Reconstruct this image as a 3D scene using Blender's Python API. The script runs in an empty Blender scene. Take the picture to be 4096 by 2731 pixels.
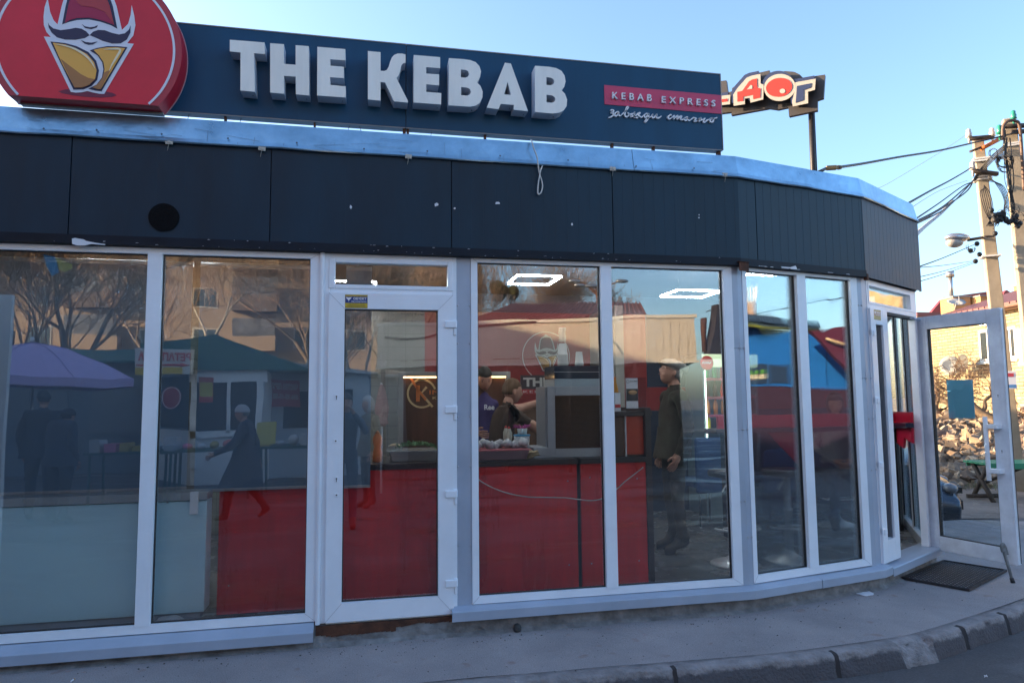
import bpy, bmesh, math, random
from mathutils import Vector, Matrix, noise
sc = bpy.context.scene
COL = sc.collection
PI = math.pi
rnd = random.Random(7)
# ------------------------------------------------------------------ camera, sky, sun, exposure
FPX = 2731.0
YAW = math.radians(78.22); PIT = math.radians(4.96); ROL = math.radians(0.59)
CAM = Vector((0.0, -4.45, 1.47))
FH = Vector((math.cos(YAW), math.sin(YAW), 0)); RH = Vector((FH.y, -FH.x, 0))
FW = FH * math.cos(PIT) + Vector((0, 0, math.sin(PIT)))
UP0 = RH.cross(FW)
RT = RH * math.cos(ROL) - UP0 * math.sin(ROL)
UPV = RH * math.sin(ROL) + UP0 * math.cos(ROL)
cd = bpy.data.cameras.new('camera'); cam = bpy.data.objects.new('camera', cd); COL.objects.link(cam)
cd.sensor_width = 36; cd.lens = 36 * FPX / 4096; cd.clip_end = 3000; cd.clip_start = 0.02
m3 = Matrix((RT, UPV, -FW)).transposed()
cam.matrix_world = Matrix.Translation(CAM) @ m3.to_4x4()
sc.camera = cam
SUN_AZ = math.radians(-66); SUN_EL = math.radians(15)
w = bpy.data.worlds.new('World'); sc.world = w; w.use_nodes = True
nt = w.node_tree; bg = nt.nodes['Background']
sky = nt.nodes.new('ShaderNodeTexSky'); sky.sky_type = 'NISHITA'; sky.sun_disc = False
sky.sun_elevation = SUN_EL; sky.sun_rotation = SUN_AZ
sky.air_density = 1.0; sky.dust_density = 2.0; sky.ozone_density = 2.8
nt.links.new(sky.outputs[0], bg.inputs[0]); bg.inputs[1].default_value = 0.15
sl = bpy.data.lights.new('sun', 'SUN'); sun = bpy.data.objects.new('sun', sl); COL.objects.link(sun)
sl.energy = 5.0; sl.angle = math.radians(0.5); sl.color = (1.0, 0.72, 0.45)
SD = Vector((math.sin(SUN_AZ) * math.cos(SUN_EL), math.cos(SUN_AZ) * math.cos(SUN_EL), math.sin(SUN_EL)))
sun.rotation_euler = SD.to_track_quat('Z', 'Y').to_euler()
sc.view_settings.view_transform = 'Standard'; sc.view_settings.look = 'None'
sc.view_settings.exposure = 1.82; sc.view_settings.gamma = 1
sc.cycles.use_denoising = True
sc.cycles.max_bounces = 10; sc.cycles.transparent_max_bounces = 24; sc.cycles.glossy_bounces = 6
sc.cycles.sample_clamp_indirect = 6

# ------------------------------------------------------------------ picking points (photo pixel -> point on a plane of the place)
def ray(u, v): return RT * (u - 2048) - UPV * (v - 1365.5) + FW * FPX
def hit(u, v, o, n):
    d = ray(u, v); o = Vector(o); n = Vector(n)
    return CAM + d * ((o - CAM).dot(n) / d.dot(n))
def onY(u, v, y=0.0): return hit(u, v, (0, y, 0), (0, 1, 0))
def onZ(u, v, z=0.0): return hit(u, v, (0, 0, z), (0, 0, 1))
def atD(u, v, d): return CAM + ray(u, v) * (d / FPX)
GL = 0.03                                   # where the glass of the street front stands
def mir(u, v, Y):                           # a thing seen mirrored in the front glass, Y metres behind it
    p = onY(u, v, Y); return Vector((p.x, 2 * GL - p.y, p.z))

# ------------------------------------------------------------------ materials
MATS = {}
def M(name, col=(.5, .5, .5), rough=.5, metal=0., var=0., scale=4., bump=0., bscale=60., emit=0., spec=.5, stretch=None, col2=None, detail=5):
    if name in MATS: return MATS[name]
    m = bpy.data.materials.new(name); m.use_nodes = True; n = m.node_tree.nodes; l = m.node_tree.links
    b = n['Principled BSDF']
    b.inputs['Base Color'].default_value = (*col, 1); b.inputs['Roughness'].default_value = rough
    b.inputs['Metallic'].default_value = metal; b.inputs['Specular IOR Level'].default_value = spec
    if emit:
        b.inputs['Emission Color'].default_value = (*col, 1); b.inputs['Emission Strength'].default_value = emit
    if var or bump:
        tc = n.new('ShaderNodeTexCoord'); mp = n.new('ShaderNodeMapping'); l.new(tc.outputs['Object'], mp.inputs[0])
        if stretch: mp.inputs['Scale'].default_value = stretch
    if var:
        nz = n.new('ShaderNodeTexNoise'); nz.inputs['Scale'].default_value = scale; nz.inputs['Detail'].default_value = detail
        nz.inputs['Roughness'].default_value = .65
        l.new(mp.outputs[0], nz.inputs['Vector'])
        mx = n.new('ShaderNodeMix'); mx.data_type = 'RGBA'
        rp = n.new('ShaderNodeMapRange'); rp.inputs[1].default_value = .32; rp.inputs[2].default_value = .68
        l.new(nz.outputs[0], rp.inputs[0]); l.new(rp.outputs[0], mx.inputs[0])
        c2 = col2 or tuple(min(1, c * (1 + var)) for c in col)
        mx.inputs[6].default_value = (*[c * (1 - var) for c in col], 1); mx.inputs[7].default_value = (*c2, 1)
        l.new(mx.outputs[2], b.inputs['Base Color'])
        r2 = n.new('ShaderNodeMapRange'); r2.inputs[3].default_value = max(.02, rough - .1); r2.inputs[4].default_value = min(1, rough + .12)
        l.new(nz.outputs[0], r2.inputs[0]); l.new(r2.outputs[0], b.inputs['Roughness'])
    if bump:
        nb = n.new('ShaderNodeTexNoise'); nb.inputs['Scale'].default_value = bscale; nb.inputs['Detail'].default_value = 4
        l.new(mp.outputs[0], nb.inputs['Vector'])
        bp = n.new('ShaderNodeBump'); bp.inputs['Strength'].default_value = min(1, bump); bp.inputs['Distance'].default_value = .01 * max(1, bump)
        l.new(nb.outputs[0], bp.inputs['Height']); l.new(bp.outputs[0], b.inputs['Normal'])
    MATS[name] = m; return m

def glass_mat(name, refl=.2, tint=(.8, .86, .86), wav=.0, grz=.6):
    m = bpy.data.materials.new(name); m.use_nodes = True; n = m.node_tree.nodes; l = m.node_tree.links
    n.clear(); out = n.new('ShaderNodeOutputMaterial'); mix = n.new('ShaderNodeMixShader')
    tr = n.new('ShaderNodeBsdfTransparent'); tr.inputs[0].default_value = (*tint, 1)
    gl = n.new('ShaderNodeBsdfGlossy'); gl.inputs['Roughness'].default_value = 0.0; gl.inputs['Color'].default_value = (.93, .98, 1, 1)
    fr = n.new('ShaderNodeFresnel'); fr.inputs[0].default_value = 1.5
    ma = n.new('ShaderNodeMath'); ma.operation = 'MULTIPLY_ADD'; ma.inputs[1].default_value = grz; ma.inputs[2].default_value = refl; ma.use_clamp = True
    l.new(fr.outputs[0], ma.inputs[0]); l.new(ma.outputs[0], mix.inputs[0])
    l.new(tr.outputs[0], mix.inputs[1]); l.new(gl.outputs[0], mix.inputs[2]); l.new(mix.outputs[0], out.inputs[0])
    if wav:
        tc = n.new('ShaderNodeTexCoord'); nb = n.new('ShaderNodeTexNoise'); nb.inputs['Scale'].default_value = 2.2; nb.inputs['Detail'].default_value = 1
        l.new(tc.outputs['Object'], nb.inputs['Vector'])
        bp = n.new('ShaderNodeBump'); bp.inputs['Strength'].default_value = wav; bp.inputs['Distance'].default_value = .004
        l.new(nb.outputs[0], bp.inputs['Height']); l.new(bp.outputs[0], gl.inputs['Normal'])
    return m

# ------------------------------------------------------------------ mesh builder
class G:
    def __init__(s): s.v = []; s.f = []; s.mi = []; s.cur = 0; s.sm = []; s.smooth = False
    def face(s, idx): s.f.append(tuple(idx)); s.mi.append(s.cur); s.sm.append(s.smooth)
    def poly(s, pts):
        k = len(s.v); s.v += [tuple(p) for p in pts]; s.face(range(k, k + len(pts)))
    def hexa(s, a, b):                      # two quads (4 pts each), same winding
        k = len(s.v); s.v += [tuple(p) for p in a] + [tuple(p) for p in b]
        s.face((k, k+1, k+2, k+3)); s.face((k+7, k+6, k+5, k+4))
        for i in range(4): s.face((k+i, k+4+i, k+4+(i+1) % 4, k+(i+1) % 4))
    def box(s, x0, x1, y0, y1, z0, z1, T=None):
        if x0 > x1: x0, x1 = x1, x0
        if y0 > y1: y0, y1 = y1, y0
        if z0 > z1: z0, z1 = z1, z0
        a = [Vector(p) for p in ((x0, y0, z0), (x0, y1, z0), (x1, y1, z0), (x1, y0, z0))]
        b = [Vector(p) for p in ((x0, y0, z1), (x0, y1, z1), (x1, y1, z1), (x1, y0, z1))]
        if T is not None: a = [T @ p for p in a]; b = [T @ p for p in b]
        s.hexa(a, b)
    def prism(s, pts, off, holes=()):       # a flat outline pushed by vector off (any polygon, holes allowed)
        off = Vector(off); loops = [[Vector(p) for p in pts]] + [[Vector(p) for p in h] for h in holes]
        from mathutils.geometry import tessellate_polygon
        tris = tessellate_polygon(loops); flat = [p for lp in loops for p in lp]; k = len(s.v)
        s.v += [tuple(p) for p in flat] + [tuple(p + off) for p in flat]; n = len(flat)
        for t in tris:
            a, b, c = (flat[i] for i in t)
            if (b - a).cross(c - a).dot(off) > 0: t = (t[0], t[2], t[1])
            s.face([k + i for i in t]); s.face([k + n + i for i in reversed(t)])
        o = 0
        for lp in loops:
            L = len(lp)
            for i in range(L):
                j = (i + 1) % L; s.face((k + o + i, k + o + j, k + n + o + j, k + n + o + i))
            o += L
    def tube(s, pts, r, n=8, cap=True):
        pts = [Vector(p) for p in pts]; rs = r if isinstance(r, (list, tuple)) else [r] * len(pts)
        sm = s.smooth; s.smooth = True; k = len(s.v); N = None
        for i, p in enumerate(pts):
            t = (pts[min(i + 1, len(pts) - 1)] - pts[max(i - 1, 0)])
            t = t.normalized() if t.length > 1e-9 else Vector((0, 0, 1))
            if N is None: N = t.orthogonal().normalized()
            else:
                N = N - t * N.dot(t); N = N.normalized() if N.length > 1e-6 else t.orthogonal().normalized()
            B = t.cross(N)
            for j in range(n):
                a = 2 * PI * j / n; s.v.append(tuple(p + (N * math.cos(a) + B * math.sin(a)) * rs[i]))
        for i in range(len(pts) - 1):
            for j in range(n):
                a = k + i * n + j; b = k + i * n + (j + 1) % n; s.face((a, b, b + n, a + n))
        s.smooth = False
        if cap:
            s.face([k + j for j in reversed(range(n))]); s.face([k + (len(pts) - 1) * n + j for j in range(n)])
        s.smooth = sm
    def lathe(s, prof, o=(0, 0, 0), n=20, T=None, smooth=True):   # prof = [(r, z)...]
        sm = s.smooth; s.smooth = smooth; k = len(s.v); o = Vector(o)
        for r, z in prof:
            for j in range(n):
                a = 2 * PI * j / n; p = Vector((r * math.cos(a), r * math.sin(a), z))
                if T is not None: p = T @ p
                s.v.append(tuple(o + p))
        for i in range(len(prof) - 1):
            for j in range(n):
                a = k + i * n + j; b = k + i * n + (j + 1) % n; s.face((a, b, b + n, a + n))
        s.smooth = False
        s.face([k + j for j in reversed(range(n))]); s.face([k + (len(prof) - 1) * n + j for j in range(n)]); s.smooth = sm
    def ell(s, c, r, n=12, m=8, T=None):
        prof = [(max(1e-4, math.sin(PI * i / m)), -math.cos(PI * i / m)) for i in range(m + 1)]
        S = Matrix.Diagonal(Vector((*r, 1))); S = S if T is None else T @ S
        s.lathe(prof, c, n, S)
    def build(s, name, mats, parent=None, bevel=0, smooth=None):
        me = bpy.data.meshes.new(name); me.from_pydata(s.v, [], s.f)
        mats = mats if isinstance(mats, (list, tuple)) else [mats]
        for m in mats: me.materials.append(m)
        me.polygons.foreach_set('material_index', s.mi); me.polygons.foreach_set('use_smooth', s.sm if smooth is None else [smooth] * len(s.f))
        me.update(); o = bpy.data.objects.new(name, me); COL.objects.link(o)
        if parent: o.parent = parent; o.matrix_parent_inverse = parent.matrix_basis.inverted()
        if bevel:
            b = o.modifiers.new('bevel', 'BEVEL'); b.width = bevel; b.segments = 2; b.limit_method = 'ANGLE'; b.harden_normals = False
        return o
def tag(o, label, cat, group=None):
    o['label'] = label; o['category'] = cat
    if group: o['group'] = group
    return o
def struct(o, kind='structure'): o['kind'] = kind; return o
def thing(name, label, cat, loc=(0, 0, 0), group=None, rz=0):
    o = bpy.data.objects.new(name, None); COL.objects.link(o); o.location = loc; o.rotation_euler = (0, 0, rz); o.empty_display_size = .1
    o.matrix_basis = Matrix.Translation(Vector(loc)) @ Matrix.Rotation(rz, 4, 'Z')
    return tag(o, label, cat, group)
def dup(o, M4, label=None, parent=None):
    c = o.copy(); COL.objects.link(c)
    if parent is None:
        c.matrix_basis = M4
        if label: c['label'] = label
    else: c.parent = parent
    for ch in list(o.children): dup(ch, None, None, c)
    return c

def text_polys(body, bold=0., space=1., res=4):
    c = bpy.data.curves.new('t', 'FONT'); c.body = body; c.offset = bold; c.space_character = space; c.resolution_u = res
    o = bpy.data.objects.new('t', c); COL.objects.link(o)
    me = bpy.data.meshes.new_from_object(o.evaluated_get(bpy.context.evaluated_depsgraph_get()))
    vs = [v.co.copy() for v in me.vertices]; fs = [tuple(p.vertices) for p in me.polygons]
    bpy.data.objects.remove(o); bpy.data.curves.remove(c); bpy.data.meshes.remove(me)
    return vs, fs
def text_on(g, body, quad, thick=.002, bold=0., space=1., mirror=False):
    """lettering laid inside the quad (top left, top right, bottom right, bottom left), standing thick proud"""
    vs, fs = text_polys(body, bold, space)
    if not vs: return
    x0 = min(v.x for v in vs); x1 = max(v.x for v in vs); y0 = min(v.y for v in vs); y1 = max(v.y for v in vs)
    tl, tr, br, bl = [Vector(q) for q in quad]; nrm = (tr - tl).cross(bl - tl).normalized() * -1
    if nrm.dot(CAM - tl) < 0 and not mirror: nrm = -nrm
    if mirror: nrm = (bl - tl).cross(tr - tl).normalized()
    k = len(g.v); n = len(vs); pts = []
    for v in vs:
        a = (v.x - x0) / (x1 - x0); b = (y1 - v.y) / max(1e-6, (y1 - y0))
        pts.append((tl * (1 - a) + tr * a) * (1 - b) + (bl * (1 - a) + br * a) * b)
    g.v += [tuple(p + nrm * thick) for p in pts]
    for f in fs: g.face([k + i for i in f])
    ed = {}
    for f in fs:
        for i in range(len(f)):
            a, b = f[i], f[(i + 1) % len(f)]; e = (min(a, b), max(a, b)); ed.setdefault(e, []).append((a, b))
    kk = len(g.v); g.v += [tuple(p) for p in pts]
    for e, l in ed.items():
        if len(l) == 1: a, b = l[0]; g.face((k + a, kk + a, kk + b, k + b))
def stroke(g, pts, wd, off):                # a round ended brush stroke lying flat, pushed out by off
    pts = [Vector(p) for p in pts]; off = Vector(off); n = off.normalized(); L = []; R = []
    ws = wd if isinstance(wd, (list, tuple)) else [wd] * len(pts)
    for i, p in enumerate(pts):
        t = (pts[min(i + 1, len(pts) - 1)] - pts[max(0, i - 1)]).normalized(); s_ = t.cross(n) * ws[i] / 2
        L.append(p + s_); R.append(p - s_)
    for i in range(len(pts) - 1):
        g.hexa([L[i], L[i + 1], R[i + 1], R[i]], [L[i] + off, L[i + 1] + off, R[i + 1] + off, R[i] + off])
def smoothpts(P, n=4):                      # Catmull-Rom through 2-D or 3-D points
    P = [Vector(p) for p in P]; out = []
    for i in range(len(P) - 1):
        a = P[max(0, i - 1)]; b = P[i]; c = P[i + 1]; d = P[min(len(P) - 1, i + 2)]
        for k in range(n):
            t = k / n; out.append(.5 * ((2 * b) + (c - a) * t + (2 * a - 5 * b + 4 * c - d) * t * t + (3 * b - a - 3 * c + d) * t ** 3))
    out.append(P[-1]); return out

# ------------------------------------------------------------------ facade frames: s along, o outward, z up
class Seg:
    def __init__(s, c, ang):
        a = math.radians(ang); s.c = Vector((*c, 0)); s.d = Vector((math.cos(a), math.sin(a), 0)); s.n = Vector((math.sin(a), -math.cos(a), 0))
        s.T = Matrix.Translation(s.c) @ Matrix((s.d, -s.n, Vector((0, 0, 1)))).transposed().to_4x4()   # local x=s, y=inward
    def P(s, a, o, z): return s.c + s.d * a + s.n * o + Vector((0, 0, z))
    def pick(s, u, v, o=0): return hit(u, v, s.c + s.n * o, s.n)
    def box(s, g, s0, s1, o0, o1, z0, z1): g.box(s0, s1, -o0, -o1, z0, z1, s.T)
S1 = Seg((0, 0), 0); S3 = Seg((2.60, 0), 12.5); C2 = (3.849, .277); S4 = Seg(C2, 29.1)
def mir_in(S, u, v, D, g=-.03):             # mirrored in segment S: real point D behind its glass, flipped to the street
    p = S.pick(u, v, -D); o = (p - S.c).dot(S.n); return p + S.n * (2 * (g - o))
# ------------------------------------------------------------------ materials used by the shop
pvc = M('pvc_white', (.82, .87, .92), .32, var=.05, scale=3, bump=.05, bscale=8)
pvc_dirty = M('pvc_worn', (.74, .79, .85), .38, var=.10, scale=9)
rubber = M('rubber_black', (.02, .02, .022), .6)
greymetal = M('grey_flashing', (.38, .44, .53), .42, .15, var=.08, scale=3, bump=.15, bscale=3)
anth = M('anthracite_sheet', (.008, .031, .054), .42, spec=.25, var=.22, scale=2.2, stretch=(1, 1, .25), bump=.04, bscale=5)
anth_pale = M('anthracite_pale', (.032, .052, .078), .5, spec=.3, var=.35, scale=3.0)  # paler, more mottled sheet tone for the doorway fascia
blacktrim = M('black_trim', (.008, .014, .024), .5, spec=.2, var=.3, scale=6)
galv = M('galvanised', (.30, .47, .60), .30, .85, var=.24, scale=3.5, bump=.6, bscale=9, detail=10, stretch=(1, 1, 1))
flake = M('bare_white_patch', (.70, .72, .76), .6)
rust = M('rust', (.09, .035, .018), .85, var=.5, scale=12, bump=.5, bscale=40)
concrete = M('old_concrete', (.17, .16, .155), .9, var=.35, scale=5, bump=.8, bscale=30)
fnd = M('foundation_render', (.20, .195, .19), .9, var=.4, scale=9, bump=.9, bscale=25)
screw = M('screw_head', (.5, .5, .52), .4, .8)
darksteel = M('dark_steel', (.03, .028, .03), .5, .4)
pane_mat = glass_mat('window_glass', .095, (.985, .995, .99), .25, .8)
pane_clear = glass_mat('door_glass_clear', .03, (.93, .96, .96), 0, .8)

bld = thing('kiosk_building', 'rounded corner food kiosk with white framed glass front and dark fascia', 'building')
def along(nodes, profile, g, closed=False):
    """sweep profile [(o, z)...] along plan points, mitred"""
    P = [Vector((*p, 0)) for p in nodes]; rows = []
    for i, p in enumerate(P):
        d0 = (P[i] - P[i-1]).normalized() if i else (P[1] - P[0]).normalized()
        d1 = (P[i+1] - P[i]).normalized() if i < len(P) - 1 else d0
        n0 = Vector((d0.y, -d0.x, 0)); n1 = Vector((d1.y, -d1.x, 0)); m = (n0 + n1).normalized(); m = m / max(.3, m.dot(n0))
        rows.append([p + m * o + Vector((0, 0, z)) for o, z in profile])
    k = len(g.v); n = len(profile)
    for r in rows: g.v += [tuple(q) for q in r]
    for i in range(len(rows) - 1):
        for j in range(n):
            if j == n - 1 and not closed: break
            a = k + i * n + j; b = k + i * n + (j + 1) % n; g.face((a, a + n, b + n, b))
    if closed:
        g.face([k + j for j in range(n)]); g.face([k + (len(rows) - 1) * n + j for j in reversed(range(n))])
E_ = S4.P(1.17, 0, 0); E2 = (E_.x, E_.y); EW = Vector((.57, .82, 0)).normalized(); F2 = (E_.x + EW.x * 2.4, E_.y + EW.y * 2.4)
LX = -4.6
nodes = [(LX, 0), (2.60, 0), C2, E2, F2]
# roof capping: pressed galvanised sheet in lengths, leaning back a little
def capping():
    cuts = [onY(u, 500, -.05).x for u in (168, 1448, 2530)]
    spans = [[(LX, 0), (cuts[0], 0)], [(cuts[0], 0), (cuts[1], 0)], [(cuts[1], 0), (cuts[2], 0)], None, None]
    q = S3.P(.72, 0, 0); spans[3] = [(cuts[2], 0), (2.60, 0), (q.x, q.y)]; spans[4] = [(q.x, q.y), C2, E2, F2]
    for i, sp in enumerate(spans):
        g = G(); lift = .004 * (i % 2); nn = []
        for a, b in zip(sp[:-1], sp[1:]):      # sag and dents in the sheet's lower edge
            L = math.hypot(b[0]-a[0], b[1]-a[1]); k = max(1, int(L / .12))
            nn += [(a[0] + (b[0]-a[0]) * t / k, a[1] + (b[1]-a[1]) * t / k) for t in range(k)]
        nn.append(sp[-1]); sv = len(g.v)
        along(nn, [(-.25, 3.232), (.022 + lift, 3.234), (.030 + lift, 3.20), (.052 + lift, 3.10), (.062 + lift, 3.074), (.058 + lift, 3.066), (.02, 3.07)], g)
        for j, v in enumerate(g.v):
            r = (j % 7)
            if r in (3, 4, 5): 
                dz = noise.noise(Vector((v[0] * 1.7, v[1] * 1.7, 3.3))) * .006 + noise.noise(Vector((v[0] * 7, v[1] * 7, 1.3))) * .004
                g.v[j] = (v[0], v[1] + noise.noise(Vector((v[0] * 2.1, 9, r))) * .006, v[2] + dz)
        g.smooth = False; o = g.build('roof_capping', galv, bld)
capping()
for u_ in (168, 380, 640, 905, 1180, 1448, 1700, 1990, 2260, 2530, 2760):
    for dz in (.02,): 
        x = onY(u_ + 9, 500, -.06).x; g = G(); g.ell((x, -.0655, 3.09 + dz * (.4 if u_ in (168, 1448, 2530) else 1)), (.006, .003, .006), 8, 5); g.build('capping_screw', M('screw_dull', (.12, .13, .15), .5, .6), bld)
g = G()                                 # long scratches and lime runs on the sheet
for q in range(34):
    x = rnd.uniform(-2.0, 2.5); z = rnd.uniform(3.09, 3.2); L = rnd.uniform(.02, .22); yy = -.0565 - (3.2 - z) * .11
    dx, dz = (L, rnd.uniform(-.03, .02)) if q % 3 else (rnd.uniform(-.004, .004), -min(L * .5, z - 3.078))
    stroke(g, [Vector((x, -(.036 + (3.2 - z) * .18) - .0052, z)), Vector((x + dx, -(.036 + (3.2 - (z + dz)) * .18) - .0052, z + dz))], rnd.uniform(.0008, .0022), (0, -.0004, 0))
g.build('scratches', M('scratch_grey', (.16, .20, .24), .6), bld)['kind'] = 'stuff'
# fascia sheets
def groove_strip(g, S, s0, s1, z0, z1, o, step=None, gw=.006, gd=.004, raised=False):
    ss = [(s0, o)]
    if step:
        k = int(s0 / step) + 1
        while k * step < s1 - .01:
            c = k * step
            if c > s0 + .01: ss += [(c - gw / 2, o), (c, o - gd), (c + gw / 2, o)]
            k += 1
    ss.append((s1, o)); k = len(g.v)
    for a, oo in ss: g.v += [tuple(S.P(a, oo, z0)), tuple(S.P(a, oo, z1))]
    for i in range(len(ss) - 1): a = k + 2 * i; g.face((a, a + 2, a + 3, a + 1))
    for a, oo in ((s0, o), (s1, o)):
        g.poly([S.P(a, o, z0), S.P(a, o, z1), S.P(a, o - .02, z1), S.P(a, o - .02, z0)])
sx = [onY(u, 800, -.04).x for u in (278, 1082, 1806, 2450)]
cuts = [LX] + sx + [2.608]
for i in range(5):
    g = G(); st = (None, .16, .16, .082, .078)[i]
    groove_strip(g, S1, cuts[i] + .003, cuts[i+1] - (.003 if i < 4 else 0), 2.476, 3.085, .04 + (.0 if i % 2 else .001), st, .003, .0005 if i < 3 else .0009)
    g.build('fascia_panel', anth, bld)
g = G(); groove_strip(g, S3, -.008 + .0, .16, 2.476, 3.085, .04, .078, .003, .001); g.build('fascia_panel', anth, bld)
g = G(); groove_strip(g, S3, .166, 1.290, 2.476, 3.085, .041, .078, .003, .001); g.build('fascia_panel', anth, bld)
g = G(); groove_strip(g, S4, -.011, 1.21, 2.425, 3.085, .042, .078, .003, .001); g.build('fascia_panel', anth_pale, bld)
g = G(); along([(LX, 0), (2.6, 0), C2, E2, F2], [(.02, 3.22), (.02, 2.44), (-.12, 2.44), (-.12, 3.22)], g, True); g.build('fascia_backing', blacktrim, bld)
# bottom trim with paint flaked off in places
g = G(); along([(LX, 0), (2.6, 0), (C2[0] + .01, C2[1] + .003)], [(.03, 2.478), (.0465, 2.476), (.0465, 2.424), (.0, 2.420)], g)
g.cur = 1
def patch(S, pts, o):
    P = [S.pick(u, v, o) for u, v in pts]; g.prism(P, S.n * .0012)
patch(S1, [(288, 955), (300, 952), (335, 958), (346, 964), (385, 972), (421, 977), (421, 981), (365, 976), (340, 982), (308, 982), (289, 976)], .047)
patch(S3, [(3123, 1066), (3160, 1069), (3182, 1063), (3187, 1072), (3187, 1078), (3158, 1074), (3128, 1070)], .047)
for k in range(46):
    x = rnd.uniform(-2.0, 2.5); z = rnd.choice([2.43, 2.437, 2.47]) + rnd.uniform(-.003, .003); l = rnd.uniform(.003, .02); h = rnd.uniform(.0008, .003)
    g.prism([(x, -.0472, z), (x + l, -.0472, z + h * .4), (x + l * .6, -.0472, z + h), (x + l * .1, -.0472, z + h * .8)], (0, -.0008, 0))
for k in range(14):
    a = rnd.uniform(.1, 1.2); l = rnd.uniform(.01, .06); z = 2.428
    g.prism([S3.P(a, .0475, z), S3.P(a + l, .0475, z), S3.P(a + l * .7, .0475, z + .004), S3.P(a + .002, .0475, z + .003)], S3.n * .0008)
g.build('fascia_trim', [blacktrim, flake], bld)
# white flecks and small holes on the sheets
g = G()
for (u, v, a, b) in ((1745, 818, 9, 9), (1403, 828, 6, 11), (1819, 834, 5, 4), (1990, 813, 12, 5), (2288, 898, 4, 6), (2795, 871, 4, 3), (2796, 860, 2, 3)):
    P = []
    for t in range(9):
        r = rnd.uniform(.6, 1.1); P.append(onY(u + a * r * math.cos(t * 2 * PI / 9), v + b * r * math.sin(t * 2 * PI / 9), -.0415))
    g.prism(P, (0, -.001, 0))
g.build('paint_fleck', flake, bld)['kind'] = 'stuff'
# round blackened patch where a lamp used to be
c = onY(656, 870, -.042); g = G(); P = []
for t in range(40):
    a = t * 2 * PI / 40; r = .087 * (1 + .03 * noise.noise(Vector((math.cos(a) * 2, math.sin(a) * 2, 0)))); P.append(c + Vector((r * math.cos(a), 0, r * math.sin(a))))
g.prism(P, (0, -.004, 0))
for k in range(26):
    a0 = rnd.uniform(0, 6.28); r0 = rnd.uniform(.01, .075); L = rnd.uniform(.5, 2.2)
    stroke(g, [c + Vector((r0 * math.cos(a0 + L * t / 6), -.004, r0 * math.sin(a0 + L * t / 6))) for t in range(7)], .006, (0, -.0015 - .0003 * k / 26, 0))
g.build('sealed_hole', M('bitumen', (.005, .005, .006), .8, var=.4, scale=30, bump=.6, bscale=60, spec=.15), bld)
# cable tie mounts under the capping
for (u, v) in ((677, 569), (1048, 595), (1634, 627), (2451, 676), (2900, 700)):
    p = onY(u, v, -.06); g = G(); R = Matrix.Translation(p) @ Matrix.Rotation(rnd.uniform(-.12, .12), 4, 'Y')
    g.box(-.021, .021, -.004, .004, -.013, .014, R); g.box(-.007, .007, -.009, -.004, -.006, .006, R)
    g.tube([p + Vector((0, -.006, -.01)), p + Vector((-.004, -.008, -.035)), p + Vector((-.007, -.006, -.055))], .0012, 5)
    g.build('cable_mount', M('aged_nylon', (.50, .48, .42), .6), bld)
# corner brackets poking out under the fascia
def bracket(S, s, zt, w_):
    g = G(); S.box(g, s - w_/2, s + w_/2, .0, .062, zt - .05, zt - .046); S.box(g, s - w_/2 + .006, s + w_/2 - .006, .052, .056, zt - .115, zt - .05)
    g.build('steel_bracket', rust, bld, .001)
bracket(S3, .015, 2.495, .10); 
g = G(); S4.box(g, .0, .028, .02, .05, 2.40, 2.45); g.build('steel_bracket', rust, bld, .001)

# ---------------- glazing
def frame_bars(g, S, rects, o0, o1):
    for (a, b, c, d) in rects: S.box(g, a, b, o0, o1, c, d)
def window(S, s0, s1, z0, z1, stiles, rails, mull, mat=pane_mat, o=.0, extra=None):
    """outer frame s0..s1 x z0..z1, glass between"""
    g = G(); sl, sr = stiles; rb, rt = rails
    frame_bars(g, S, [(s0, s0 + sl, z0, z1), (s1 - sr, s1, z0, z1), (s0 + sl, s1 - sr, z0, z0 + rb), (s0 + sl, s1 - sr, z1 - rt, z1)], o - .06, o)
    for (a, b) in mull: S.box(g, a, b, o - .06, o + .006, z0 + rb - .004, z1 - rt + .003)
    # mitre lines and drain slots
    for sa, za, da, dz in ((s0, z0, 1, 1), (s1, z0, -1, 1), (s0, z1, 1, -1), (s1, z1, -1, -1)):
        ww = sl if da > 0 else sr; hh = rb if dz > 0 else rt
        p = [S.P(sa, o + .0006, za), S.P(sa + da * ww, o + .0006, za + dz * hh)]
        g.cur = 1; stroke(g, p, .0014, S.n * .0004); g.cur = 0
    fr = g.build('window', [pvc, M('seam_grey', (.25, .26, .29), .6)], bld, .0025)
    xs = [s0 + sl] + [q for m in mull for q in m] + [s1 - sr]
    for i in range(0, len(xs), 2):
        g = G(); S.box(g, xs[i] - .006, xs[i+1] + .006, o - .037, o - .031, z0 + rb - .006, z1 - rt + .006); g.build('pane', mat, fr)
        g = G(); a, b, c, d = xs[i], xs[i+1], z0 + rb, z1 - rt       # gasket
        frame_bars(g, S, [(a - .001, a + .006, c, d), (b - .006, b + .001, c, d), (a + .006, b - .006, c - .001, c + .006), (a + .006, b - .006, d - .006, d + .001)], o - .045, o - .024)
        g.build('gasket', rubber, fr)
    return fr
window(S1, -3.2, -.315, .145, 2.418, (.06, .06), (.048, .035), [(-1.325, -1.245)])
window(S1, .653, 2.555, .178, 2.43, (.044, .07), (.046, .036), [(1.557, 1.636)])
pane_s3 = glass_mat('corner_glass', .045, (.985, .995, .99), .25, .8)
window(S3, .045, 1.228, .180, 2.438, (.037, .074), (.052, .04), [(.576, .664)], pane_s3)
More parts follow.
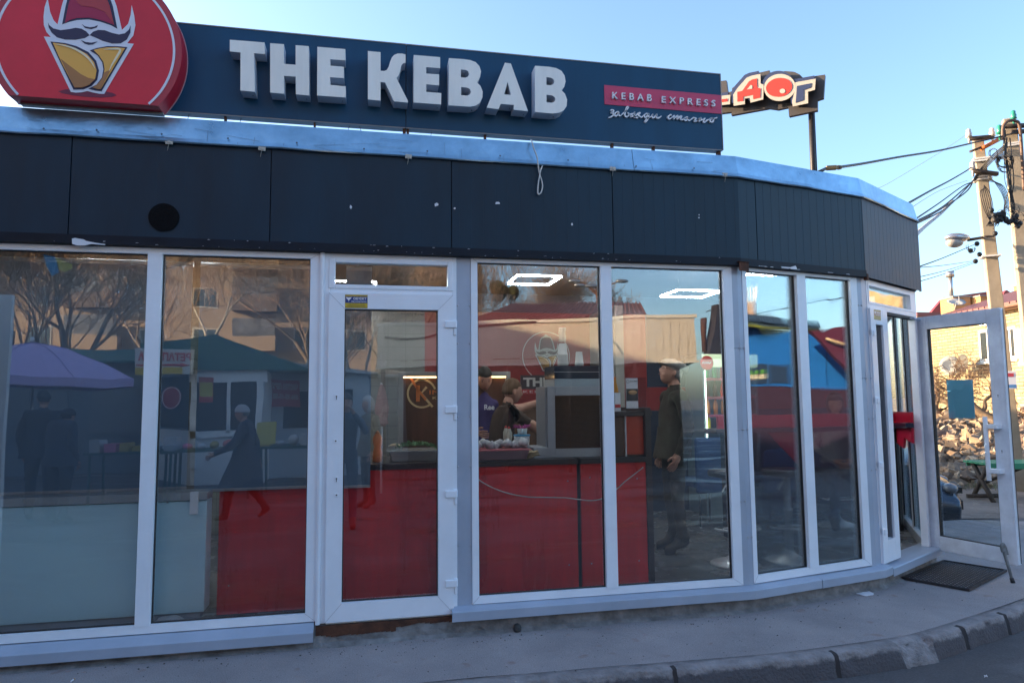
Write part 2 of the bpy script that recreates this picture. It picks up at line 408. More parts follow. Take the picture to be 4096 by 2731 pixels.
# cover strip left of the service door, grey sheets on the posts
g = G(); S1.box(g, -.315, -.287, -.05, .014, .125, 2.452); S1.box(g, -.307, -.295, .0, .018, .125, 2.452); g.build('cover_strip', pvc, bld, .002)
def sheet(S, a, b, z0, z1, o, name='post_sheet', dents=()):
    g = G(); nx, nz = 8, 60; k = len(g.v)
    for i in range(nx + 1):
        for j in range(nz + 1):
            s_ = a + (b - a) * i / nx; z = z0 + (z1 - z0) * j / nz; d = 0
            for (ds, dz, amp) in dents: d -= amp * math.exp(-((s_ - ds) / .035) ** 2 - ((z - dz) / .05) ** 2)
            d += .0012 * noise.noise(Vector((s_ * 6, z * 2, 1)))
            g.v.append(tuple(S.P(s_, o + d, z)))
    g.smooth = True
    for i in range(nx):
        for j in range(nz): q = k + i * (nz + 1) + j; g.face((q, q + nz + 1, q + nz + 2, q + 1))
    g.smooth = False
    for s_ in (a, b): g.poly([S.P(s_, o, z0), S.P(s_, o, z1), S.P(s_, o - .05, z1), S.P(s_, o - .05, z0)])
    ob = g.build(name, greymetal, bld)
    g = G()
    for (ds, dz, amp) in dents:
        for sg in (a + .008, b - .008): g.ell(S.P(sg, o + .003, dz), (.0055, .0055, .0055), 8, 6)
    if g.v: g.build('screw', screw, ob)
    return ob
sheet(S1, .556, .652, .172, 2.432, -.006, dents=[(.645, 1.37, .006), (.645, 2.1, .003), (.57, 1.05, .004), (.645, .55, .003), (.58, 1.85, .0)])
# folded sheet on the first corner
g = G()
k = 0
for half, S, a, b in ((0, S1, 2.553, 2.602), (1, S3, -.002, .047)):
    pass
sheet(S1, 2.553, 2.601, .172, 2.45, -.004, dents=[(2.57, 1.83, .004), (2.57, 1.25, .003), (2.565, .75, .002)])
sheet(S3, -.001, .047, .172, 2.45, -.004, dents=[(.03, 1.83, .004), (.03, 1.25, .003), (.03, .5, .002)])
sheet(S3, 1.226, 1.280, .172, 2.45, -.003, dents=[(1.25, 2.2, .001), (1.25, 1.62, .003)])
sheet(S4, -.001, .095, .165, 2.43, -.003, dents=[(.02, 1.62, .003), (.06, 1.3, .002), (.06, .9, .001)])

# ---------------- service door in the middle
door = G()
S1.box(door, -.287, -.254, -.06, 0, .128, 2.425); S1.box(door, .526, .556, -.06, 0, .128, 2.425)
S1.box(door, -.254, .526, -.06, 0, 2.380, 2.425); S1.box(door, -.254, .526, -.06, 0, 2.168, 2.205); S1.box(door, -.254, .526, -.06, -.01, .118, .13)
df = door.build('door_frame', pvc, bld, .0025)
g = G()
for q in ((-.262, -.222, 2.195, 2.392), (.498, .534, 2.195, 2.392), (-.222, .498, 2.195, 2.222), (-.222, .498, 2.364, 2.392)): S1.box(g, q[0], q[1], -.05, .006, q[2], q[3])
g.build('transom_frame', pvc, df, .004)
g = G(); S1.box(g, -.226, .500, -.034, -.028, 2.216, 2.370); g.build('transom_pane', pane_mat, df)
g = G()
LZ0, LZ1 = .134, 2.166
for q in ((-.259, -.161, LZ0, LZ1), (.433, .532, LZ0, LZ1), (-.161, .433, LZ0, .243), (-.161, .433, 2.065, LZ1)): S1.box(g, q[0], q[1], -.05, .018, q[2], q[3])
g.cur = 1
for a, b, c, d in ((-.259, LZ0, -.161, .243), (.532, LZ0, .433, .243), (-.259, LZ1, -.161, 2.065), (.532, LZ1, .433, 2.065)): stroke(g, [(a, -.0185, b), (c, -.0185, d)], .0015, (0, -.0005, 0))
leaf = g.build('door', [pvc, M('seam_grey'), ], bld, .003)
leaf['label'] = 'closed white service door leaf with full height glass'
g = G(); S1.box(g, -.167, .439, -.034, -.028, .237, 2.071); g.build('pane', pane_mat, leaf)
g = G(); frame_bars(g, S1, [(-.162, -.155, .243, 2.065), (.427, .434, .243, 2.065), (-.155, .427, .242, .249), (-.155, .427, 2.059, 2.066)], -.04, -.02); g.build('gasket', rubber, leaf)
def hinge(S, s, z, par, o=.0, w_=.068, side=-1):
    g = G(); S.box(g, s + side * w_, s + .008, o + .016, o + .030, z - .0, z + .044); S.box(g, s - .012, s + .012, o - .01, o + .022, z + .0, z + .05); S.box(g, s - .011, s + .009, o - .01, o + .022, z - .046, z - .002)
    g.build('hinge', pvc, par, .004)
for v in (1298, 1638, 1975, 2332): hinge(S1, .545, onY(1815, v, -.02).z - .022, leaf)
def keyhole(par, P, d, n, w_=.018, h_=.034, holes=True, sq=False):
    g = G(); u_ = d.normalized(); T = Matrix((u_, -n, Vector((0, 0, 1)))).transposed().to_4x4(); T = Matrix.Translation(P) @ T
    g.box(-w_/2, w_/2, -.004, 0, -h_/2, h_/2, T)
    g.cur = 1; g.lathe([(.0048, 0), (.0048, .0012)], P + n * .0042 + Vector((0, 0, 0.0 if sq else .006)), 12, (T.to_3x3() @ Matrix.Rotation(PI / 2, 3, 'X')).to_4x4())
    if not sq: g.box(-.002, .002, -.0055, -.004, -.014, .004, T)
    g.build('lock', [pvc, darksteel], par, .0015)
for v, sq in ((1589, 0), (1763, 1), (1917, 0), (1979, 1)): keyhole(leaf, onY(1346 if v != 1763 else 1343, v, -.018), Vector((1, 0, 0)), Vector((0, -1, 0)), sq=sq, h_=.034 if not sq else .022, w_=.017 if not sq else .022)

# blue and yellow security sticker on the door
def sticker(par, tl, tr, br, bl, faded=False):
    tl, tr, br, bl = map(Vector, (tl, tr, br, bl)); n = (bl - tl).cross(tr - tl).normalized()
    if n.dot(CAM - tl) < 0: n = -n
    def q(a, b): return (tl * (1-a) + tr * a) * (1-b) + (bl * (1-a) + br * a) * b
    def rect(g, a0, b0, a1, b1, h): g.prism([q(a0, b0) + n*h, q(a1, b0) + n*h, q(a1, b1) + n*h, q(a0, b1) + n*h], n * .0004)
    g = G(); rect(g, 0, 0, 1, 1, 0)
    g.cur = 1; rect(g, 0.01, .14, .99, .62, .0005)
    g.cur = 3
    for k in range(19):
        a = k / 19
        for b0 in (.01, .9):
            g.prism([q(a + .02, b0) + n*.0005, q(a + .045, b0) + n*.0005, q(a + .028, b0 + .09) + n*.0005, q(a + .003, b0 + .09) + n*.0005], n * .0003)
    g.cur = 2
    text_on(g, "ОБ'ЄКТ", [q(.37, .2) + n*.001, q(.95, .2) + n*.001, q(.95, .38) + n*.001, q(.37, .38) + n*.001], .0004, .025)
    text_on(g, "під охороною", [q(.28, .44) + n*.001, q(.95, .44) + n*.001, q(.95, .58) + n*.001, q(.28, .58) + n*.001], .0004, .015)
    W = [(.04, .18), (.07, .30), (.12, .36), (.155, .44), (.16, .56), (.175, .44), (.2, .38), (.26, .30), (.29, .18), (.22, .22), (.2, .19), (.165, .25), (.13, .19), (.11, .22)]
    g.prism([q(a, b) + n*.001 for a, b in W], n * .0004)
    g.cur = 3
    text_on(g, "ТОВ «ОХОРОНА» · 096 000", [q(.15, .665) + n*.0006, q(.86, .665) + n*.0006, q(.86, .73) + n*.0006, q(.15, .73) + n*.0006], .0003, .012)
    for b in (.79, .84):
        stroke(g, [q(.1, b) + n*.0006, q(.9, b) + n*.0006], .0016, n * .0002)
    k = ' faded' if faded else ''
    cy = (.62, .44, .03) if not faded else (.62, .50, .18); cb = (.012, .05, .22) if not faded else (.42, .26, .2)
    return g.build('security_sticker', [M('sticker_yellow' + k, cy, .4), M('sticker_blue' + k, cb, .4), M('sticker_white', (.8, .8, .8), .4), M('sticker_black' + k, (.02, .02, .03) if not faded else (.4, .3, .16), .4)], par)
P = [onY(u, v, -.0184) for u, v in ((1380, 1178), (1470.5, 1179.5), (1470.5, 1233), (1380, 1232))]
st_ = sticker(None, *P); tag(st_, 'blue and yellow security sticker on the closed middle door', 'sticker')

# ---------------- seg 4: the doorway with one narrow fixed leaf and one open leaf
g = G()
S4.box(g, .095, .128, -.06, 0, .165, 2.425); S4.box(g, 1.125, 1.17, -.06, 0, .15, 2.425)
S4.box(g, .128, 1.125, -.06, 0, 2.385, 2.425); S4.box(g, .128, 1.125, -.06, 0, 2.185, 2.235)
f4 = g.build('door_frame', pvc, bld, .003)
g = G(); S4.box(g, .12, 1.13, -.03, .004, 2.375, 2.398); S4.box(g, .12, 1.13, -.03, .004, 2.225, 2.245); S4.box(g, 1.03, 1.13, -.03, .004, 2.24, 2.38); S4.box(g, .12, .14, -.03, .004, 2.24, 2.38); g.build('transom_frame', pvc, f4, .003)
g = G(); S4.box(g, .13, 1.05, -.034, -.028, 2.236, 2.384); g.build('transom_pane', pane_mat, f4)
# dark reveals of the opening (multi-chamber profile seen edge on)
g = G(); S4.box(g, .44, 1.125, -.055, -.005, 2.165, 2.186); g.build('rebate_gasket', rubber, f4)
g = G()
for q in ((.10, .20, .17, 2.188), (.345, .442, .17, 2.188), (.20, .345, .17, .34), (.20, .345, 2.06, 2.188)): S4.box(g, q[0], q[1], -.05, .018, q[2], q[3])
fl = g.build('door', pvc, bld, .003); fl['label'] = 'narrow fixed white door leaf left of the doorway'
g = G(); S4.box(g, .19, .355, -.034, -.028, .33, 2.07); g.build('pane', pane_mat, fl)
g = G(); frame_bars(g, S4, [(.199, .214, .34, 2.06), (.331, .346, .34, 2.06)], -.04, .0); g.build('gasket', M('gasket_grey', (.12, .14, .17), .5), fl)
for v in (1331, 1604, 1867, 2145): hinge(S4, .112, S4.pick(3485, v, .02).z - .02, fl, side=1, w_=.06)
P = [S4.pick(u, v, .0184) for u, v in ((3495, 1237), (3523, 1241), (3524, 1282), (3496, 1277))]
tag(sticker(None, *P, faded=True), 'sun faded security sticker on the narrow fixed leaf of the open doorway', 'sticker')
# open leaf
HG = Vector((4.925, .905, 0)); FR = Vector((5.075, .185, 0)); od = (FR - HG); OW = od.length; od.normalize()
SO = Seg((HG.x, HG.y), math.degrees(math.atan2(od.y, od.x)))   # its outward n: points toward -x side
g = G()
for q in ((0, .105, .125, 2.19), (OW - .105, OW, .125, 2.19), (.105, OW - .105, .125, .245), (.105, OW - .105, 2.075, 2.19)): SO.box(g, q[0], q[1], -.03, .03, q[2], q[3])
SO.box(g, OW, OW + .012, -.012, .03, .13, 2.185)
ol = g.build('door', pvc_dirty, bld, .004); ol['label'] = 'open white glass door leaf swung out over the pavement'
g = G(); SO.box(g, .10, OW - .10, -.004, .002, .24, 2.08); g.build('pane', pane_clear, ol)
g = G(); frame_bars(g, SO, [(.104, .113, .245, 2.075), (OW - .113, OW - .104, .245, 2.075), (.113, OW - .113, .244, .252), (.113, OW - .113, 2.068, 2.076)], -.018, .016)
for a in (.0, .0065): SO.box(g, OW + .012 + a * .3, OW + .014 + a * .3, -.008 + a, -.005 + a, .14, 2.18)
g.build('gasket', rubber, ol)
g = G()
hx = OW - .135; z0, z1 = SO.pick(4000, 1890, -.07).z, 1.24
for sgn in (-1, 1): 
    g.tube([SO.P(hx, sgn * .085, .78), SO.P(hx, sgn * .085, 1.30)], .017, 12)
    for z in (.86, 1.22): SO.box(g, hx - .012, OW - .04, sgn * .028, sgn * .098, z - .017, z + .017)
g.build('pull_handle', pvc, ol, .002)
for z in (1.02, 1.47): keyhole(ol, SO.P(OW - .05, .03, z), SO.d, SO.n)
keyhole(ol, SO.P(OW - .05, -.03, 1.02), SO.d, -SO.n); keyhole(ol, SO.P(OW - .05, -.03, 1.47), SO.d, -SO.n)
for z in (.42, 1.05, 1.75):
    g = G(); g.box(-.012, .012, -.02, .014, z - .05, z + .05, Matrix.Translation((HG.x - .004, HG.y - .01, 0)) @ Matrix.Rotation(.3, 4, 'Z')); g.build('hinge', M('hinge_grey', (.3, .31, .34), .4, .5), ol, .002)
g = G(); p = S4.P(.93, .03, 2.16)
g.tube([p, SO.P(.02, -.06, 2.165), SO.P(.40, -.045, 2.145)], .008, 8); SO.box(g, .36, .46, -.06, -.03, 2.13, 2.15); SO.box(g, OW - .2, OW - .08, -.045, -.03, 2.10, 2.13)
g.build('door_closer', greymetal, ol)

# ---------------- sills, threshold, foundation
g = G(); along([(-4.6, 0), (-.322, 0)], [(-.03, .140), (.0, .139), (.062, .103), (.066, .098), (.066, .043), (.06, .043), (.058, .09), (-.03, .12)], g, True); g.build('sill', greymetal, bld)
g = G(); along([(.515, 0), (2.6, 0), (S3.P(.62, 0, 0).x, S3.P(.62, 0, 0).y)], [(-.03, .176), (.0, .174), (.064, .158), (.068, .153), (.068, .098), (.062, .098), (.06, .148), (-.03, .16)], g, True); g.build('sill', greymetal, bld)
e1 = S4.P(.13, 0, 0)
g = G(); along([(S3.P(.625, 0, 0).x, S3.P(.625, 0, 0).y), C2, (e1.x, e1.y)], [(-.03, .174), (.0, .172), (.065, .157), (.07, .152), (.07, .097), (.064, .097), (.062, .147), (-.03, .158)], g, True); g.build('sill', greymetal, bld)
e2 = S4.P(1.28, 0, 0)
g = G(); along([(S4.P(.133, 0, 0).x, S4.P(.133, 0, 0).y), (e2.x, e2.y)], [(-.12, .150), (.0, .149), (.066, .143), (.072, .137), (.072, .080), (.066, .080), (.064, .132), (-.12, .14)], g, True); g.build('threshold', greymetal, bld)
g = G(); nn = []
base_nodes = [(LX, 0), (2.6, 0), C2, (e2.x - .02, e2.y - .012)]
for a, b in zip(base_nodes[:-1], base_nodes[1:]):
    L = math.hypot(b[0]-a[0], b[1]-a[1]); k = int(L / .05); nn += [(a[0] + (b[0]-a[0])*t/k, a[1] + (b[1]-a[1])*t/k) for t in range(k)]
nn.append(base_nodes[-1])
along(nn, [(-.3, .118), (.0, .118), (.012, .10), (.014, .05), (.016, .02), (.05, -.002), (.055, -.2), (-.3, -.2)], g, True)
for j, v in enumerate(g.v):
    r = j % 8
    if r in (2, 3, 4, 5):
        a = .008 if r < 4 else .018
        g.v[j] = (v[0] + a * noise.noise(Vector((v[0]*9, v[1]*9, r*3.1))) * .3, v[1] + a * noise.noise(Vector((v[0]*11, v[1]*11, r*5.3 + 7))), v[2] + .4 * a * noise.noise(Vector((v[0]*14, v[1]*14, r*2.3 + 3))))
g.smooth = False; g.build('foundation', fnd, bld)
g = G()     # rusty angle under the service door
for k in range(28):
    a = -.31 + k * .03; b = a + .03; h0 = .118 - .012 - .02 * (1 + noise.noise(Vector((a * 8, 2, 0)))) - (.03 if a < .15 else 0); g.hexa([(a, -.0, .118), (b, -.0, .118), (b, -.02, .118), (a, -.02, .118)], [(a, -.0, h0), (b, -.0, h0 + .004), (b, -.02, h0 + .004), (a, -.02, h0)])
g.build('rusty_angle', rust, bld)
# roof deck, floor, walls
ceil_m = M('ceiling_grey', (.035, .035, .04), .8); floor_m = M('floor_tile_dark', (.17, .17, .165), .25, var=.15, scale=3)
g = G(); BK = 3.5
outl = [(LX, .02), (2.6, .02), (C2[0], C2[1] + .02), (E2[0] - .02, E2[1] + .02), (F2[0] - .02, F2[1]), (F2[0] - .05, BK), (LX, BK)]
g.prism([(x, y, 2.74) for x, y in outl], (0, 0, .42)); g.build('roof', [ceil_m], bld)
g = G(); g.prism([(x, y, -.15) for x, y in [(a, max(b, .06) if i < 2 else b) for i, (a, b) in enumerate(outl)]], (0, 0, .265)); fo = g.build('floor', floor_m); struct(fo)
g = G()
for k in range(30): g.box(LX + .1 + k * .4, LX + .104 + k * .4, .4 if k < 18 else 1.3, BK - .02, .1152, .1156)
for k in range(9): g.box(LX, 4.0 if k < 3 else 5.6, .45 + k * .4, .454 + k * .4, .1152, .1158)
g.build('floor_joint', M('grout', (.03, .03, .03), .9), fo)
# back and end walls
redwall = M('red_wall_paint', (.19, .006, .006), .5, var=.12, scale=1.5)
tilew = M('grey_wall_tile', (.17, .17, .16), .25, var=.12, scale=2)
g = G(); g.box(LX, .62, BK - .02, BK + .1, .115, 2.52); wt = g.build('tiled_wall', tilew, bld)
g = G()
for k in range(17): g.box(LX, .62, BK - .0215, BK - .019, .3 + k * .15, .303 + k * .15)
for k in range(26): g.box(LX + .2 * k, LX + .003 + .2 * k, BK - .0218, BK - .019, .115, 2.52)
g.build('grout', M('grout'), wt)
g = G(); g.box(.62, 3.35, BK - .02, BK + .1, .115, 2.52); g.build('back_wall', redwall, bld)
g = G(); g.box(LX, 3.35, BK - .024, BK + .1, 2.523, 2.74); g.box(3.353, 6.3, BK - .02, BK + .1, 1.62, 2.74); g.box(3.353, 6.3, BK - .02, BK + .1, .115, 1.33); g.build('dark_wall_band', M('wall_navy', (.006, .014, .035), .5), bld)
g = G(); g.box(3.353, 6.3, BK - .018, BK + .1, 1.332, 1.618); g.build('red_wall_band', redwall, bld)
g = G(); g.box(LX - .1, LX, .02, BK + .1, .115, 2.74); g.build('side_wall', M('plaster_grey', (.3, .3, .3), .8), bld)
# glazed end wall beside the open door
SE = Seg(E2, math.degrees(math.atan2(EW.y, EW.x)))
g = G(); SE.box(g, .0, 2.4, -.06, 0, 2.36, 2.75); SE.box(g, 0, 2.4, -.06, 0, -.1, .20)
for a in (0.02, .60, 1.30, 2.34): SE.box(g, a, a + .06, -.055, 0, .20, 2.36)
ew = g.build('end_wall_window', M('profile_grey', (.50, .53, .58), .4), bld, .003)
g = G(); SE.box(g, .05, 2.4, -.035, -.03, .19, 2.37); g.build('pane', pane_clear, ew)
g = G()
for a in (0.02, .60, 1.30): 
    for b in (-.005, .06): SE.box(g, a + b, a + b + .005, -.05, -.036, .22, 2.36)
g.build('gasket', rubber, ew)
# ------------------------------------------------------------------ long roof sign with block letters
navy = M('sign_navy', (.007, .062, .130), .4, spec=.25, var=.16, scale=2.5, stretch=(1.5, 1, .25), detail=8)
ltr = M('letter_acrylic', (.84, .85, .80), .38, var=.07, scale=5, stretch=(1.5, 1, .3), detail=8)
ltr_side = M('letter_side', (.62, .66, .72), .45, var=.08, scale=6)
signgrey = M('sign_edge', (.26, .25, .25), .5, .2)
wht = M('print_white', (.78, .80, .84), .45)
SY = 0.0
zt = onY(1600, 178, SY).z; zb = onY(1600, 508, SY).z
xl = -1.86; xr = onY(2879, 290, SY).x; xs_ = onY(1624, 300, SY).x
sign = thing('roof_sign', 'long navy roof sign with thick white block letters above the kiosk', 'sign', ((xl + xr) / 2, SY, zb))
for a, b in ((xl, xs_ - .002), (xs_ + .002, xr)):
    g = G(); g.box(a, b, SY, SY + .06, zb, zt); g.build('panel', navy, sign, .002)
    g = G(); g.box(a, b + .003, SY - .003, SY + .064, zt, zt + .007); g.box(a, b, SY + .002, SY + .068, zb - .006, zb)
    g.build('edge_trim', signgrey, sign)
g = G(); g.box(xr, xr + .006, SY - .003, SY + .064, zb - .004, zt + .007); g.build('edge_trim', signgrey, sign)
g = G(); g.box(xs_ - .01, xs_ + .01, SY + .004, SY + .05, zb + .002, zt - .002); g.build('joint_backing', rubber, sign)
def Z2(x, y): return (1000 + x / 2.138, y / 2.138)
def Z3(x, y): return (2000 + x / 2.138, 100 + y / 2.138)
def Z1(x, y): return (x / 2.138, y / 2.138)
LET = {
 'T': (Z1, [(1965,342),(2262,365),(2265,464),(2172,457),(2180,787),(2055,775),(2057,450),(1965,441)], []),
 'H': (Z2, [(172,371),(290,380),(290,548),(390,556),(390,388),(502,397),(507,818),(392,808),(390,657),(290,650),(292,803),(172,793)], []),
 'E': (Z2, [(576,402),(815,422),(815,518),(686,508),(686,563),(802,573),(802,670),(686,661),(686,727),(818,740),(818,835),(573,818)], []),
 'K': (Z2, [(1008,438),(1117,448),(1117,607),(1148,609),(1170,600),(1186,572),(1198,530),(1212,495),(1232,472),(1262,460),(1300,460),(1330,468),(1330,540),(1308,543),(1292,565),(1284,610),(1272,645),(1252,668),(1350,862),(1350,879),(1232,868),(1155,707),(1117,703),(1117,862),(1008,852)], []),
 'E2': (Z2, [(1400,472),(1626,491),(1626,585),(1507,575),(1507,630),(1617,638),(1617,732),(1507,722),(1507,787),(1636,798),(1634,895),(1399,878)], []),
 'B': (Z2, [(1701,499),(1830,508),(1885,516),(1930,533),(1962,568),(1976,612),(1968,660),(1942,706),(1972,738),(1990,785),(1988,835),(1965,880),(1930,905),(1880,914),(1698,902)], [[(1804,596),(1845,599),(1866,612),(1874,635),(1864,658),(1842,666),(1804,662)], [(1806,746),(1855,750),(1880,763),(1890,786),(1882,808),(1860,819),(1806,815)]]),
 'A': (Z2, [(2180,538),(2231,545),(2378,952),(2255,940),(2258,899),(2145,890),(2125,935),(2024,922)], [[(2203,703),(2175,808),(2232,813)]]),
 'B2': (Z3, [(300,350),(420,359),(480,370),(525,393),(553,435),(561,485),(550,530),(525,558),(556,590),(574,640),(570,695),(545,732),(505,752),(450,758),(300,745)], [[(397,448),(435,452),(458,466),(466,488),(454,509),(430,517),(397,513)], [(398,597),(445,603),(470,620),(475,640),(465,658),(440,666),(398,662)]]),
}
LD = .105
for k, (zf, out, holes) in LET.items():
    g = G(); mp = lambda p: onY(*zf(*p), SY - LD)
    O = [mp(p) for p in out]; Hs = [[mp(p) for p in h] for h in holes]
    g.prism([p + Vector((0, LD - .001, 0)) for p in O], (0, -(LD - .004), 0), [[p + Vector((0, LD - .001, 0)) for p in h] for h in Hs])
    lo = g.build('letter', ltr_side, sign)
    zl_ = min(p.z for p in O); lows = [p for p in O if p.z < zl_ + .05]
    g = G()
    for p in lows[:4:2]: g.ell((p.x + (.02 if p.x < sum(q.x for q in O) / len(O) else -.02), SY - LD * .45, p.z - .0 + .001), (.004, .004, .004), 6, 4)
    g.build('fixing_hole', darksteel, lo)
    g = G(); g.prism([p + Vector((0, .003, 0)) for p in O], (0, -.003, 0), [[p + Vector((0, .003, 0)) for p in h] for h in Hs]); g.build('letter_face', ltr, lo)
# crimson band and slogan
crim = M('sign_crimson', (.58, .035, .11), .4, var=.05, scale=2)
P = [onY(*p, SY) for p in ((2415.8, 341.8), (2878, 381.6), (2883.5, 456), (2417.7, 419.5))]
bx0, bx1 = P[0].x, xr; bz1 = (P[0].z + P[1].z) / 2; bz0 = (P[2].z + P[3].z) / 2
g = G(); g.box(bx0, bx1, SY - .004, SY, bz0, bz1); g.build('slogan_band', crim, sign)
g = G()
def strip_text(word, ua, ub, va_t, va_b, vb_t, vb_b):
    q = [onY(ua, va_t, SY - .004), onY(ub, vb_t, SY - .004), onY(ub, vb_b, SY - .004), onY(ua, va_b, SY - .004)]
    text_on(g, word, q, .016, .008, 1.75)
strip_text('KEBAB', 2447, 2604, 372, 398.5, 382, 409)
strip_text('EXPRESS', 2645, 2858, 388.5, 414.5, 404.5, 430.5)
g.build('slogan_lettering', wht, sign)
SCR = [  # brush script strokes in enlarged photo pixels
 [(940,738),(955,733),(966,738),(962,750),(948,758),(962,762),(968,772),(955,786),(935,797),(922,800)],
 [(1012,752),(996,750),(980,762),(975,778),(984,786),(1002,776),(1014,756),(1012,775),(1022,785),(1040,770)],
 [(1040,770),(1062,750),(1086,722),(1092,708),(1082,710),(1070,735),(1062,770),(1068,790),(1084,790),(1098,776),(1096,762),(1086,760)],
 [(1098,776),(1112,768),(1118,782),(1110,790),(1124,788),(1140,768),(1150,752),(1142,790),(1150,795),(1165,772),(1182,758)],
 [(1120,762),(1135,778),(1145,790),(1160,800),(1175,800)],[(1182,758),(1195,760),(1178,776),(1192,790),(1206,795),(1222,780)],
 [(1262,770),(1246,764),(1230,776),(1228,792),(1240,796),(1256,782),(1268,768),(1262,800),(1250,826),(1238,836),(1236,824),(1256,806),(1288,790)],
 [(1288,790),(1302,770),(1296,792),(1304,802),(1322,788),(1336,770),(1330,795),(1342,804),(1362,796),(1374,786)],
 [(1462,776),(1448,776),(1434,790),(1432,804),(1444,810),(1466,798)],
 [(1466,798),(1486,780),(1478,810),(1500,790),(1514,784),(1508,812),(1530,792),(1546,786),(1538,812),(1552,818),(1574,804)],
 [(1602,796),(1586,794),(1572,806),(1572,820),(1584,822),(1600,808),(1604,798),(1602,818),(1614,824),(1632,812)],
 [(1632,812),(1648,800),(1668,806),(1660,820),(1656,830),(1680,826),(1696,806)],[(1680,826),(1704,806),(1712,802),(1702,820),(1696,834)],[(1700,822),(1722,818),(1736,812)],[(1748,803),(1738,818),(1734,834),(1744,838),(1764,822),(1786,814)],
 [(1786,814),(1800,804),(1816,806),(1820,820),(1810,834),(1796,836),(1790,824),(1798,810),(1826,806),(1850,800)],
]
for _wd in (0, 1):
    g = G()
    for s_ in SCR[:9] if _wd == 0 else SCR[9:]:
        pts = smoothpts([onY(*Z3(*p), SY) for p in s_], 4); n = len(pts)
        stroke(g, [p + Vector((0, 0, 0)) for p in pts], [.0108 * (.62 + .38 * math.sin(PI * i / (n - 1))) + .002 * math.sin(i * .9) for i in range(n)], (0, -.014, 0))
    g.build('script_word', wht, sign)
# stubs carrying the sign over the capping
g = G()
for u, w_ in ((1617, .02), (1631, .016), (1258, .012), (1940, .014), (2447, .014), (2612, .013), (2872, .022), (900, .012)):
    x = onY(u, 560, .03).x; g.box(x - w_ / 2, x + w_ / 2, .015, .05, 3.15, zb - .005)
for u, d in ((1380, .03), (1455, -.03), (1716, .02), (740, .02), (560, -.01), (950, .02)):
    x = onY(u, 560, .03).x; g.tube([(x, .03, 3.2), (x + d, .03, zb)], .002, 4)
g.build('support_stub', rust, sign)

# ------------------------------------------------------------------ round sign with the moustached wrap emblem
RY = SY - .14
def NP(x, y): p = onY(x / 2.138, y / 2.138, RY); return (p.x, p.z)
cx, cz = NP(745, 395); ex = NP(1560, 480)[0]; RR = ex - cx - .004
ring = NP(1500, 470)[0] - cx - .007
chord_z = (NP(95, 822)[1] + NP(1385, 903)[1]) / 2
red_s = M('disc_red_face', (.66, .016, .045), .38, var=.14, scale=1.6, detail=8)
red_rim = M('disc_red_rim', (.42, .035, .06), .4)
red_side = M('disc_red_side', (.50, .012, .03), .4)
rsign = thing('round_sign', 'big round red sign with flat base and white ringed moustached emblem', 'sign', (cx, RY, chord_z))
def disc_pts(r, y, zc=chord_z, n=96):
    out = []
    a0 = math.asin((zc - cz) / r)
    for i in range(n + 1):
        a = a0 + (PI - 2 * a0) * i / n; out.append(Vector((cx + r * math.cos(a), y, cz + r * math.sin(a))))
    return out
g = G(); g.prism(disc_pts(RR, SY - .012), (0, RY - SY + .014, 0)); g.build('body', red_side, rsign)
g = G(); g.prism(disc_pts(RR + .004, SY - .012), (0, .006, 0)); g.build('back_rim', M('rim_pink', (.5, .3, .33), .4), rsign)
g = G(); g.prism(disc_pts(RR, RY + .002), (0, -.002, 0)); face = g.build('face', red_rim, rsign)
g = G(); g.box(cx - .38, cx + .40, -.045, -.005, chord_z - .012, chord_z - .001); g.build('base_rail', signgrey, rsign)
SC = 1.0
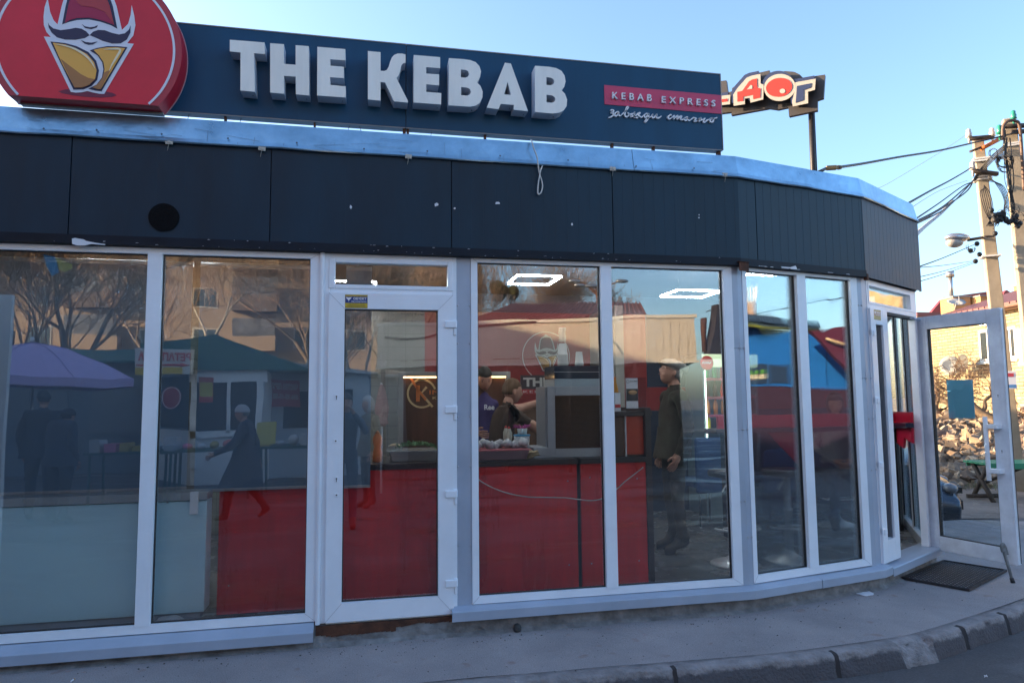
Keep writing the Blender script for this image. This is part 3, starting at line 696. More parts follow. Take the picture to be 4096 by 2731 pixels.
LG = {  # layers: (colour, list of outlines)
 'shadow': [[(500+0,785),(560,768),(650,760),(760,765),(880,780),(970,800),(998,818),(960,832),(860,838),(740,832),(620,818),(530,800)]],
 'white': [[(378,318),(440,322),(1090,375),(1147,380),(893,808),(850,806),(800,796),(750,783),(700,794),(650,797),(608,790)],
           [(410,-12),(384,70),(375,150),(378,220),(400,280),(440,325),(540,365),(660,372),(770,350),(880,378),(1000,390),(1090,374),(1142,310),(1160,220),(1150,140),(1128,50),(1120,130),(1098,210),(1045,262),(900,200),(770,180),(600,190),(495,215),(462,180),(432,110)],
           [(495,215),(530,60),(565,-60),(610,-120),(690,-148),(735,-176),(765,-190),(795,-176),(830,-148),(910,-120),(955,-60),(1000,60),(1045,262),(900,215),(770,195),(600,205)]],
 'navy': [[(535,215),(565,60),(592,-50),(635,-100),(720,-118),(800,-118),(890,-100),(928,-50),(968,60),(1006,252),(950,222),(860,192),(760,172),(660,178),(590,195)],
          [(415,200),(425,222),(460,250),(520,265),(600,255),(650,245),(700,252),(740,275),(770,308),(730,332),(650,346),(560,344),(490,325),(445,285),(420,240)],
          [(770,308),(800,278),(845,263),(900,266),(960,288),(1020,302),(1070,292),(1105,262),(1120,225),(1118,285),(1088,345),(1035,377),(960,378),(880,355),(815,325)],
          [(703,212),(730,232),(770,240),(810,236),(840,222),(832,242),(785,256),(730,246)],[(693,348),(735,366),(785,372),(838,362),(800,386),(760,390),(725,378)],
          [(435,362),(560,375),(660,402),(760,452),(825,525),(850,610),(835,690),(790,740),(720,770),(632,772),(520,540)],
          [(772,438),(830,418),(920,402),(1000,402),(1093,410),(980,600),(873,786),(820,780),(760,765),(830,730),(875,670),(888,600),(878,540),(838,480)]],
 'fez': [[(560,203),(588,60),(615,-40),(650,-84),(720,-100),(800,-100),(872,-84),(905,-40),(942,60),(980,222),(900,190),(820,168),(760,158),(660,162),(600,180)]],
 'fez2': [[(650,-84),(720,-100),(800,-100),(872,-84),(905,-40),(942,60),(980,222),(960,190),(900,110),(800,70),(700,60),(660,20)]],
 'orange': [[(458,375),(560,390),(650,420),(750,472),(810,540),(832,610),(820,680),(770,735),(710,757),(645,758),(540,560)],
            [(806,438),(860,424),(920,416),(1000,414),(1074,422),(975,590),(868,770),(845,771),(800,758),(850,720),(890,665),(900,600),(890,540),(850,480)]],
 'brown': [[(525,512),(580,555),(640,600),(700,645),(760,675),(818,688),(770,735),(710,757),(645,758)],[(894,632),(955,603),(868,770),(845,771),(800,758),(850,720),(884,675)]],
}
HL = [[(478,390),(570,405),(660,436),(745,492),(795,550),(820,600)], [(892,436),(960,432),(1034,436),(1005,500),(968,560),(940,622)]]
def norm(p): x, z = NP(*p); return ((x - cx) / ring, (z - cz) / ring)
LGN = {k: [[norm(p) for p in q] for q in v] for k, v in LG.items()}; HLN = [[norm(p) for p in q] for q in HL]
def emblem(parent, c, r, y, th, cols, clip=None, ringw=.027):
    """c centre, r ring radius, faces -y"""
    order = ['shadow', 'white', 'navy', 'fez', 'fez2', 'orange', 'brown']; mats = []; g = G(); h = 0
    for i, k in enumerate(order):
        if k not in cols: continue
        g.cur = len(mats); mats.append(cols[k])
        for j, q in enumerate(LGN[k]):
            h = th * (i + 1) + th * .12 * j; g.prism([(c.x + a * r, y - h + th * .5, c.z + b * r) for a, b in q], (0, -th * .5, 0))
    g.cur = len(mats); mats.append(cols['hl'])
    for q in HLN:
        P = smoothpts([Vector((c.x + a * r, y - th * 8, c.z + b * r)) for a, b in q], 4); n = len(P)
        stroke(g, P, [.026 * r * math.sin(PI * (i + .3) / n) for i in range(n)], (0, -th * .5, 0))
    e = g.build('emblem', mats, parent)
    g = G(); a0 = math.asin(max(-.98, (clip - c.z) / r)) if clip is not None else -PI / 2
    P = [Vector((c.x + r * math.cos(a0 + (PI - 2 * a0) * i / 110), y, c.z + r * math.sin(a0 + (PI - 2 * a0) * i / 110))) for i in range(111)]
    stroke(g, P, ringw * r, (0, -th * 2, 0)); g.build('ring', cols['white'], parent)
    return e
mkcol = lambda tag_, W, Nv, F1, F2, O, B, S: dict(white=M('em_white' + tag_, W, .45), navy=M('em_navy' + tag_, Nv, .45), fez=M('em_fez' + tag_, F1, .45), fez2=M('em_fez2' + tag_, F2, .45), orange=M('em_orange' + tag_, O, .45), brown=M('em_brown' + tag_, B, .45), shadow=M('em_dusk' + tag_, S, .45), hl=M('em_cream' + tag_, (.82, .74, .5), .45))
g = G(); g.prism([p + Vector((0, 0, 0)) for p in disc_pts(ring, RY)], (0, -.0012, 0)); g.build('inner_disc', red_s, rsign)
emblem(rsign, Vector((cx, 0, cz)), ring, RY - .0012, .0016, mkcol('', (.70, .74, .84), (.018, .022, .07), (.36, .012, .07), (.44, .045, .06), (.80, .42, .08), (.38, .17, .06), (.16, .012, .05)), clip=chord_z + .006)

# ------------------------------------------------------------------ neighbouring sign on a pole, seen past the end of the roof sign
DD = 7.4; dn = Vector((-.70, -.714, 0)); dc = atD(3090, 370, DD)
def DP(u, v, off=0): return hit(u, v, dc + dn * off, dn)
dog = thing('pole_sign', 'cut out sign of white edged red and navy letters on a thin roof pole', 'sign', (atD(3248, 680, DD).x, atD(3248, 680, DD).y, 3.16))
bp_ = [(2881,325),(2905,322),(2911,370),(2928,366),(2928,354),(2962,327),(3000,300),(3078,282),(3077,310),(3100,295),(3140,285),(3177,288),(3198,298),(3212,312),(3300,299),(3294,392),(3270,400),(3270,442),(3156,466),(3153,429),(3112,438),(3077,433),(3000,447),(2925,461),(2926,448),(2886,453),(2840,455),(2836,330)]
dgrey = M('dog_backplate', (.06, .055, .055), .5); dnavy = M('dog_navy', (.03, .045, .11), .4); dwhite = M('dog_white', (.44, .41, .35), .45); dred = M('dog_red', (.62, .04, .022), .4)
g = G(); g.prism([DP(*p) for p in bp_], dn * -.05); g.build('backplate', dgrey, dog)
def Z4(x, y): return (3000 + x / 2.146, 200 + y / 2.146)
def el(cx_, cy_, rx, ry, rot, n=28, f=Z4):
    c_, s_ = math.cos(rot), math.sin(rot); return [f(cx_ + rx * math.cos(t) * c_ - ry * math.sin(t) * s_, cy_ + rx * math.cos(t) * s_ + ry * math.sin(t) * c_) for t in [2 * PI * i / n for i in range(n)]]
shapes = [([Z3(*p) for p in [(1995,600),(2030,545),(2110,455),(2150,438),(2228,422),(2230,505),(2255,512),(2252,640),(2143,668),(2138,625),(2095,632),(2095,680),(2000,695)]],
           [Z3(*p) for p in [(2030,575),(2072,566),(2130,485),(2160,468),(2198,460),(2200,540),(2228,545),(2225,622),(2166,635),(2165,598),(2080,615),(2080,650),(2030,657)]], [Z3(*p) for p in [(2112,555),(2145,515),(2158,520),(2158,548)]], dred),
          (el(256, 325, 136, 116, -.12), el(250, 323, 113, 80, -.16), el(279, 355, 24, 20, 0), dred),
          ([Z4(*p) for p in [(388,282),(565,250),(558,345),(498,362),(500,460),(368,488),(362,440),(392,330)]], [Z4(*p) for p in [(403,312),(527,287),(523,325),(462,346),(460,435),(392,455)]], None, dnavy),
          ([Z3(*p) for p in [(1820,618),(1970,600),(1968,680),(1820,698)]], [Z3(*p) for p in [(1820,647),(1945,632),(1945,655),(1820,670)]], None, dred)]
for o_, i_, h_, m_ in shapes:
    g = G(); g.prism([DP(*p, .02) for p in o_], dn * .09); sd = g.build('letter', dnavy, dog)
    g = G(); g.prism([DP(*p, .112) for p in o_], dn * .006); 
    g.cur = 1; g.prism([DP(*p, .119) for p in i_], dn * .004)
    if h_: g.cur = 0; g.prism([DP(*p, .124) for p in h_], dn * .004)
    g.build('letter_face', [dwhite, m_], sd)
g = G(); pb = atD(3250, 700, DD); pt = DP(3243, 400, -.08); g.tube([(pb.x, pb.y, 3.1), pt], .030, 10); g.tube([Vector((pb.x, pb.y, 3.1)) + Vector((.05, 0, 0)), pt + Vector((.035, 0, 0))], .006, 5); g.build('pole', darksteel, dog)
# ------------------------------------------------------------------ ground, road, pavement, kerb
def gz(x, y):
    s_ = min(1, max(0, (y - .8) / 2.2)) if x > 3 else 0
    s_ = s_ * s_ * (3 - 2 * s_) * min(1, max(0, (x - 5.2) / 1.2)); return -.13 - .27 * s_
def noise_mat_ground():
    m = bpy.data.materials.new('road_asphalt'); m.use_nodes = True; n = m.node_tree.nodes; l = m.node_tree.links; b = n['Principled BSDF']
    tc = n.new('ShaderNodeTexCoord')
    a = n.new('ShaderNodeTexNoise'); a.inputs['Scale'].default_value = .55; a.inputs['Detail'].default_value = 8; a.inputs['Roughness'].default_value = .6; a.inputs['Distortion'].default_value = .6
    f = n.new('ShaderNodeTexNoise'); f.inputs['Scale'].default_value = 90; f.inputs['Detail'].default_value = 3
    v = n.new('ShaderNodeTexVoronoi'); v.inputs['Scale'].default_value = 120
    mp = n.new('ShaderNodeMapping'); mp.inputs['Scale'].default_value = (1, 2.2, 1); l.new(tc.outputs['Object'], mp.inputs[0]); l.new(mp.outputs[0], a.inputs['Vector'])
    for q in (f, v): l.new(tc.outputs['Object'], q.inputs['Vector'])
    cr = n.new('ShaderNodeValToRGB'); l.new(a.outputs[0], cr.inputs[0]); e = cr.color_ramp.elements
    e[0].position = .40; e[0].color = (.060, .052, .050, 1); e[1].position = .60; e[1].color = (.125, .115, .115, 1)
    mx = n.new('ShaderNodeMix'); mx.data_type = 'RGBA'; mx.blend_type = 'MULTIPLY'; mx.inputs[0].default_value = .55
    c2 = n.new('ShaderNodeMapRange'); c2.inputs[1].default_value = .3; c2.inputs[2].default_value = .7; c2.inputs[3].default_value = .6; c2.inputs[4].default_value = 1.25; l.new(f.outputs[0], c2.inputs[0])
    l.new(cr.outputs[0], mx.inputs[6]); l.new(c2.outputs[0], mx.inputs[7]); l.new(mx.outputs[2], b.inputs['Base Color'])
    rr = n.new('ShaderNodeMapRange'); rr.inputs[1].default_value = .38; rr.inputs[2].default_value = .5; rr.inputs[3].default_value = .32; rr.inputs[4].default_value = .85; l.new(a.outputs[0], rr.inputs[0]); l.new(rr.outputs[0], b.inputs['Roughness'])
    bp = n.new('ShaderNodeBump'); bp.inputs['Strength'].default_value = .5; bp.inputs['Distance'].default_value = .004; l.new(v.outputs[0], bp.inputs['Height']); l.new(bp.outputs[0], b.inputs['Normal'])
    return m
def pave_mat():
    m = bpy.data.materials.new('pavement_asphalt'); m.use_nodes = True; n = m.node_tree.nodes; l = m.node_tree.links; b = n['Principled BSDF']
    tc = n.new('ShaderNodeTexCoord')
    a = n.new('ShaderNodeTexNoise'); a.inputs['Scale'].default_value = 1.6; a.inputs['Detail'].default_value = 9; a.inputs['Roughness'].default_value = .62
    f = n.new('ShaderNodeTexNoise'); f.inputs['Scale'].default_value = 140; f.inputs['Detail'].default_value = 2
    st = n.new('ShaderNodeTexVoronoi'); st.inputs['Scale'].default_value = 17; st.inputs['Randomness'].default_value = 1
    rd = n.new('ShaderNodeTexNoise'); rd.inputs['Scale'].default_value = 7; rd.inputs['Detail'].default_value = 6
    for q in (a, f, st, rd): l.new(tc.outputs['Object'], q.inputs['Vector'])
    cr = n.new('ShaderNodeValToRGB'); l.new(a.outputs[0], cr.inputs[0]); e = cr.color_ramp.elements
    e[0].position = .34; e[0].color = (.26, .235, .232, 1); e[1].position = .66; e[1].color = (.36, .32, .31, 1)
    mx = n.new('ShaderNodeMix'); mx.data_type = 'RGBA'; mx.blend_type = 'MULTIPLY'; mx.inputs[0].default_value = .8
    c2 = n.new('ShaderNodeMapRange'); c2.inputs[1].default_value = .3; c2.inputs[2].default_value = .7; c2.inputs[3].default_value = .72; c2.inputs[4].default_value = 1.2; l.new(f.outputs[0], c2.inputs[0])
    l.new(cr.outputs[0], mx.inputs[6]); l.new(c2.outputs[0], mx.inputs[7])
    # dark specks of gravel and reddish grit
    sp = n.new('ShaderNodeMath'); sp.operation = 'LESS_THAN'; sp.inputs[1].default_value = .06; l.new(st.outputs['Distance'], sp.inputs[0])
    m2 = n.new('ShaderNodeMix'); m2.data_type = 'RGBA'; m2.inputs[7].default_value = (.035, .025, .022, 1); l.new(sp.outputs[0], m2.inputs[0]); l.new(mx.outputs[2], m2.inputs[6])
    rg = n.new('ShaderNodeMapRange'); rg.inputs[1].default_value = .64; rg.inputs[2].default_value = .72; rg.inputs[4].default_value = .5; l.new(rd.outputs[0], rg.inputs[0])
    m4 = n.new('ShaderNodeMix'); m4.data_type = 'RGBA'; m4.inputs[7].default_value = (.24, .13, .10, 1); l.new(rg.outputs[0], m4.inputs[0]); l.new(m2.outputs[2], m4.inputs[6])
    l.new(m4.outputs[2], b.inputs['Base Color']); b.inputs['Roughness'].default_value = .85
    bp = n.new('ShaderNodeBump'); bp.inputs['Strength'].default_value = .5; bp.inputs['Distance'].default_value = .004; l.new(f.outputs[0], bp.inputs['Height'])
    b2 = n.new('ShaderNodeBump'); b2.inputs['Strength'].default_value = .4; b2.inputs['Distance'].default_value = .03; l.new(a.outputs[0], b2.inputs['Height']); l.new(bp.outputs[0], b2.inputs['Normal']); l.new(b2.outputs[0], b.inputs['Normal'])
    return m
xs = [-900, -300, -120, -60] + [-40 + 2 * i for i in range(21)] + [2.5 + .5 * i for i in range(30)] + [18 + 2 * i for i in range(12)] + [60, 120, 300, 900]
ys = [-900, -300, -120, -60] + [-40 + 2 * i for i in range(20)] + [-1 + .4 * i for i in range(24)] + [9 + 2 * i for i in range(14)] + [60, 120, 300, 900]
g = G()
for x in xs:
    for y in ys: g.v.append((x, y, gz(x, y)))
ny = len(ys)
for i in range(len(xs) - 1):
    for j in range(ny - 1): a = i * ny + j; g.face((a, a + ny, a + ny + 1, a + 1))
struct(g.build('ground', noise_mat_ground(), smooth=True))
pm = pave_mat()
kerb_line = [(-7, -.80), (-3, -.80), (.6, -.80), (2.2, -.845), (3.1, -.79), (3.5, -.70), (3.9, -.57), (4.45, -.39), (5.2, -.10), (6.0, .26), (6.7, .75), (7.1, 1.3)]
KL = smoothpts([(x, y, 0) for x, y in kerb_line], 8)
inner = [(7.0, 2.6), (6.6, 3.3), (-7, 3.3)]
g = G(); KI = []
for i, p in enumerate(KL):
    t = (KL[min(i+1, len(KL)-1)] - KL[max(0, i-1)]).normalized(); KI.append(p + Vector((-t.y, t.x, 0)) * .10)
nn_ = len(KI); k = len(g.v)
for i, p in enumerate(KI):                     # fine quads from kerb to facade
    for j in range(9):
        q = p.lerp(Vector((p.x, max(p.y + .3, .02 if p.x < 2.6 else 2.6), 0)), j / 8); g.v.append((q.x, q.y, .004 * noise.noise(Vector((q.x * 2, q.y * 2, 0))) + (0.0 if j else .001)))
for i in range(nn_ - 1):
    for j in range(8): a = k + i * 9 + j; g.face((a, a + 9, a + 10, a + 1))
struct(g.build('pavement', pm, smooth=True))
# kerb stones: worn, chipped, with open joints
def kerb_mat():
    m = M('kerb_graded', (.27, .245, .24), .9, var=.3, scale=7, bump=1.0, bscale=60); n = m.node_tree.nodes; l = m.node_tree.links; b = n['Principled BSDF']
    src = b.inputs['Base Color'].links[0].from_socket; tc = n.new('ShaderNodeTexCoord'); sp = n.new('ShaderNodeSeparateXYZ'); l.new(tc.outputs['Object'], sp.inputs[0])
    nz = n.new('ShaderNodeTexNoise'); nz.inputs['Scale'].default_value = 11; nz.inputs['Detail'].default_value = 8; nz.inputs['Roughness'].default_value = .7; l.new(tc.outputs['Object'], nz.inputs['Vector'])
    ad = n.new('ShaderNodeMath'); ad.operation = 'MULTIPLY_ADD'; ad.inputs[1].default_value = .09; l.new(nz.outputs[0], ad.inputs[0]); l.new(sp.outputs[2], ad.inputs[2])
    mr = n.new('ShaderNodeMapRange'); mr.inputs[1].default_value = .004; mr.inputs[2].default_value = .022; l.new(ad.outputs[0], mr.inputs[0])
    mx = n.new('ShaderNodeMix'); mx.data_type = 'RGBA'; mx.inputs[6].default_value = (.10, .092, .098, 1); l.new(mr.outputs[0], mx.inputs[0]); l.new(src, mx.inputs[7]); l.new(mx.outputs[2], b.inputs['Base Color']); return m  # base colour runs darker lower down the kerb
kst = M('kerb_top', (.27, .245, .24), .9, var=.3, scale=7, bump=1.0, bscale=60); kfc = M('kerb_face', (.095, .088, .094), .9, var=.35, scale=5, bump=1.0, bscale=50); kbr = M('kerb_broken', (.27, .245, .24), .95, var=.35, scale=14, bump=1.5, bscale=50); kjt = M('kerb_joint', (.05, .044, .044), .95)
def resample(L, step):
    out = [L[0]]; acc = 0
    for a, b in zip(L[:-1], L[1:]):
        d = (b - a).length; t = step - acc
        while t < d: out.append(a.lerp(b, t / d)); t += step
        acc = d - (t - step)
    return out
KP = resample(KL, .02); g = G(); prof = [(-.105, -.02), (-.10, .0), (-.05, .003), (-.016, .003), (-.002, -.002), (.006, -.012), (.013, -.04), (.020, -.09), (.024, -.125), (.024, -.2)]
def nearest_s(u, v):
    p = onZ(u, v, 0); return min(range(len(KP)), key=lambda i: (KP[i] - p).length)
joints = [nearest_s(*q) for q in ((2722, 2700), (3362, 2620), (3858, 2510), (4008, 2455))]; joints += [20, 118, 214, 305] + [max(joints) + 44 * q for q in range(1, 4)]
broken = (nearest_s(3600, 2580), nearest_s(3745, 2550))
k = len(g.v); n = len(prof)
for i, p in enumerate(KP):
    t = (KP[min(i+1, len(KP)-1)] - KP[max(0, i-1)]).normalized(); o_ = Vector((t.y, -t.x, 0))
    jd = min(abs(i - j) for j in joints); br = 1 if broken[0] < i < broken[1] else 0
    for j, (a, z) in enumerate(prof):
        nz = noise.noise(Vector((p.x * 6, p.y * 6, j * .5))); n2 = noise.noise(Vector((p.x * 22, p.y * 22, j * 1.7))); n3 = noise.noise(Vector((p.x * 1.3, p.y * 1.3, 4)))
        aa, zz = a, z
        if j >= 2:
            aa += .008 * nz + .005 * n2; zz += .006 * nz * (1 if j < 7 else 0) + .004 * n2
            if j in (3, 4, 5, 6): c_ = max(0, nz + .45 * n2 - .16) * .045 + max(0, n3) * .008; aa -= c_ ; zz -= c_ * .6
            if br: aa += (.012 - .05 * max(0, 1 - abs(j - 4) / 4)) + .02 * n2; zz -= .03 * max(0, 1 - abs(j - 4.5) / 3) - .012 * nz
            if jd <= 1: aa -= (.017 if jd == 0 else .003) * (.6 + .8 * abs(n2)); zz -= .009 if jd == 0 else .002
        q = p + o_ * aa; g.v.append((q.x, q.y, zz))
for i in range(len(KP) - 1):
    jd = min(abs(i - j) for j in joints); br = broken[0] < i < broken[1]
    for j in range(n - 1):
        pz = KP[i]; g.cur = 3 if jd <= 0 and j >= 2 else (2 if br and j >= 3 else 0)
        a = k + i * n + j; g.face((a, a + 1, a + n + 1, a + n))
struct(g.build('kerb', [kerb_mat(), kfc, kbr, kjt], smooth=True))
# grit gathered along the kerb and wall foot
g = G()
for q in range(330):
    if q < 230: x = rnd.uniform(-1.6, 4.6); y = -.06 - abs(rnd.gauss(0, .09)); 
    else: x = rnd.uniform(0, 4.5); y = rnd.uniform(-.75, -.1)
    if x > 2.6: y += (x - 2.6) * (.22 if x < 3.85 else .36)
    r = rnd.choice([.0015, .002, .002, .003, .0045]); z = .002
    g.ell((x, y, z), (r * rnd.uniform(.7, 1.4), r, r * .7), 5, 4, )
o = g.build('grit', M('grit', (.10, .085, .075), .9, var=.6, scale=60)); struct(o, 'stuff'); o['label'] = 'loose grit and crumbs of mortar along the wall foot'
# litter
def litter(name, label, cat, P, mat, h):
    g = G(); g.prism(P, (0, 0, h)); return tag(g.build(name, mat), label, cat)
paper = M('litter_paper', (.75, .75, .78), .7)
P = []
cpt = onZ(3465, 2372, .004)
for t in range(16):
    a = t * 2 * PI / 16; P.append(onZ(3465 + 36 * math.cos(a) * rnd.uniform(.7, 1.1), 2374 + 9 * math.sin(a) * rnd.uniform(.7, 1.2), .004))
litter('spilt_powder', 'white splash of spilt powder on the pavement near the doorway', 'spill', P, paper, .004)
def butt(u, v, du, dv, label):
    a = onZ(u, v, .006); b = onZ(u + du, v + dv, .006); g = G(); g.tube([a, b], .0038, 8); m_ = a.lerp(b, .7); g.cur = 1; g.tube([m_, b + (b - a) * .02], .004, 8)
    tag(g.build('cigarette_butt', [paper, M('filter_tan', (.45, .25, .1), .8)]), label, 'cigarette butt')
butt(283, 2724, 15, -11, 'white cigarette butt lying on the pavement at the lower left')
def scrap(u, v, s_, label, m=paper):
    P = [onZ(u + s_ * math.cos(t) * rnd.uniform(.5, 1.2), v + s_ * .4 * math.sin(t) * rnd.uniform(.6, 1.2), .003) for t in [i * 2 * PI / 9 for i in range(9)]]
    P = [p + Vector((0, 0, .004 * (i % 3))) for i, p in enumerate(P)]; tag(litter('paper_scrap', label, 'scrap', P, m, .002), label, 'scrap')
scrap(2222, 2498, 13, 'crumpled scrap of paper by the foundation under the middle window')
scrap(1785, 2540, 9, 'pale chip of mortar lying before the middle door', M('mortar_chip', (.45, .44, .42), .9))
scrap(3760, 2203, 7, 'small white scrap on the pavement beyond the doormat')
scrap(3942, 2706, 9, 'white scrap lying on the road at the lower right')
g = G(); p = onZ(2062, 2512, 0); g.lathe([(.022, 0), (.026, .015), (.024, .035), (.012, .046)], (p.x, -.03, 0), 14); tag(g.build('drain_stub', M('stub_grey', (.06, .06, .06), .9, var=.4, scale=40)), 'short black pipe stub at the foundation under the middle window', 'pipe')

# rubber doormat
mc = [onZ(u, v, 0) for u, v in ((3615, 2317), (3782, 2248), (4028, 2281), (3888, 2356))]
mo = mc[0]; mu = (mc[1] - mc[0] + mc[2] - mc[3]) / 2; mv = (mc[3] - mc[0] + mc[2] - mc[1]) / 2
mat_r = M('mat_rubber', (.030, .028, .030), .75, var=.4, scale=30)
mt = thing('doormat', 'black ridged rubber doormat on the pavement below the open door', 'doormat', mo)
g = G(); U_, V_ = mu.length, mv.length; un, vn = mu.normalized(), mv.normalized()
T = Matrix((un, (vn - un * vn.dot(un)).normalized(), Vector((0, 0, 1)))).transposed().to_4x4(); T = Matrix.Translation(mo) @ T; V_ *= 1.0
sy = 1 if (T.to_3x3() @ Vector((0, 1, 0))).dot(mv) > 0 else -1
g.box(0, U_, 0, sy * V_, .004, .010, T); g.build('base', M('mat_dusty', (.30, .275, .265), .9, var=.3, scale=20), mt)
g = G()
for i in range(22): g.box(U_ * i / 22, U_ * i / 22 + .009, 0, sy * V_, .010, .014, T)
for j in range(16): g.box(0, U_, sy * V_ * j / 16, sy * (V_ * j / 16 + .012), .010, .014, T)
g.box(-.012, 0, -.0 , sy * V_, .004, .022, T); g.box(U_, U_ + .012, 0, sy * V_, .004, .022, T); g.box(-.012, U_ + .012, sy * V_, sy * (V_ + .012), .004, .022, T); g.box(-.012, U_ + .012, -sy * .012, 0, .004, .022, T)
g.build('ridges', mat_r, mt)
# walking stick leaning on the open leaf
tip = onZ(4052, 2330, 0); top = hit(4012, 2190, tip + Vector((0, .05, 0)), Vector((0, 1, 0)))
st = thing('walking_stick', 'grey walking stick leaning on the bottom of the open door', 'walking stick', tip)
g = G(); ax = (top - tip); pts = [tip + ax * t for t in (0.02, .5, .92)] + [top + Vector((-.004, 0, .0))]; g.tube(pts, [.011, .012, .014, .016], 10)
g.tube(smoothpts([top - ax * .12 + Vector((-.012, 0, 0)), top + Vector((-.012, 0, .012)), top + Vector((0, 0, .03)), top + Vector((.018, 0, .004)), top - ax * .2 + Vector((.02, 0, 0))], 4), .013, 10); g.build('shaft', M('stick_grey', (.17, .18, .18), .5, var=.3, scale=20), st)
g = G(); g.tube([tip, tip + ax * .14], [.016, .014], 12); g.build('ferrule', rubber, st)
# ------------------------------------------------------------------ people
def skin_mesh(J, B, name, mats, boneM, root, sub=1, extra=None):
    """J joints {k:(pos, radius)}, B bones [(a, b)], boneM {(a,b): material index}"""
    keys = list(J); idx = {k: i for i, k in enumerate(keys)}
    me = bpy.data.meshes.new(name); me.from_pydata([J[k][0] for k in keys], [(idx[a], idx[b]) for a, b in B], [])
    o = bpy.data.objects.new(name, me); COL.objects.link(o)
    sk = o.modifiers.new('s', 'SKIN'); sk.use_smooth_shade = True
    for k in keys:
        d = me.skin_vertices[0].data[idx[k]]; r = J[k][1]; d.radius = r if isinstance(r, tuple) else (r, r); d.use_root = (k == root)
    s2 = o.modifiers.new('u', 'SUBSURF'); s2.levels = sub; s2.render_levels = sub
    out = bpy.data.meshes.new_from_object(o.evaluated_get(bpy.context.evaluated_depsgraph_get()))
    bpy.data.objects.remove(o); bpy.data.meshes.remove(me)
    segs = [(Vector(J[a][0]), Vector(J[b][0]), J[a][1], J[b][1], boneM.get((a, b), 0)) for a, b in B]
    g = G(); g.v = [tuple(v.co) for v in out.vertices]
    for p in out.polygons:
        c = p.center; best = 1e9; mi = 0
        for a, b, ra, rb, m_ in segs:
            ab = b - a; t = max(0, min(1, (c - a).dot(ab) / max(1e-9, ab.length_squared))); r = ra if not isinstance(ra, tuple) else max(ra); r2 = rb if not isinstance(rb, tuple) else max(rb)
            d = (c - a - ab * t).length / (r * (1 - t) + r2 * t)
            if d < best: best = d; mi = m_
        g.cur = mi; g.smooth = True; g.face(p.vertices)
    nrm = [v.normal.copy() for v in out.vertices]; cl = [0] * len(g.v)
    for f, mi in zip(g.f, g.mi):
        if mi in (1, 2):
            for q in f: cl[q] = 1
    for i, v in enumerate(g.v):
        if cl[i]:
            p = Vector(v); a = noise.noise(Vector((p.x * 7, p.y * 7, p.z * 16))) * .011 + noise.noise(Vector((p.x * 18 + p.z * 9, p.y * 18, p.z * 26 + 5))) * .005
            g.v[i] = tuple(p + nrm[i] * a)
    bpy.data.meshes.remove(out)
    if extra: extra(g)
    return g
skinm = M('skin', (.46, .25, .18), .5, var=.06, scale=20, spec=.3)
eyem = M('eye_dark', (.03, .02, .02), .3); lipm = M('lip', (.34, .12, .10), .5)
def head_into(g, c, T, size=1.0, skin_i=0, eye_i=3, lip_i=4):
    """face looks along local +y; c head centre"""
    k = len(g.v); n, m = 20, 16; g.smooth = True; g.cur = skin_i
    MT = Matrix.Translation(c) @ T
    for i in range(m + 1):
        th = PI * i / m; z = -math.cos(th)
        for j in range(n):
            a = 2 * PI * j / n; x = math.sin(th) * math.cos(a); y = math.sin(th) * math.sin(a)
            px, py, pz = x * .074, y * .096, z * .118
            if z < 0: px *= 1 - .32 * (-z) ** 1.5; py = py * (1 - .12 * -z) + (.012 * -z if y > 0 else .018 * -z)      # jaw
            if y > .2:
                f = max(0, 1 - abs(x) / .22); nz_ = max(0, 1 - abs(z + .16) / .26)
                py += .024 * f * nz_ ** .8 - (.010 * max(0, 1 - abs(abs(x) - .38) / .22) * max(0, 1 - abs(z - .06) / .16))
                py += .006 * max(0, 1 - abs(x) / .3) * max(0, 1 - abs(z + .52) / .1) + .008 * max(0, 1 - abs(x) / .35) * max(0, 1 - abs(z + .85) / .15) + .005 * max(0, 1 - abs(z - .24) / .1)
            g.v.append(tuple(MT @ (Vector((px, py, pz)) * size)))
    for i in range(m):
        for j in range(n): a = k + i * n + j; b = k + i * n + (j + 1) % n; g.face((a, b, b + n, a + n))
    for s_ in (-1, 1):
        g.cur = skin_i; g.ell(MT @ (Vector((s_ * .075, -.008, -.008)) * size), (.010 * size, .018 * size, .030 * size), 8, 6, T.to_4x4())
        g.cur = eye_i; g.ell(MT @ (Vector((s_ * .029, .082, .008)) * size), (.012 * size, .006 * size, .006 * size), 8, 5, T.to_4x4())
        g.ell(MT @ (Vector((s_ * .030, .089, .029)) * size), (.016 * size, .005 * size, .0035 * size), 8, 4, T.to_4x4())
    g.cur = lip_i; g.ell(MT @ (Vector((0, .0925, -.058)) * size), (.022 * size, .007 * size, .006 * size), 8, 5, T.to_4x4())
    g.smooth = False
def hair_mesh(c, T, style, size=1.0):
    g = G(); g.smooth = True; n, m = 22, 14; k = 0; MT = Matrix.Translation(c) @ T; keep = {}
    for i in range(m + 1):
        th = PI * i / m; z = -math.cos(th)
        for j in range(n):
            a = 2 * PI * j / n; x = math.sin(th) * math.cos(a); y = math.sin(th) * math.sin(a)
            r = 1.10 + .05 * noise.noise(Vector((x * 5, y * 5, z * 5)))
            if style == 'long': r += .12
            line = {'short': .42 if y > .35 else (.05 if y > -.1 else -.35), 'crop': .5 if y > .3 else (.12 if y > -.1 else -.3), 'long': .5 if y > .45 else (-.75), 'hat': .22 if y > .3 else (.12 if y > -.2 else -.15)}[style]
            zz = z
            if z < line - .1: r = .80
            g.v.append(tuple(MT @ (Vector((x * .074 * r, y * .096 * r - .003, z * .118 * r + .002)) * size)))
    for i in range(m):
        for j in range(n): a = i * n + j; b = i * n + (j + 1) % n; g.face((a, b, b + n, a + n))
    return g
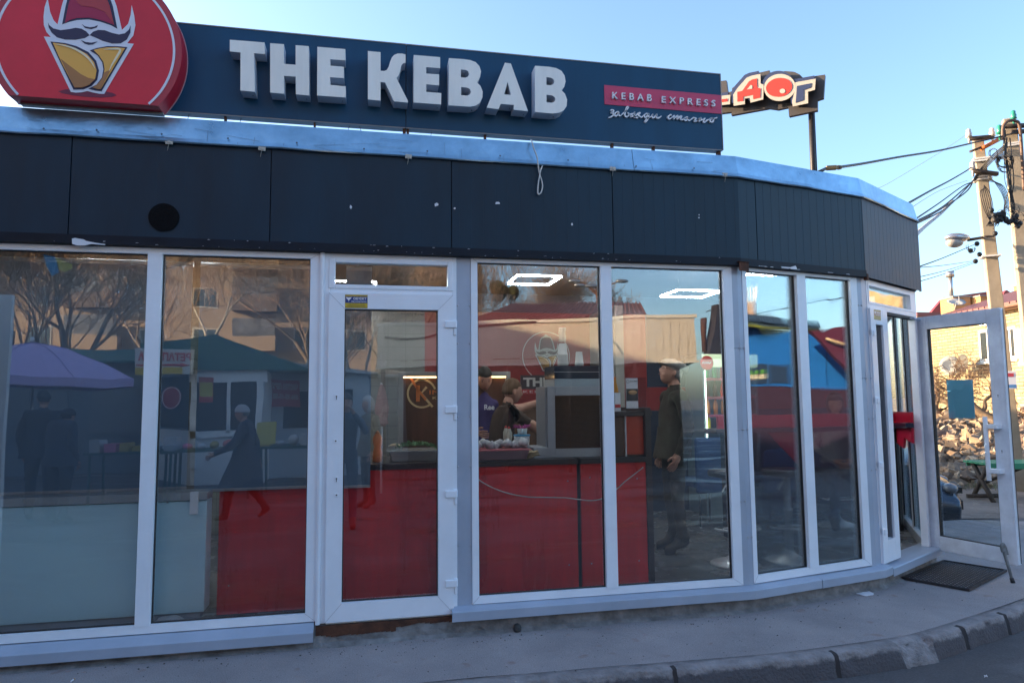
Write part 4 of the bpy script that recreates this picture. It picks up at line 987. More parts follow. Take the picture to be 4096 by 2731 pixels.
def hand(J, B, BM, side, wpos, dirv, palmn, mi, curl=.5):
    """five fingers on short chains"""
    d = Vector(dirv).normalized(); pn = Vector(palmn).normalized(); sd = d.cross(pn).normalized() * side
    w_ = Vector(wpos); pk = 'palm%d' % side; J[pk] = (w_ + d * .055, (.034, .016)); B.append(('wr%d' % side, pk)); BM[('wr%d' % side, pk)] = mi
    for f, (off, L) in enumerate(((-.030, .062), (-.011, .078), (.009, .085), (.029, .074))):
        a = w_ + d * .095 + sd * off * -1; b = a + (d * (1 - curl * .5) + pn * curl * .6).normalized() * L * .5; c = b + (d * (1 - curl) + pn * curl * 1.2).normalized() * L * .5
        for q, (p, r) in enumerate(((a, .0092), (b, .0085), (c, .0068))):
            J['f%d_%d_%d' % (side, f, q)] = (p, r)
        ch = [pk] + ['f%d_%d_%d' % (side, f, q) for q in range(3)]
        for a_, b_ in zip(ch[:-1], ch[1:]): B.append((a_, b_)); BM[(a_, b_)] = mi
    a = w_ + d * .035 + sd * .036; b = a + (d * .8 + sd * .5 + pn * .3).normalized() * .035; c = b + (d * .9 + pn * .5).normalized() * .028
    for q, (p, r) in enumerate(((a, .012), (b, .0105), (c, .008))): J['t%d_%d' % (side, q)] = (p, r)
    ch = [pk, 't%d_0' % side, 't%d_1' % side, 't%d_2' % side]
    for a_, b_ in zip(ch[:-1], ch[1:]): B.append((a_, b_)); BM[(a_, b_)] = mi
def person(label, loc, rz, top, legs, shoe, hairc=None, style='short', pose=None, H=1.74, headT=None, hat=None, coat=False, sleeve='long', bulk=1.0, cat='person', group=None, extras=None, skirt=.84):
    """local frame: x right, y ahead, z up; pose overrides joints (metres for a 1.74 m person)"""
    s = H / 1.74; P = dict(pel=(0, 0, .96), wst=(0, 0, 1.08), chest=(0, 0, 1.28), nk=(0, .0, 1.47), nk2=(0, .012, 1.53), head=(0, .03, 1.625),
        shR=(.175, -.005, 1.415), shL=(-.175, -.005, 1.415), elR=(.225, -.03, 1.13), elL=(-.225, -.03, 1.13), wrR=(.215, .07, .90), wrL=(-.215, .07, .90),
        hipR=(.09, 0, .92), hipL=(-.09, 0, .92), knR=(.10, .02, .51), knL=(-.10, .02, .51), anR=(.10, -.02, .10), anL=(-.10, -.02, .10), toR=(.115, .15, .045), toL=(-.115, .15, .045), haR=(0, .2, -1), haL=(0, .2, -1))
    P.update(pose or {}); V = {k: Vector(v) for k, v in P.items()}
    b = bulk; cr = 1.28 if coat else 1.0
    J = {'pel': (V['pel'], (.150 * b * cr, .105 * b * cr)), 'wst': (V['wst'], (.142 * b * cr, .102 * b * cr)), 'chest': (V['chest'], (.168 * b, .112 * b * (1.12 if coat else 1))), 'nk': (V['nk'], (.075, .065)), 'nk2': (V['nk2'], .054), 'hd0': (V['nk2'].lerp(V['head'], .55), .05)}
    B = [('pel', 'wst'), ('wst', 'chest'), ('chest', 'nk'), ('nk', 'nk2'), ('nk2', 'hd0')]; BM = {('pel', 'wst'): 1, ('wst', 'chest'): 1, ('chest', 'nk'): 1, ('nk', 'nk2'): 0, ('nk2', 'hd0'): 0}
    ar = 1.22 if coat else 1.0
    for S_, sd in (('R', 1), ('L', -1)):
        J['sh' + S_] = (V['sh' + S_], .064 * b * ar); J['el' + S_] = (V['el' + S_], .047 * b * ar); wk = 'wr%d' % sd; J[wk] = (V['wr' + S_], .030 * (1.2 if coat else 1))
        B += [('chest', 'sh' + S_), ('sh' + S_, 'el' + S_), ('el' + S_, wk)]
        BM[('chest', 'sh' + S_)] = 1; BM[('sh' + S_, 'el' + S_)] = 1; BM[('el' + S_, wk)] = 1 if sleeve == 'long' else 0
        if sleeve == 'short':
            mk = 'ms' + S_; J[mk] = (V['sh' + S_].lerp(V['el' + S_], .62), .055 * b); B.remove(('sh' + S_, 'el' + S_)); B += [('sh' + S_, mk), (mk, 'el' + S_)]; BM[('sh' + S_, mk)] = 1; BM[(mk, 'el' + S_)] = 0
        d = V['wr' + S_] - V['el' + S_]; pn = Vector((-sd, .1, 0)); pn = (pn - d.normalized() * pn.dot(d.normalized())).normalized()
        hand(J, B, BM, sd, V['wr' + S_], d, pn, 0)
        J['hip' + S_] = (V['hip' + S_], .095 * b); J['kn' + S_] = (V['kn' + S_], .062 * b); J['an' + S_] = (V['an' + S_], .046); J['he' + S_] = (V['an' + S_] + (V['an' + S_] - V['to' + S_]) * .28 + Vector((0, 0, -.03)), .036); J['to' + S_] = (V['to' + S_], (.042, .028))
        th = V['hip' + S_].lerp(V['kn' + S_], .5); J['th' + S_] = (th, .080 * b); cf = V['kn' + S_].lerp(V['an' + S_], .35); J['cf' + S_] = (cf, .058 * b)
        for q in ((('pel'), 'hip' + S_, 2 if not coat else 1), ('hip' + S_, 'th' + S_, 1 if coat else 2), ('th' + S_, 'kn' + S_, 2), ('kn' + S_, 'cf' + S_, 2), ('cf' + S_, 'an' + S_, 2), ('an' + S_, 'to' + S_, 5), ('an' + S_, 'he' + S_, 5)):
            B.append((q[0], q[1])); BM[(q[0], q[1])] = q[2]
    for k in J: J[k] = (J[k][0] * s, tuple(r * s for r in J[k][1]) if isinstance(J[k][1], tuple) else J[k][1] * s)
    HT = (headT or Matrix.Identity(3)).to_4x4(); hc = V['head'] * s
    root = thing('person', label, cat, loc, group, rz)
    g = skin_mesh(J, B, 'body', None, BM, 'pel', 2, lambda g: head_into(g, hc, HT, s * 1.0))
    if abs(V['anR'].z - .10) < .01 and abs(V['anL'].z - .10) < .01:      # flat soles and a blunt toe cap
        sh_ = {q for f, mi in zip(g.f, g.mi) if mi == 5 for q in f}
        for q in sh_:
            x_, y_, z_ = g.v[q]
            if z_ < .062 * s: g.v[q] = (x_, y_ + (.012 if y_ > .1 else 0), max(0.004, (z_ - .03 * s) * .6) if z_ < .04 * s else z_)
    W = root.matrix_basis; g.v = [tuple(W @ Vector(v)) for v in g.v]
    g.build('body', [skinm, top, legs, eyem, lipm, shoe], root)
    if coat:
        ze = skirt; g = G(); g.smooth = True; n_ = 28; mid_ = (V['pel'] * s); kn = ((V['knR'] + V['knL']) / 2) * s; rows_ = 9; spread = abs(V['knR'].y - V['knL'].y) * .5 * s
        for i in range(rows_ + 1):
            t_ = i / rows_; z_ = (1.12 + (ze - 1.12) * t_) * s; cy_ = mid_.y + (kn.y - mid_.y) * max(0, t_ - .3)
            for j in range(n_):
                a_ = 2 * PI * j / n_; rr_ = 1 + .05 * noise.noise(Vector((math.cos(a_) * 2, math.sin(a_) * 2, z_ * 2))) + .05 * t_ * math.sin(a_ * 5 + z_ * 3)
                g.v.append(tuple(W @ Vector((math.cos(a_) * (.182 + .035 * t_) * b * s * rr_, cy_ + math.sin(a_) * (.140 + .03 * t_ + spread * t_ * .8) * b * s * rr_, z_))))
        for i in range(rows_):
            for j in range(n_): q_ = i * n_ + j; p_2 = i * n_ + (j + 1) % n_; g.face((q_, q_ + n_, p_2 + n_, p_2))
        g.build('coat_hem', top, root)
    if hairc is not None:
        h = hair_mesh(hc, HT, style, s); h.v = [tuple(W @ Vector(v)) for v in h.v]; h.build('hair', hairc, root)
    if hat: 
        g = G(); hat(g, Matrix.Translation(hc) @ HT, s); g.v = [tuple(W @ Vector(v)) for v in g.v]; g.build('hat', g.mat, root)
    if extras: extras(root, W, s, V)
    return root
def rot(x=0, y=0, z=0): return (Matrix.Rotation(math.radians(z), 3, 'Z') @ Matrix.Rotation(math.radians(x), 3, 'X') @ Matrix.Rotation(math.radians(y), 3, 'Y'))
def beanie(mat_):
    def f(g, MT, s):
        g.mat = mat_; g.smooth = True; S = MT @ Matrix.Diagonal(Vector((.090 * s, .112 * s, .118 * s, 1)))
        g.lathe([(1.0, .12), (1.04, .14), (1.04, .36), (1.0, .42), (.93, .62), (.78, .86), (.5, 1.05), (.2, 1.12), (.01, 1.13)], (0, 0, 0), 20, S)
    return f
def flatcap(mat_):
    def f(g, MT, s):
        g.mat = mat_; g.smooth = True
        g.lathe([(1.0, .0), (1.05, .05), (1.16, .22), (1.1, .40), (.8, .56), (.4, .62), (.01, .64)], (0, 0, 0), 20, MT @ Matrix.Translation((0, -.012, .045)) @ Matrix.Rotation(math.radians(-8), 4, 'X') @ Matrix.Diagonal(Vector((.088 * s, .116 * s, .125 * s, 1))))
        k = len(g.v)
        for i in range(9):
            a = PI * (.15 + .7 * i / 8); g.v.append(tuple(MT @ Vector((.085 * math.cos(a), .085 * math.sin(a), .052)))); g.v.append(tuple(MT @ Vector((.088 * math.cos(a), .15 * math.sin(a), .040)))); g.v.append(tuple(MT @ Vector((.088 * math.cos(a), .15 * math.sin(a), .034)))); g.v.append(tuple(MT @ Vector((.085 * math.cos(a), .085 * math.sin(a), .044))))
        for i in range(8):
            for q in range(4): a = k + i * 4 + q; b = k + i * 4 + (q + 1) % 4; g.face((a, b, b + 4, a + 4))
    return f
FZ = .116
# the customer inside, looking up at the menu
capm = M('cap_grey', (.26, .26, .25), .8, var=.1, scale=30)
def glasses(root, W, s, V):
    g = G(); HT = Matrix.Translation(V['head'] * s) @ rot(26).to_4x4()
    for q in (-1, 1):
        g.tube([W @ HT @ Vector((q * .032 + .022 * math.cos(t), .096, .008 + .018 * math.sin(t))) for t in [i * PI / 5 for i in range(11)]], .0016, 5)
        g.tube([W @ HT @ Vector((q * .056, .094, .01)), W @ HT @ Vector((q * .077, .0, .012))], .0016, 5)
    g.build('glasses', darksteel, root)
person('man in a pale flat cap and glasses looking up inside the shop', (2.70, 1.36, FZ), math.radians(86), M('jacket_brown', (.055, .028, .014), .85, var=.5, scale=5, col2=(.035, .035, .022)), M('trousers_olive', (.035, .028, .02), .85, var=.2, scale=8), M('boot_dark', (.06, .05, .042), .7), M('hair_grey', (.2, .19, .18), .8), 'hat',
    dict(chest=(0, -.03, 1.27), nk=(0, -.02, 1.46), nk2=(0, -.012, 1.52), head=(0, .01, 1.615), wrR=(.24, .03, .88), wrL=(-.24, .06, .88), elR=(.245, -.06, 1.12), elL=(-.245, -.05, 1.12)), 1.72, rot(26), flatcap(capm), True, bulk=1.0, extras=glasses)
# two men behind the counter
p1 = onY(1946, 1512, 2.0); purple = M('shirt_purple', (.05, .035, .14), .75, var=.15, scale=5)
def badge(root, W, s, V):
    g = G(); a = W @ (Vector((-.05, .122, 1.33)) * s); q = W.to_3x3() @ Vector((1, 0, 0))
    text_on(g, 'Ree', [a + q * .065 + Vector((0, -.022, .025)), a - q * .03 + Vector((0, -.022, .025)), a - q * .03 + Vector((0, -.022, -.025)), a + q * .065 + Vector((0, -.022, -.025))], .002, .02); g.build('shirt_lettering', wht, root)
person('dark haired man in a purple sweatshirt looking down behind the counter', (p1.x - .03, 2.0, FZ), math.radians(180), purple, M('trousers_dark', (.02, .02, .025), .8), M('shoe_black', (.02, .02, .02), .5), M('hair_black', (.015, .012, .01), .7), 'short',
    dict(head=(0, .055, 1.60), nk2=(0, .02, 1.52), elR=(.24, .04, 1.14), elL=(-.24, .04, 1.14), wrR=(.12, .26, 1.10), wrL=(-.12, .26, 1.10)), p1.z - FZ + .125, rot(-22), extras=badge)
p2 = onY(2022, 1578, 1.55)
person('young man in a brown T-shirt seen in profile working behind the counter', (p2.x - .05, 1.55, FZ), math.radians(-82), M('shirt_brown', (.04, .02, .01), .8, var=.15, scale=5), M('trousers_dark'), M('shoe_black'), M('hair_brown', (.11, .06, .03), .8), 'crop',
    dict(chest=(0, .04, 1.27), nk=(0, .07, 1.44), nk2=(0, .09, 1.50), head=(0, .13, 1.595), shR=(.175, .05, 1.40), shL=(-.175, .05, 1.40), elR=(.26, .30, 1.22), wrR=(.20, .52, 1.20), elL=(-.28, .32, 1.42), wrL=(-.20, .56, 1.50)), 1.57, rot(-4), sleeve='short', bulk=1.08)
# woman sitting on a bar stool
jean = M('jeans_navy', (.035, .055, .10), .8, var=.15, scale=9)
def shades(root, W, s, V):
    g = G(); HT = Matrix.Translation(V['head'] * s)
    g.tube([W @ HT @ Vector((x, .075 - abs(x) * .5, .112)) for x in (-.06, -.03, -.008, 0, .008, .03, .06)], [.004, .012, .006, .003, .006, .012, .004], 8); g.build('sunglasses', M('lens_black', (.01, .01, .01), .1), root)
wl = onZ(3412, 2075, FZ); 
person('woman in a white sweater and jeans sitting on a bar stool', (4.90, 2.08, -.19), math.radians(158), M('sweater_white', (.30, .31, .31), .8, var=.08, scale=9), jean, M('sneaker_black', (.02, .02, .025), .5), M('hair_dark', (.03, .02, .015), .7), 'long',
    dict(knR=(.13, .40, .82), knL=(-.11, .42, .80), anR=(.14, .34, .42), anL=(-.13, .36, .40), toR=(.16, .49, .345), toL=(-.15, .50, .34), hipR=(.10, .05, .90), hipL=(-.10, .05, .90), elR=(.25, .06, 1.16), elL=(-.25, .06, 1.16), wrR=(.08, .27, 1.03), wrL=(-.06, .28, 1.03)), 1.70, rot(-6), extras=shades)

# ------------------------------------------------------------------ furniture and goods inside
cred = M('counter_red', (.66, .016, .014), .28, var=.22, scale=4, stretch=(1.6, 1, .25), detail=9); ctop = M('counter_edge_dark', (.045, .032, .032), .35); steel = M('stainless', (.42, .43, .44), .3, .75, var=.06, scale=6)
CY = .36
a = onY(865, 2470, CY).x; b1 = onY(2314, 2250, CY).x; b2 = onY(2612, 2300, CY).x; ct = onY(2100, 1862, CY - .02).z
def counter(x0, x1, label):
    t = thing('counter', label, 'counter', ((x0 + x1) / 2, CY + .3, FZ))
    g = G(); g.box(x0, x1, CY, CY + .018, FZ + .005, ct - .001); g.build('front_panel', cred, t, .001)
    g = G(); g.box(x0 + .002, x1 - .002, CY + .018, CY + .62, FZ + .001, ct - .001); g.build('carcass', M('carcass_dark', (.03, .025, .025), .5), t)
    g = G(); g.box(x0 - .002, x1 + .002, CY - .02, CY + .66, ct, ct + .04); g.build('top', ctop, t, .003)
    g = G()
    for q in ((x0 + .07, .3), (x1 - .07, .3), (x0 + .07, ct - .1), (x1 - .07, ct - .12)): g.ell((q[0], CY - .001, q[1]), (.006, .003, .006), 8, 5)
    g.build('screw', screw, t); return t
counter(a, b1, 'long red fronted kitchen counter behind the left and middle windows'); counter(b1 + .028, b2 - .035, 'short red fronted counter right of the dark gap')
t = thing('end_panel', 'dark brown upright panel closing the right end of the red counter', 'panel', (b2, CY + .3, FZ)); g = G(); g.box(b2 - .034, b2 + .012, CY - .012, CY + .66, FZ, onY(2600, 1640, CY).z + .02); g.build('board', ctop, t, .002)
# loose white cable hanging across the counter front
g = G(); cz_ = [(1905,1905),(1925,1925),(1975,1952),(2040,1974),(2110,1986),(2180,1988),(2260,1990),(2310,1996),(2360,2001),(2400,1996),(2425,1985),(2465,1957),(2500,1925),(2540,1894),(2572,1869)]
P = smoothpts([onY(u, v, CY - .012) for u, v in cz_], 5); g.tube(P, .0042, 8); g.tube([P[-1], P[-1] + Vector((.006, .04, 0))], .0042, 8); tag(g.build('cable', M('cable_white', (.62, .62, .60), .4)), 'loose white cable drooping across the red counter front', 'cable')
# raised till cabinet
TX0, TX1 = onY(2500, 1750, CY + .04).x, onY(2597, 1750, CY + .04).x; tz = onY(2540, 1662, CY + .04).z
t = thing('till_cabinet', 'raised brown and orange red till cabinet on the right end of the counter', 'cabinet', ((TX0 + TX1) / 2, CY + .3, ct + .04))
g = G(); g.box(TX0 - .16, TX1 - .012, CY + .045, CY + .55, ct + .041, tz); g.build('carcass', M('wood_brown', (.10, .045, .02), .5, var=.3, scale=3, stretch=(4, 4, .6)), t)
g = G(); g.box(TX0 + .01, TX1 - .04, CY + .03, CY + .045, ct + .055, tz - .004); g.build('door', M('door_orange_red', (.50, .045, .010), .35), t, .001)
g = G(); g.box(TX1 - .036, TX1 - .012, CY + .02, CY + .045, ct + .042, tz - .001); g.build('side_post', ctop, t, .001)
g = G(); g.box(TX0 - .14, TX1 + .012, CY + .0, CY + .58, tz, tz + .032); g.build('top', ctop, t, .002)
g = G(); g.box(TX0 + .0, TX0 + .007, CY + .026, CY + .045, ct + .042, tz - .001); g.build('edge_strip', wht, t)
# menu holder
acr = glass_mat('acrylic', .04, (.9, .93, .95)); q = [onY(u, v, CY + .12) for u, v in ((2500, 1510), (2578, 1508), (2578, 1620), (2500, 1620))]
t = thing('menu_holder', 'clear acrylic menu stand with a printed leaflet on the till cabinet', 'menu stand', ((q[0].x + q[1].x) / 2, CY + .12, tz + .032))
x0, x1, z0, z1 = q[0].x, q[1].x, tz + .034, q[0].z
g = G(); g.box(x0, x1 + .01, CY + .118, CY + .122, z0 + .01, z1); g.box(x0 - .02, x1 + .03, CY + .06, CY + .18, z0, z0 + .004); g.build('stand', acr, t)
g = G(); g.box(x0 + .002, x0 + (x1 - x0) * .62, CY + .112, CY + .114, z0 + .02, z1 - .004)
g.cur = 1; g.box(x0 + .004, x0 + (x1 - x0) * .61, CY + .110, CY + .1118, z0 + .075, z1 - .085)
g.cur = 2; g.ell((x0 + .055, CY + .1095, z0 + .14), (.036, .003, .018), 10, 6)
g.cur = 1; text_on(g, 'Доставка', [(x0 + .035, CY + .1115, z1 - .02), (x0 + .095, CY + .1115, z1 - .02), (x0 + .095, CY + .1115, z1 - .035), (x0 + .035, CY + .1115, z1 - .035)], .0006, .01)
stroke(g, [Vector((x0 + .018 + .011 * math.cos(i * .7), CY + .1115, z1 - .03 + .011 * math.sin(i * .7))) for i in range(10)], .003, (0, -.0006, 0))
g.build('leaflet', [wht, M('leaflet_black', (.05, .045, .045), .5), M('leaflet_food', (.5, .3, .15), .6)], t)
# bottle, carton beside the till
def bottle(name, label, p, r, h, liquid, cap, group=None, parent=None):
    t = thing(name, label, 'bottle', p, group); x, y, z = p
    g = G(); g.lathe([(r * .9, 0), (r, .01), (r, h * .55), (r * .85, h * .68), (r * .38, h * .86), (r * .34, h * .93)], p, 14); g.build('body', liquid, t)
    g = G(); g.lathe([(r * .40, h * .92), (r * .40, h)], p, 12); g.build('cap', cap, t); return t
p = onY(2462, 1655, CY + .25); bottle('juice_bottle', 'orange juice bottle with orange cap behind the mullion on the till cabinet', (p.x, CY + .25, tz + .033), .028, .265, M('juice_orange', (.62, .26, .02), .2), M('cap_orange', (.75, .2, .02), .4))
q = onY(2480, 1570, CY + .14); t = thing('carton', 'small white and red drinks carton beside the menu stand', 'carton', (q.x, CY + .14, tz + .033))
g = G(); g.box(q.x - .05, q.x - .004, CY + .12, CY + .17, tz + .033, q.z); g.build('pack', wht, t, .002); g = G(); g.box(q.x - .05, q.x - .006, CY + .1185, CY + .1198, tz + .06, tz + .085); g.build('print_band', M('carton_red', (.6, .03, .03), .4), t)
# grill cabinet with louvred screen
GYY = CY + .10
q = {k: onY(*k, GYY) for k in ((2170, 1838), (2420, 1838), (2188, 1545), (2220, 1582), (2420, 1795), (2216, 1795), (2132, 1838), (2132, 1790))}
x0 = q[(2188, 1545)].x; x1 = x0 + .50; zt_ = q[(2188, 1545)].z; z0 = ct + .041
t = thing('grill_cabinet', 'grey kebab grill cabinet with brown louvred screen on the counter', 'grill', ((x0 + x1) / 2, GYY, z0))
g = G()
sx0 = q[(2220, 1582)].x; sz1 = q[(2220, 1582)].z; sz0 = q[(2216, 1795)].z
for r_ in ((x0, sx0, z0, zt_), (x1 - .055, x1, z0, zt_), (sx0, x1 - .055, z0, sz0), (sx0, x1 - .055, sz1, zt_)): g.box(r_[0], r_[1], GYY, GYY + .35, r_[2], r_[3])
g.build('housing', M('grill_grey', (.40, .42, .45), .38, .3, var=.05, scale=4), t, .003)
g = G(); g.box(sx0, x1 - .055, GYY + .03, GYY + .34, sz0, sz1); g.build('heater_back', M('louvre_dark', (.05, .025, .012), .5, var=.5, scale=4, stretch=(1, 1, .2)), t)
g = G(); nl = 44
for i in range(nl): z = sz0 + (sz1 - sz0) * (i + .5) / nl; g.box(sx0, x1 - .055, GYY + .004, GYY + .02, z - .0028, z + .0010)
g.build('louvre', M('louvre_brown', (.13, .06, .025), .45, .3), t)
g = G(); g.box(x0 - .012, x0 - .002, GYY + .02, GYY + .1, z0 + .04, zt_ - .006); g.box(q[(2132, 1838)].x, x0 - .002, GYY - .02, GYY + .3, z0, q[(2132, 1790)].z); g.build('side_tray', M('grill_grey'), t, .002)
# box unit above with paper cups
q2 = onY(2217, 1462, GYY + .06); g = G(); t = thing('heated_display', 'dark glazed display cabinet standing on the grill cabinet', 'display case', (x0 + .3, GYY + .1, zt_))
zs = onY(2217, 1515, GYY + .06).z; g.box(q2.x, x1, GYY + .06, GYY + .36, zt_ + .001, zs); g.build('base', M('display_light', (.35, .42, .46), .35), t, .003)
g = G(); g.box(q2.x, x1, GYY + .06, GYY + .36, zs + .001, q2.z); g.build('glazed_top', M('display_dark', (.035, .045, .07), .12), t, .003)
g = G(); g.box(q2.x - .002, x1 + .002, GYY + .056, GYY + .06, zs + (q2.z - zs) * .5, zs + (q2.z - zs) * .5 + .004); g.build('trim', steel, t)
cupm = M('cup_white', (.55, .56, .54), .6)
def cups(u0, u1, vb, n_, label, inv=False, prt=None):
    a = onY(u0, vb, GYY + .15); b = onY(u1, vb, GYY + .15); r = (b.x - a.x) / 2; t = thing('cup_stack', label, 'cups', ((a.x + b.x) / 2, GYY + .15, q2.z + .001))
    for i in range(n_):
        g = G(); z = q2.z + .002 + i * .0105; 
        if i < n_ - 1: g.lathe([(r * .93, 0), (r * .96, .002), (r * 1.0, .006), (r * 1.0, .0085)], ((a.x + b.x) / 2, GYY + .15, z), 18)
        else: g.lathe([(r, 0), (r, .004), (r * .93, .006), (r * .72, .085), (r * .70, .088)], ((a.x + b.x) / 2, GYY + .15, z), 18)
        g.build('cup', cupm, t)
    return t
cups(2231, 2272, 1460, 9, 'stack of upturned white paper cups on the display cabinet'); cups(2300, 2334, 1460, 3, 'lone short stack of pale printed cups right of the tall stack')
lids = thing('lid_stack', 'tall clear sleeve of plastic lids standing on the paper cups', 'lids', (onY(2250, 1420, GYY + .15).x, GYY + .15, q2.z + .19))
g = G(); lp = Vector(lids.location)
for i in range(9): g.lathe([(.020, 0), (.030, .004), (.027, .010), (.02, .012)], lp + Vector((.002 * math.sin(i), 0, .012 * i)), 14)
g.build('lids', M('plastic_clear', (.5, .5, .5), .2), lids)
# things on the counter: tray with bags, jars, sauce bottles, flatbread
W_ = lambda u, v, y=CY + .12: onY(u, v, y)
a, b = W_(1900, 1830), W_(2105, 1830); t = thing('plastic_tray', 'pink and grey plastic tub on the counter heaped with bags', 'tub', ((a.x + b.x) / 2, CY + .15, ct + .041))
g = G(); zz = ct + .041; rim = W_(1990, 1793).z
g.hexa([(a.x + .02, CY + .03, zz), (a.x + .02, CY + .26, zz), (b.x - .02, CY + .26, zz), (b.x - .02, CY + .03, zz)], [(a.x, CY + .01, rim - .01), (a.x, CY + .28, rim - .01), (b.x, CY + .28, rim - .01), (b.x, CY + .01, rim - .01)]); g.build('tub', M('tub_pink_grey', (.26, .17, .19), .4), t, .003)
g = G(); g.box(a.x - .01, b.x + .012, CY, CY + .29, rim - .009, rim); g.build('rim', M('tub_pink', (.6, .16, .18), .4), t, .002)
bagm = M('bag_plastic', (.42, .43, .46), .3, var=.15, scale=14)
g = G(); g.smooth = True
for i in range(9):
    x = a.x + (b.x - a.x) * (i + .5) / 9; k0 = len(g.v); g.ell((x, CY + .13 + .03 * math.sin(i * 2.1), rim + .022 + .012 * math.sin(i * 1.7)), (.034, .05, .032), 12, 8)
    for j in range(k0, len(g.v)):
        v = Vector(g.v[j]); n_ = noise.noise(v * 28) * .02 + noise.noise(v * 60) * .006; g.v[j] = tuple(v + Vector((n_, 0, abs(n_) * 1.2)))
g.smooth = False; bg_ = g.build('plastic_bags', bagm); tag(bg_, 'crumpled clear plastic bags heaped in the pink tub', 'bags')
def sauce(u, v, h, y, label, body, capc, grp=None, r=.024):
    p = onY(u, v, y); t = thing('sauce_bottle', label, 'bottle', (p.x, y, ct + .041), grp); g = G(); z = ct + .041
    g.lathe([(r * .85, 0), (r, .01), (r * .98, h * .3), (r * .72, h * .48), (r * .95, h * .62), (r * .95, h * .78), (r * .5, h * .9), (r * .4, h * .93)], (p.x, y, z), 16); g.build('body', body, t)
    g = G(); g.lathe([(r * .55, h * .92), (r * .35, h * .96), (r * .15, h)], (p.x, y, z), 10); g.build('cap', capc, t)
sw = M('sauce_white', (.50, .50, .42), .4); rc = M('cap_red', (.5, .02, .02), .4)
p_ = onY(2032, 1702, CY + .3); hh = p_.z - ct - .041
sauce(2024, 1760, hh, CY + .34, 'white squeeze bottle with red cap, the one standing behind', sw, rc); sauce(2037, 1760, hh * .985, CY + .28, 'white squeeze bottle with red cap, the one standing in front', sw, rc)
p_ = onY(1512, 1722, CY + .14); sauce(1510, 1760, p_.z - ct - .041, CY + .14, 'tall orange squeeze bottle standing alone behind the middle door', M('sauce_orange', (.55, .13, .02), .35), M('cap_dull', (.35, .12, .05), .5), r=.034)
a, b = onY(2054, 1740, CY + .22), onY(2120, 1740, CY + .22); t = thing('straw_tub', 'clear tub with blue lid rim holding white cups and magenta straws', 'tub', ((a.x + b.x) / 2, CY + .22, ct + .041))
zr = onY(2085, 1737, CY + .22).z; r = (b.x - a.x) / 2; c_ = Vector(((a.x + b.x) / 2, CY + .22, ct + .041)); g = G(); g.lathe([(r * .8, 0), (r * .95, zr - c_.z - .01)], c_, 18); g.build('tub', M('tub_clear', (.42, .45, .48), .25, var=.3, scale=60), t)
g = G(); g.lathe([(r, zr - c_.z - .01), (r, zr - c_.z)], c_, 18); g.build('lid', M('lid_blue', (.05, .35, .62), .4), t)
g = G(); g.lathe([(.018, 0), (.024, .045)], c_ + Vector((-.012, -.005, zr - c_.z)), 12); g.lathe([(.018, 0), (.024, .045)], c_ + Vector((.02, .0, zr - c_.z)), 12); g.build('cup', cupm, t)
g = G()
for i in range(26):
    an = rnd.uniform(0, 6.28); p0 = c_ + Vector((0, 0, zr - c_.z + .03)); g.tube([p0, p0 + Vector((.045 * math.cos(an), .03 * math.sin(an), rnd.uniform(.02, .045))), p0 + Vector((.07 * math.cos(an), .04 * math.sin(an), rnd.uniform(.015, .045)))], .0022, 4)
g.build('straws', M('straw_magenta', (.45, .02, .25), .5), t)
g = G(); g.smooth = True; fb = onY(2122, 1815, CY + .1); 
for i in range(3):
    k0 = len(g.v); g.ell((fb.x + .01, CY + .1, ct + .056 + i * .014), (.065 - i * .008, .06, .010), 16, 8)
    for j in range(k0, len(g.v)): v = Vector(g.v[j]); g.v[j] = tuple(v + Vector((0, 0, .012 * noise.noise(v * 20) + (v.x - fb.x) * .25)))
tag(g.build('flatbread', M('bread', (.52, .40, .24), .8, var=.25, scale=30)), 'stack of pale flatbreads beside the grill cabinet', 'bread')
# food pan behind the middle door
a, b = onY(1558, 1845, CY + .12), onY(1752, 1845, CY + .12); t = thing('food_pan', 'long stainless food pan with greens behind the middle door', 'food pan', ((a.x + b.x) / 2, CY + .2, ct + .041)); zr = onY(1650, 1805, CY + .12).z
g = G(); g.hexa([(a.x + .02, CY + .12, ct + .041), (a.x + .02, CY + .4, ct + .041), (b.x + .05, CY + .4, ct + .041), (b.x + .05, CY + .12, ct + .041)], [(a.x, CY + .11, zr), (a.x, CY + .42, zr), (b.x + .07, CY + .42, zr), (b.x + .07, CY + .11, zr)]); g.build('pan', steel, t, .003)
g = G(); g.box(a.x - .015, b.x + .08, CY + .095, CY + .43, zr, zr + .006); g.build('rim', M('rim_bright', (.5, .55, .58), .25, .6), t)
g = G()
for i in range(150):
    x = rnd.uniform(a.x + .03, b.x + .05); y = rnd.uniform(CY + .14, CY + .4); h = .03 * math.sin((x - a.x) / (b.x - a.x) * 3) + rnd.uniform(0, .02); s_ = .012; an = rnd.uniform(0, 6); g.poly([(x - s_ * math.cos(an), y - s_ * math.sin(an), zr + h), (x + s_ * math.cos(an), y + s_ * math.sin(an), zr + h + .01), (x + s_ * .3, y + s_, zr + h + .02)])
gg = g.build('salad_greens', M('greens', (.03, .10, .02), .6, var=.4, scale=40)); gg['kind'] = 'stuff'; gg['label'] = 'chopped greens heaped in the steel pan'
a = onY(1580, 1770, CY + .3); t = thing('white_tub', 'white plastic tub with rolled rim behind the orange bottle', 'tub', (a.x, CY + .3, ct + .041)); g = G(); g.lathe([(.036, 0), (.05, .10), (.052, .102)], (a.x, CY + .3, ct + .041), 16); g.build('tub', M('tub_offwhite', (.42, .40, .36), .5), t); g = G(); g.ell((a.x, CY + .3, ct + .14), (.042, .042, .02), 12, 6); g.build('contents', M('bread'), t)
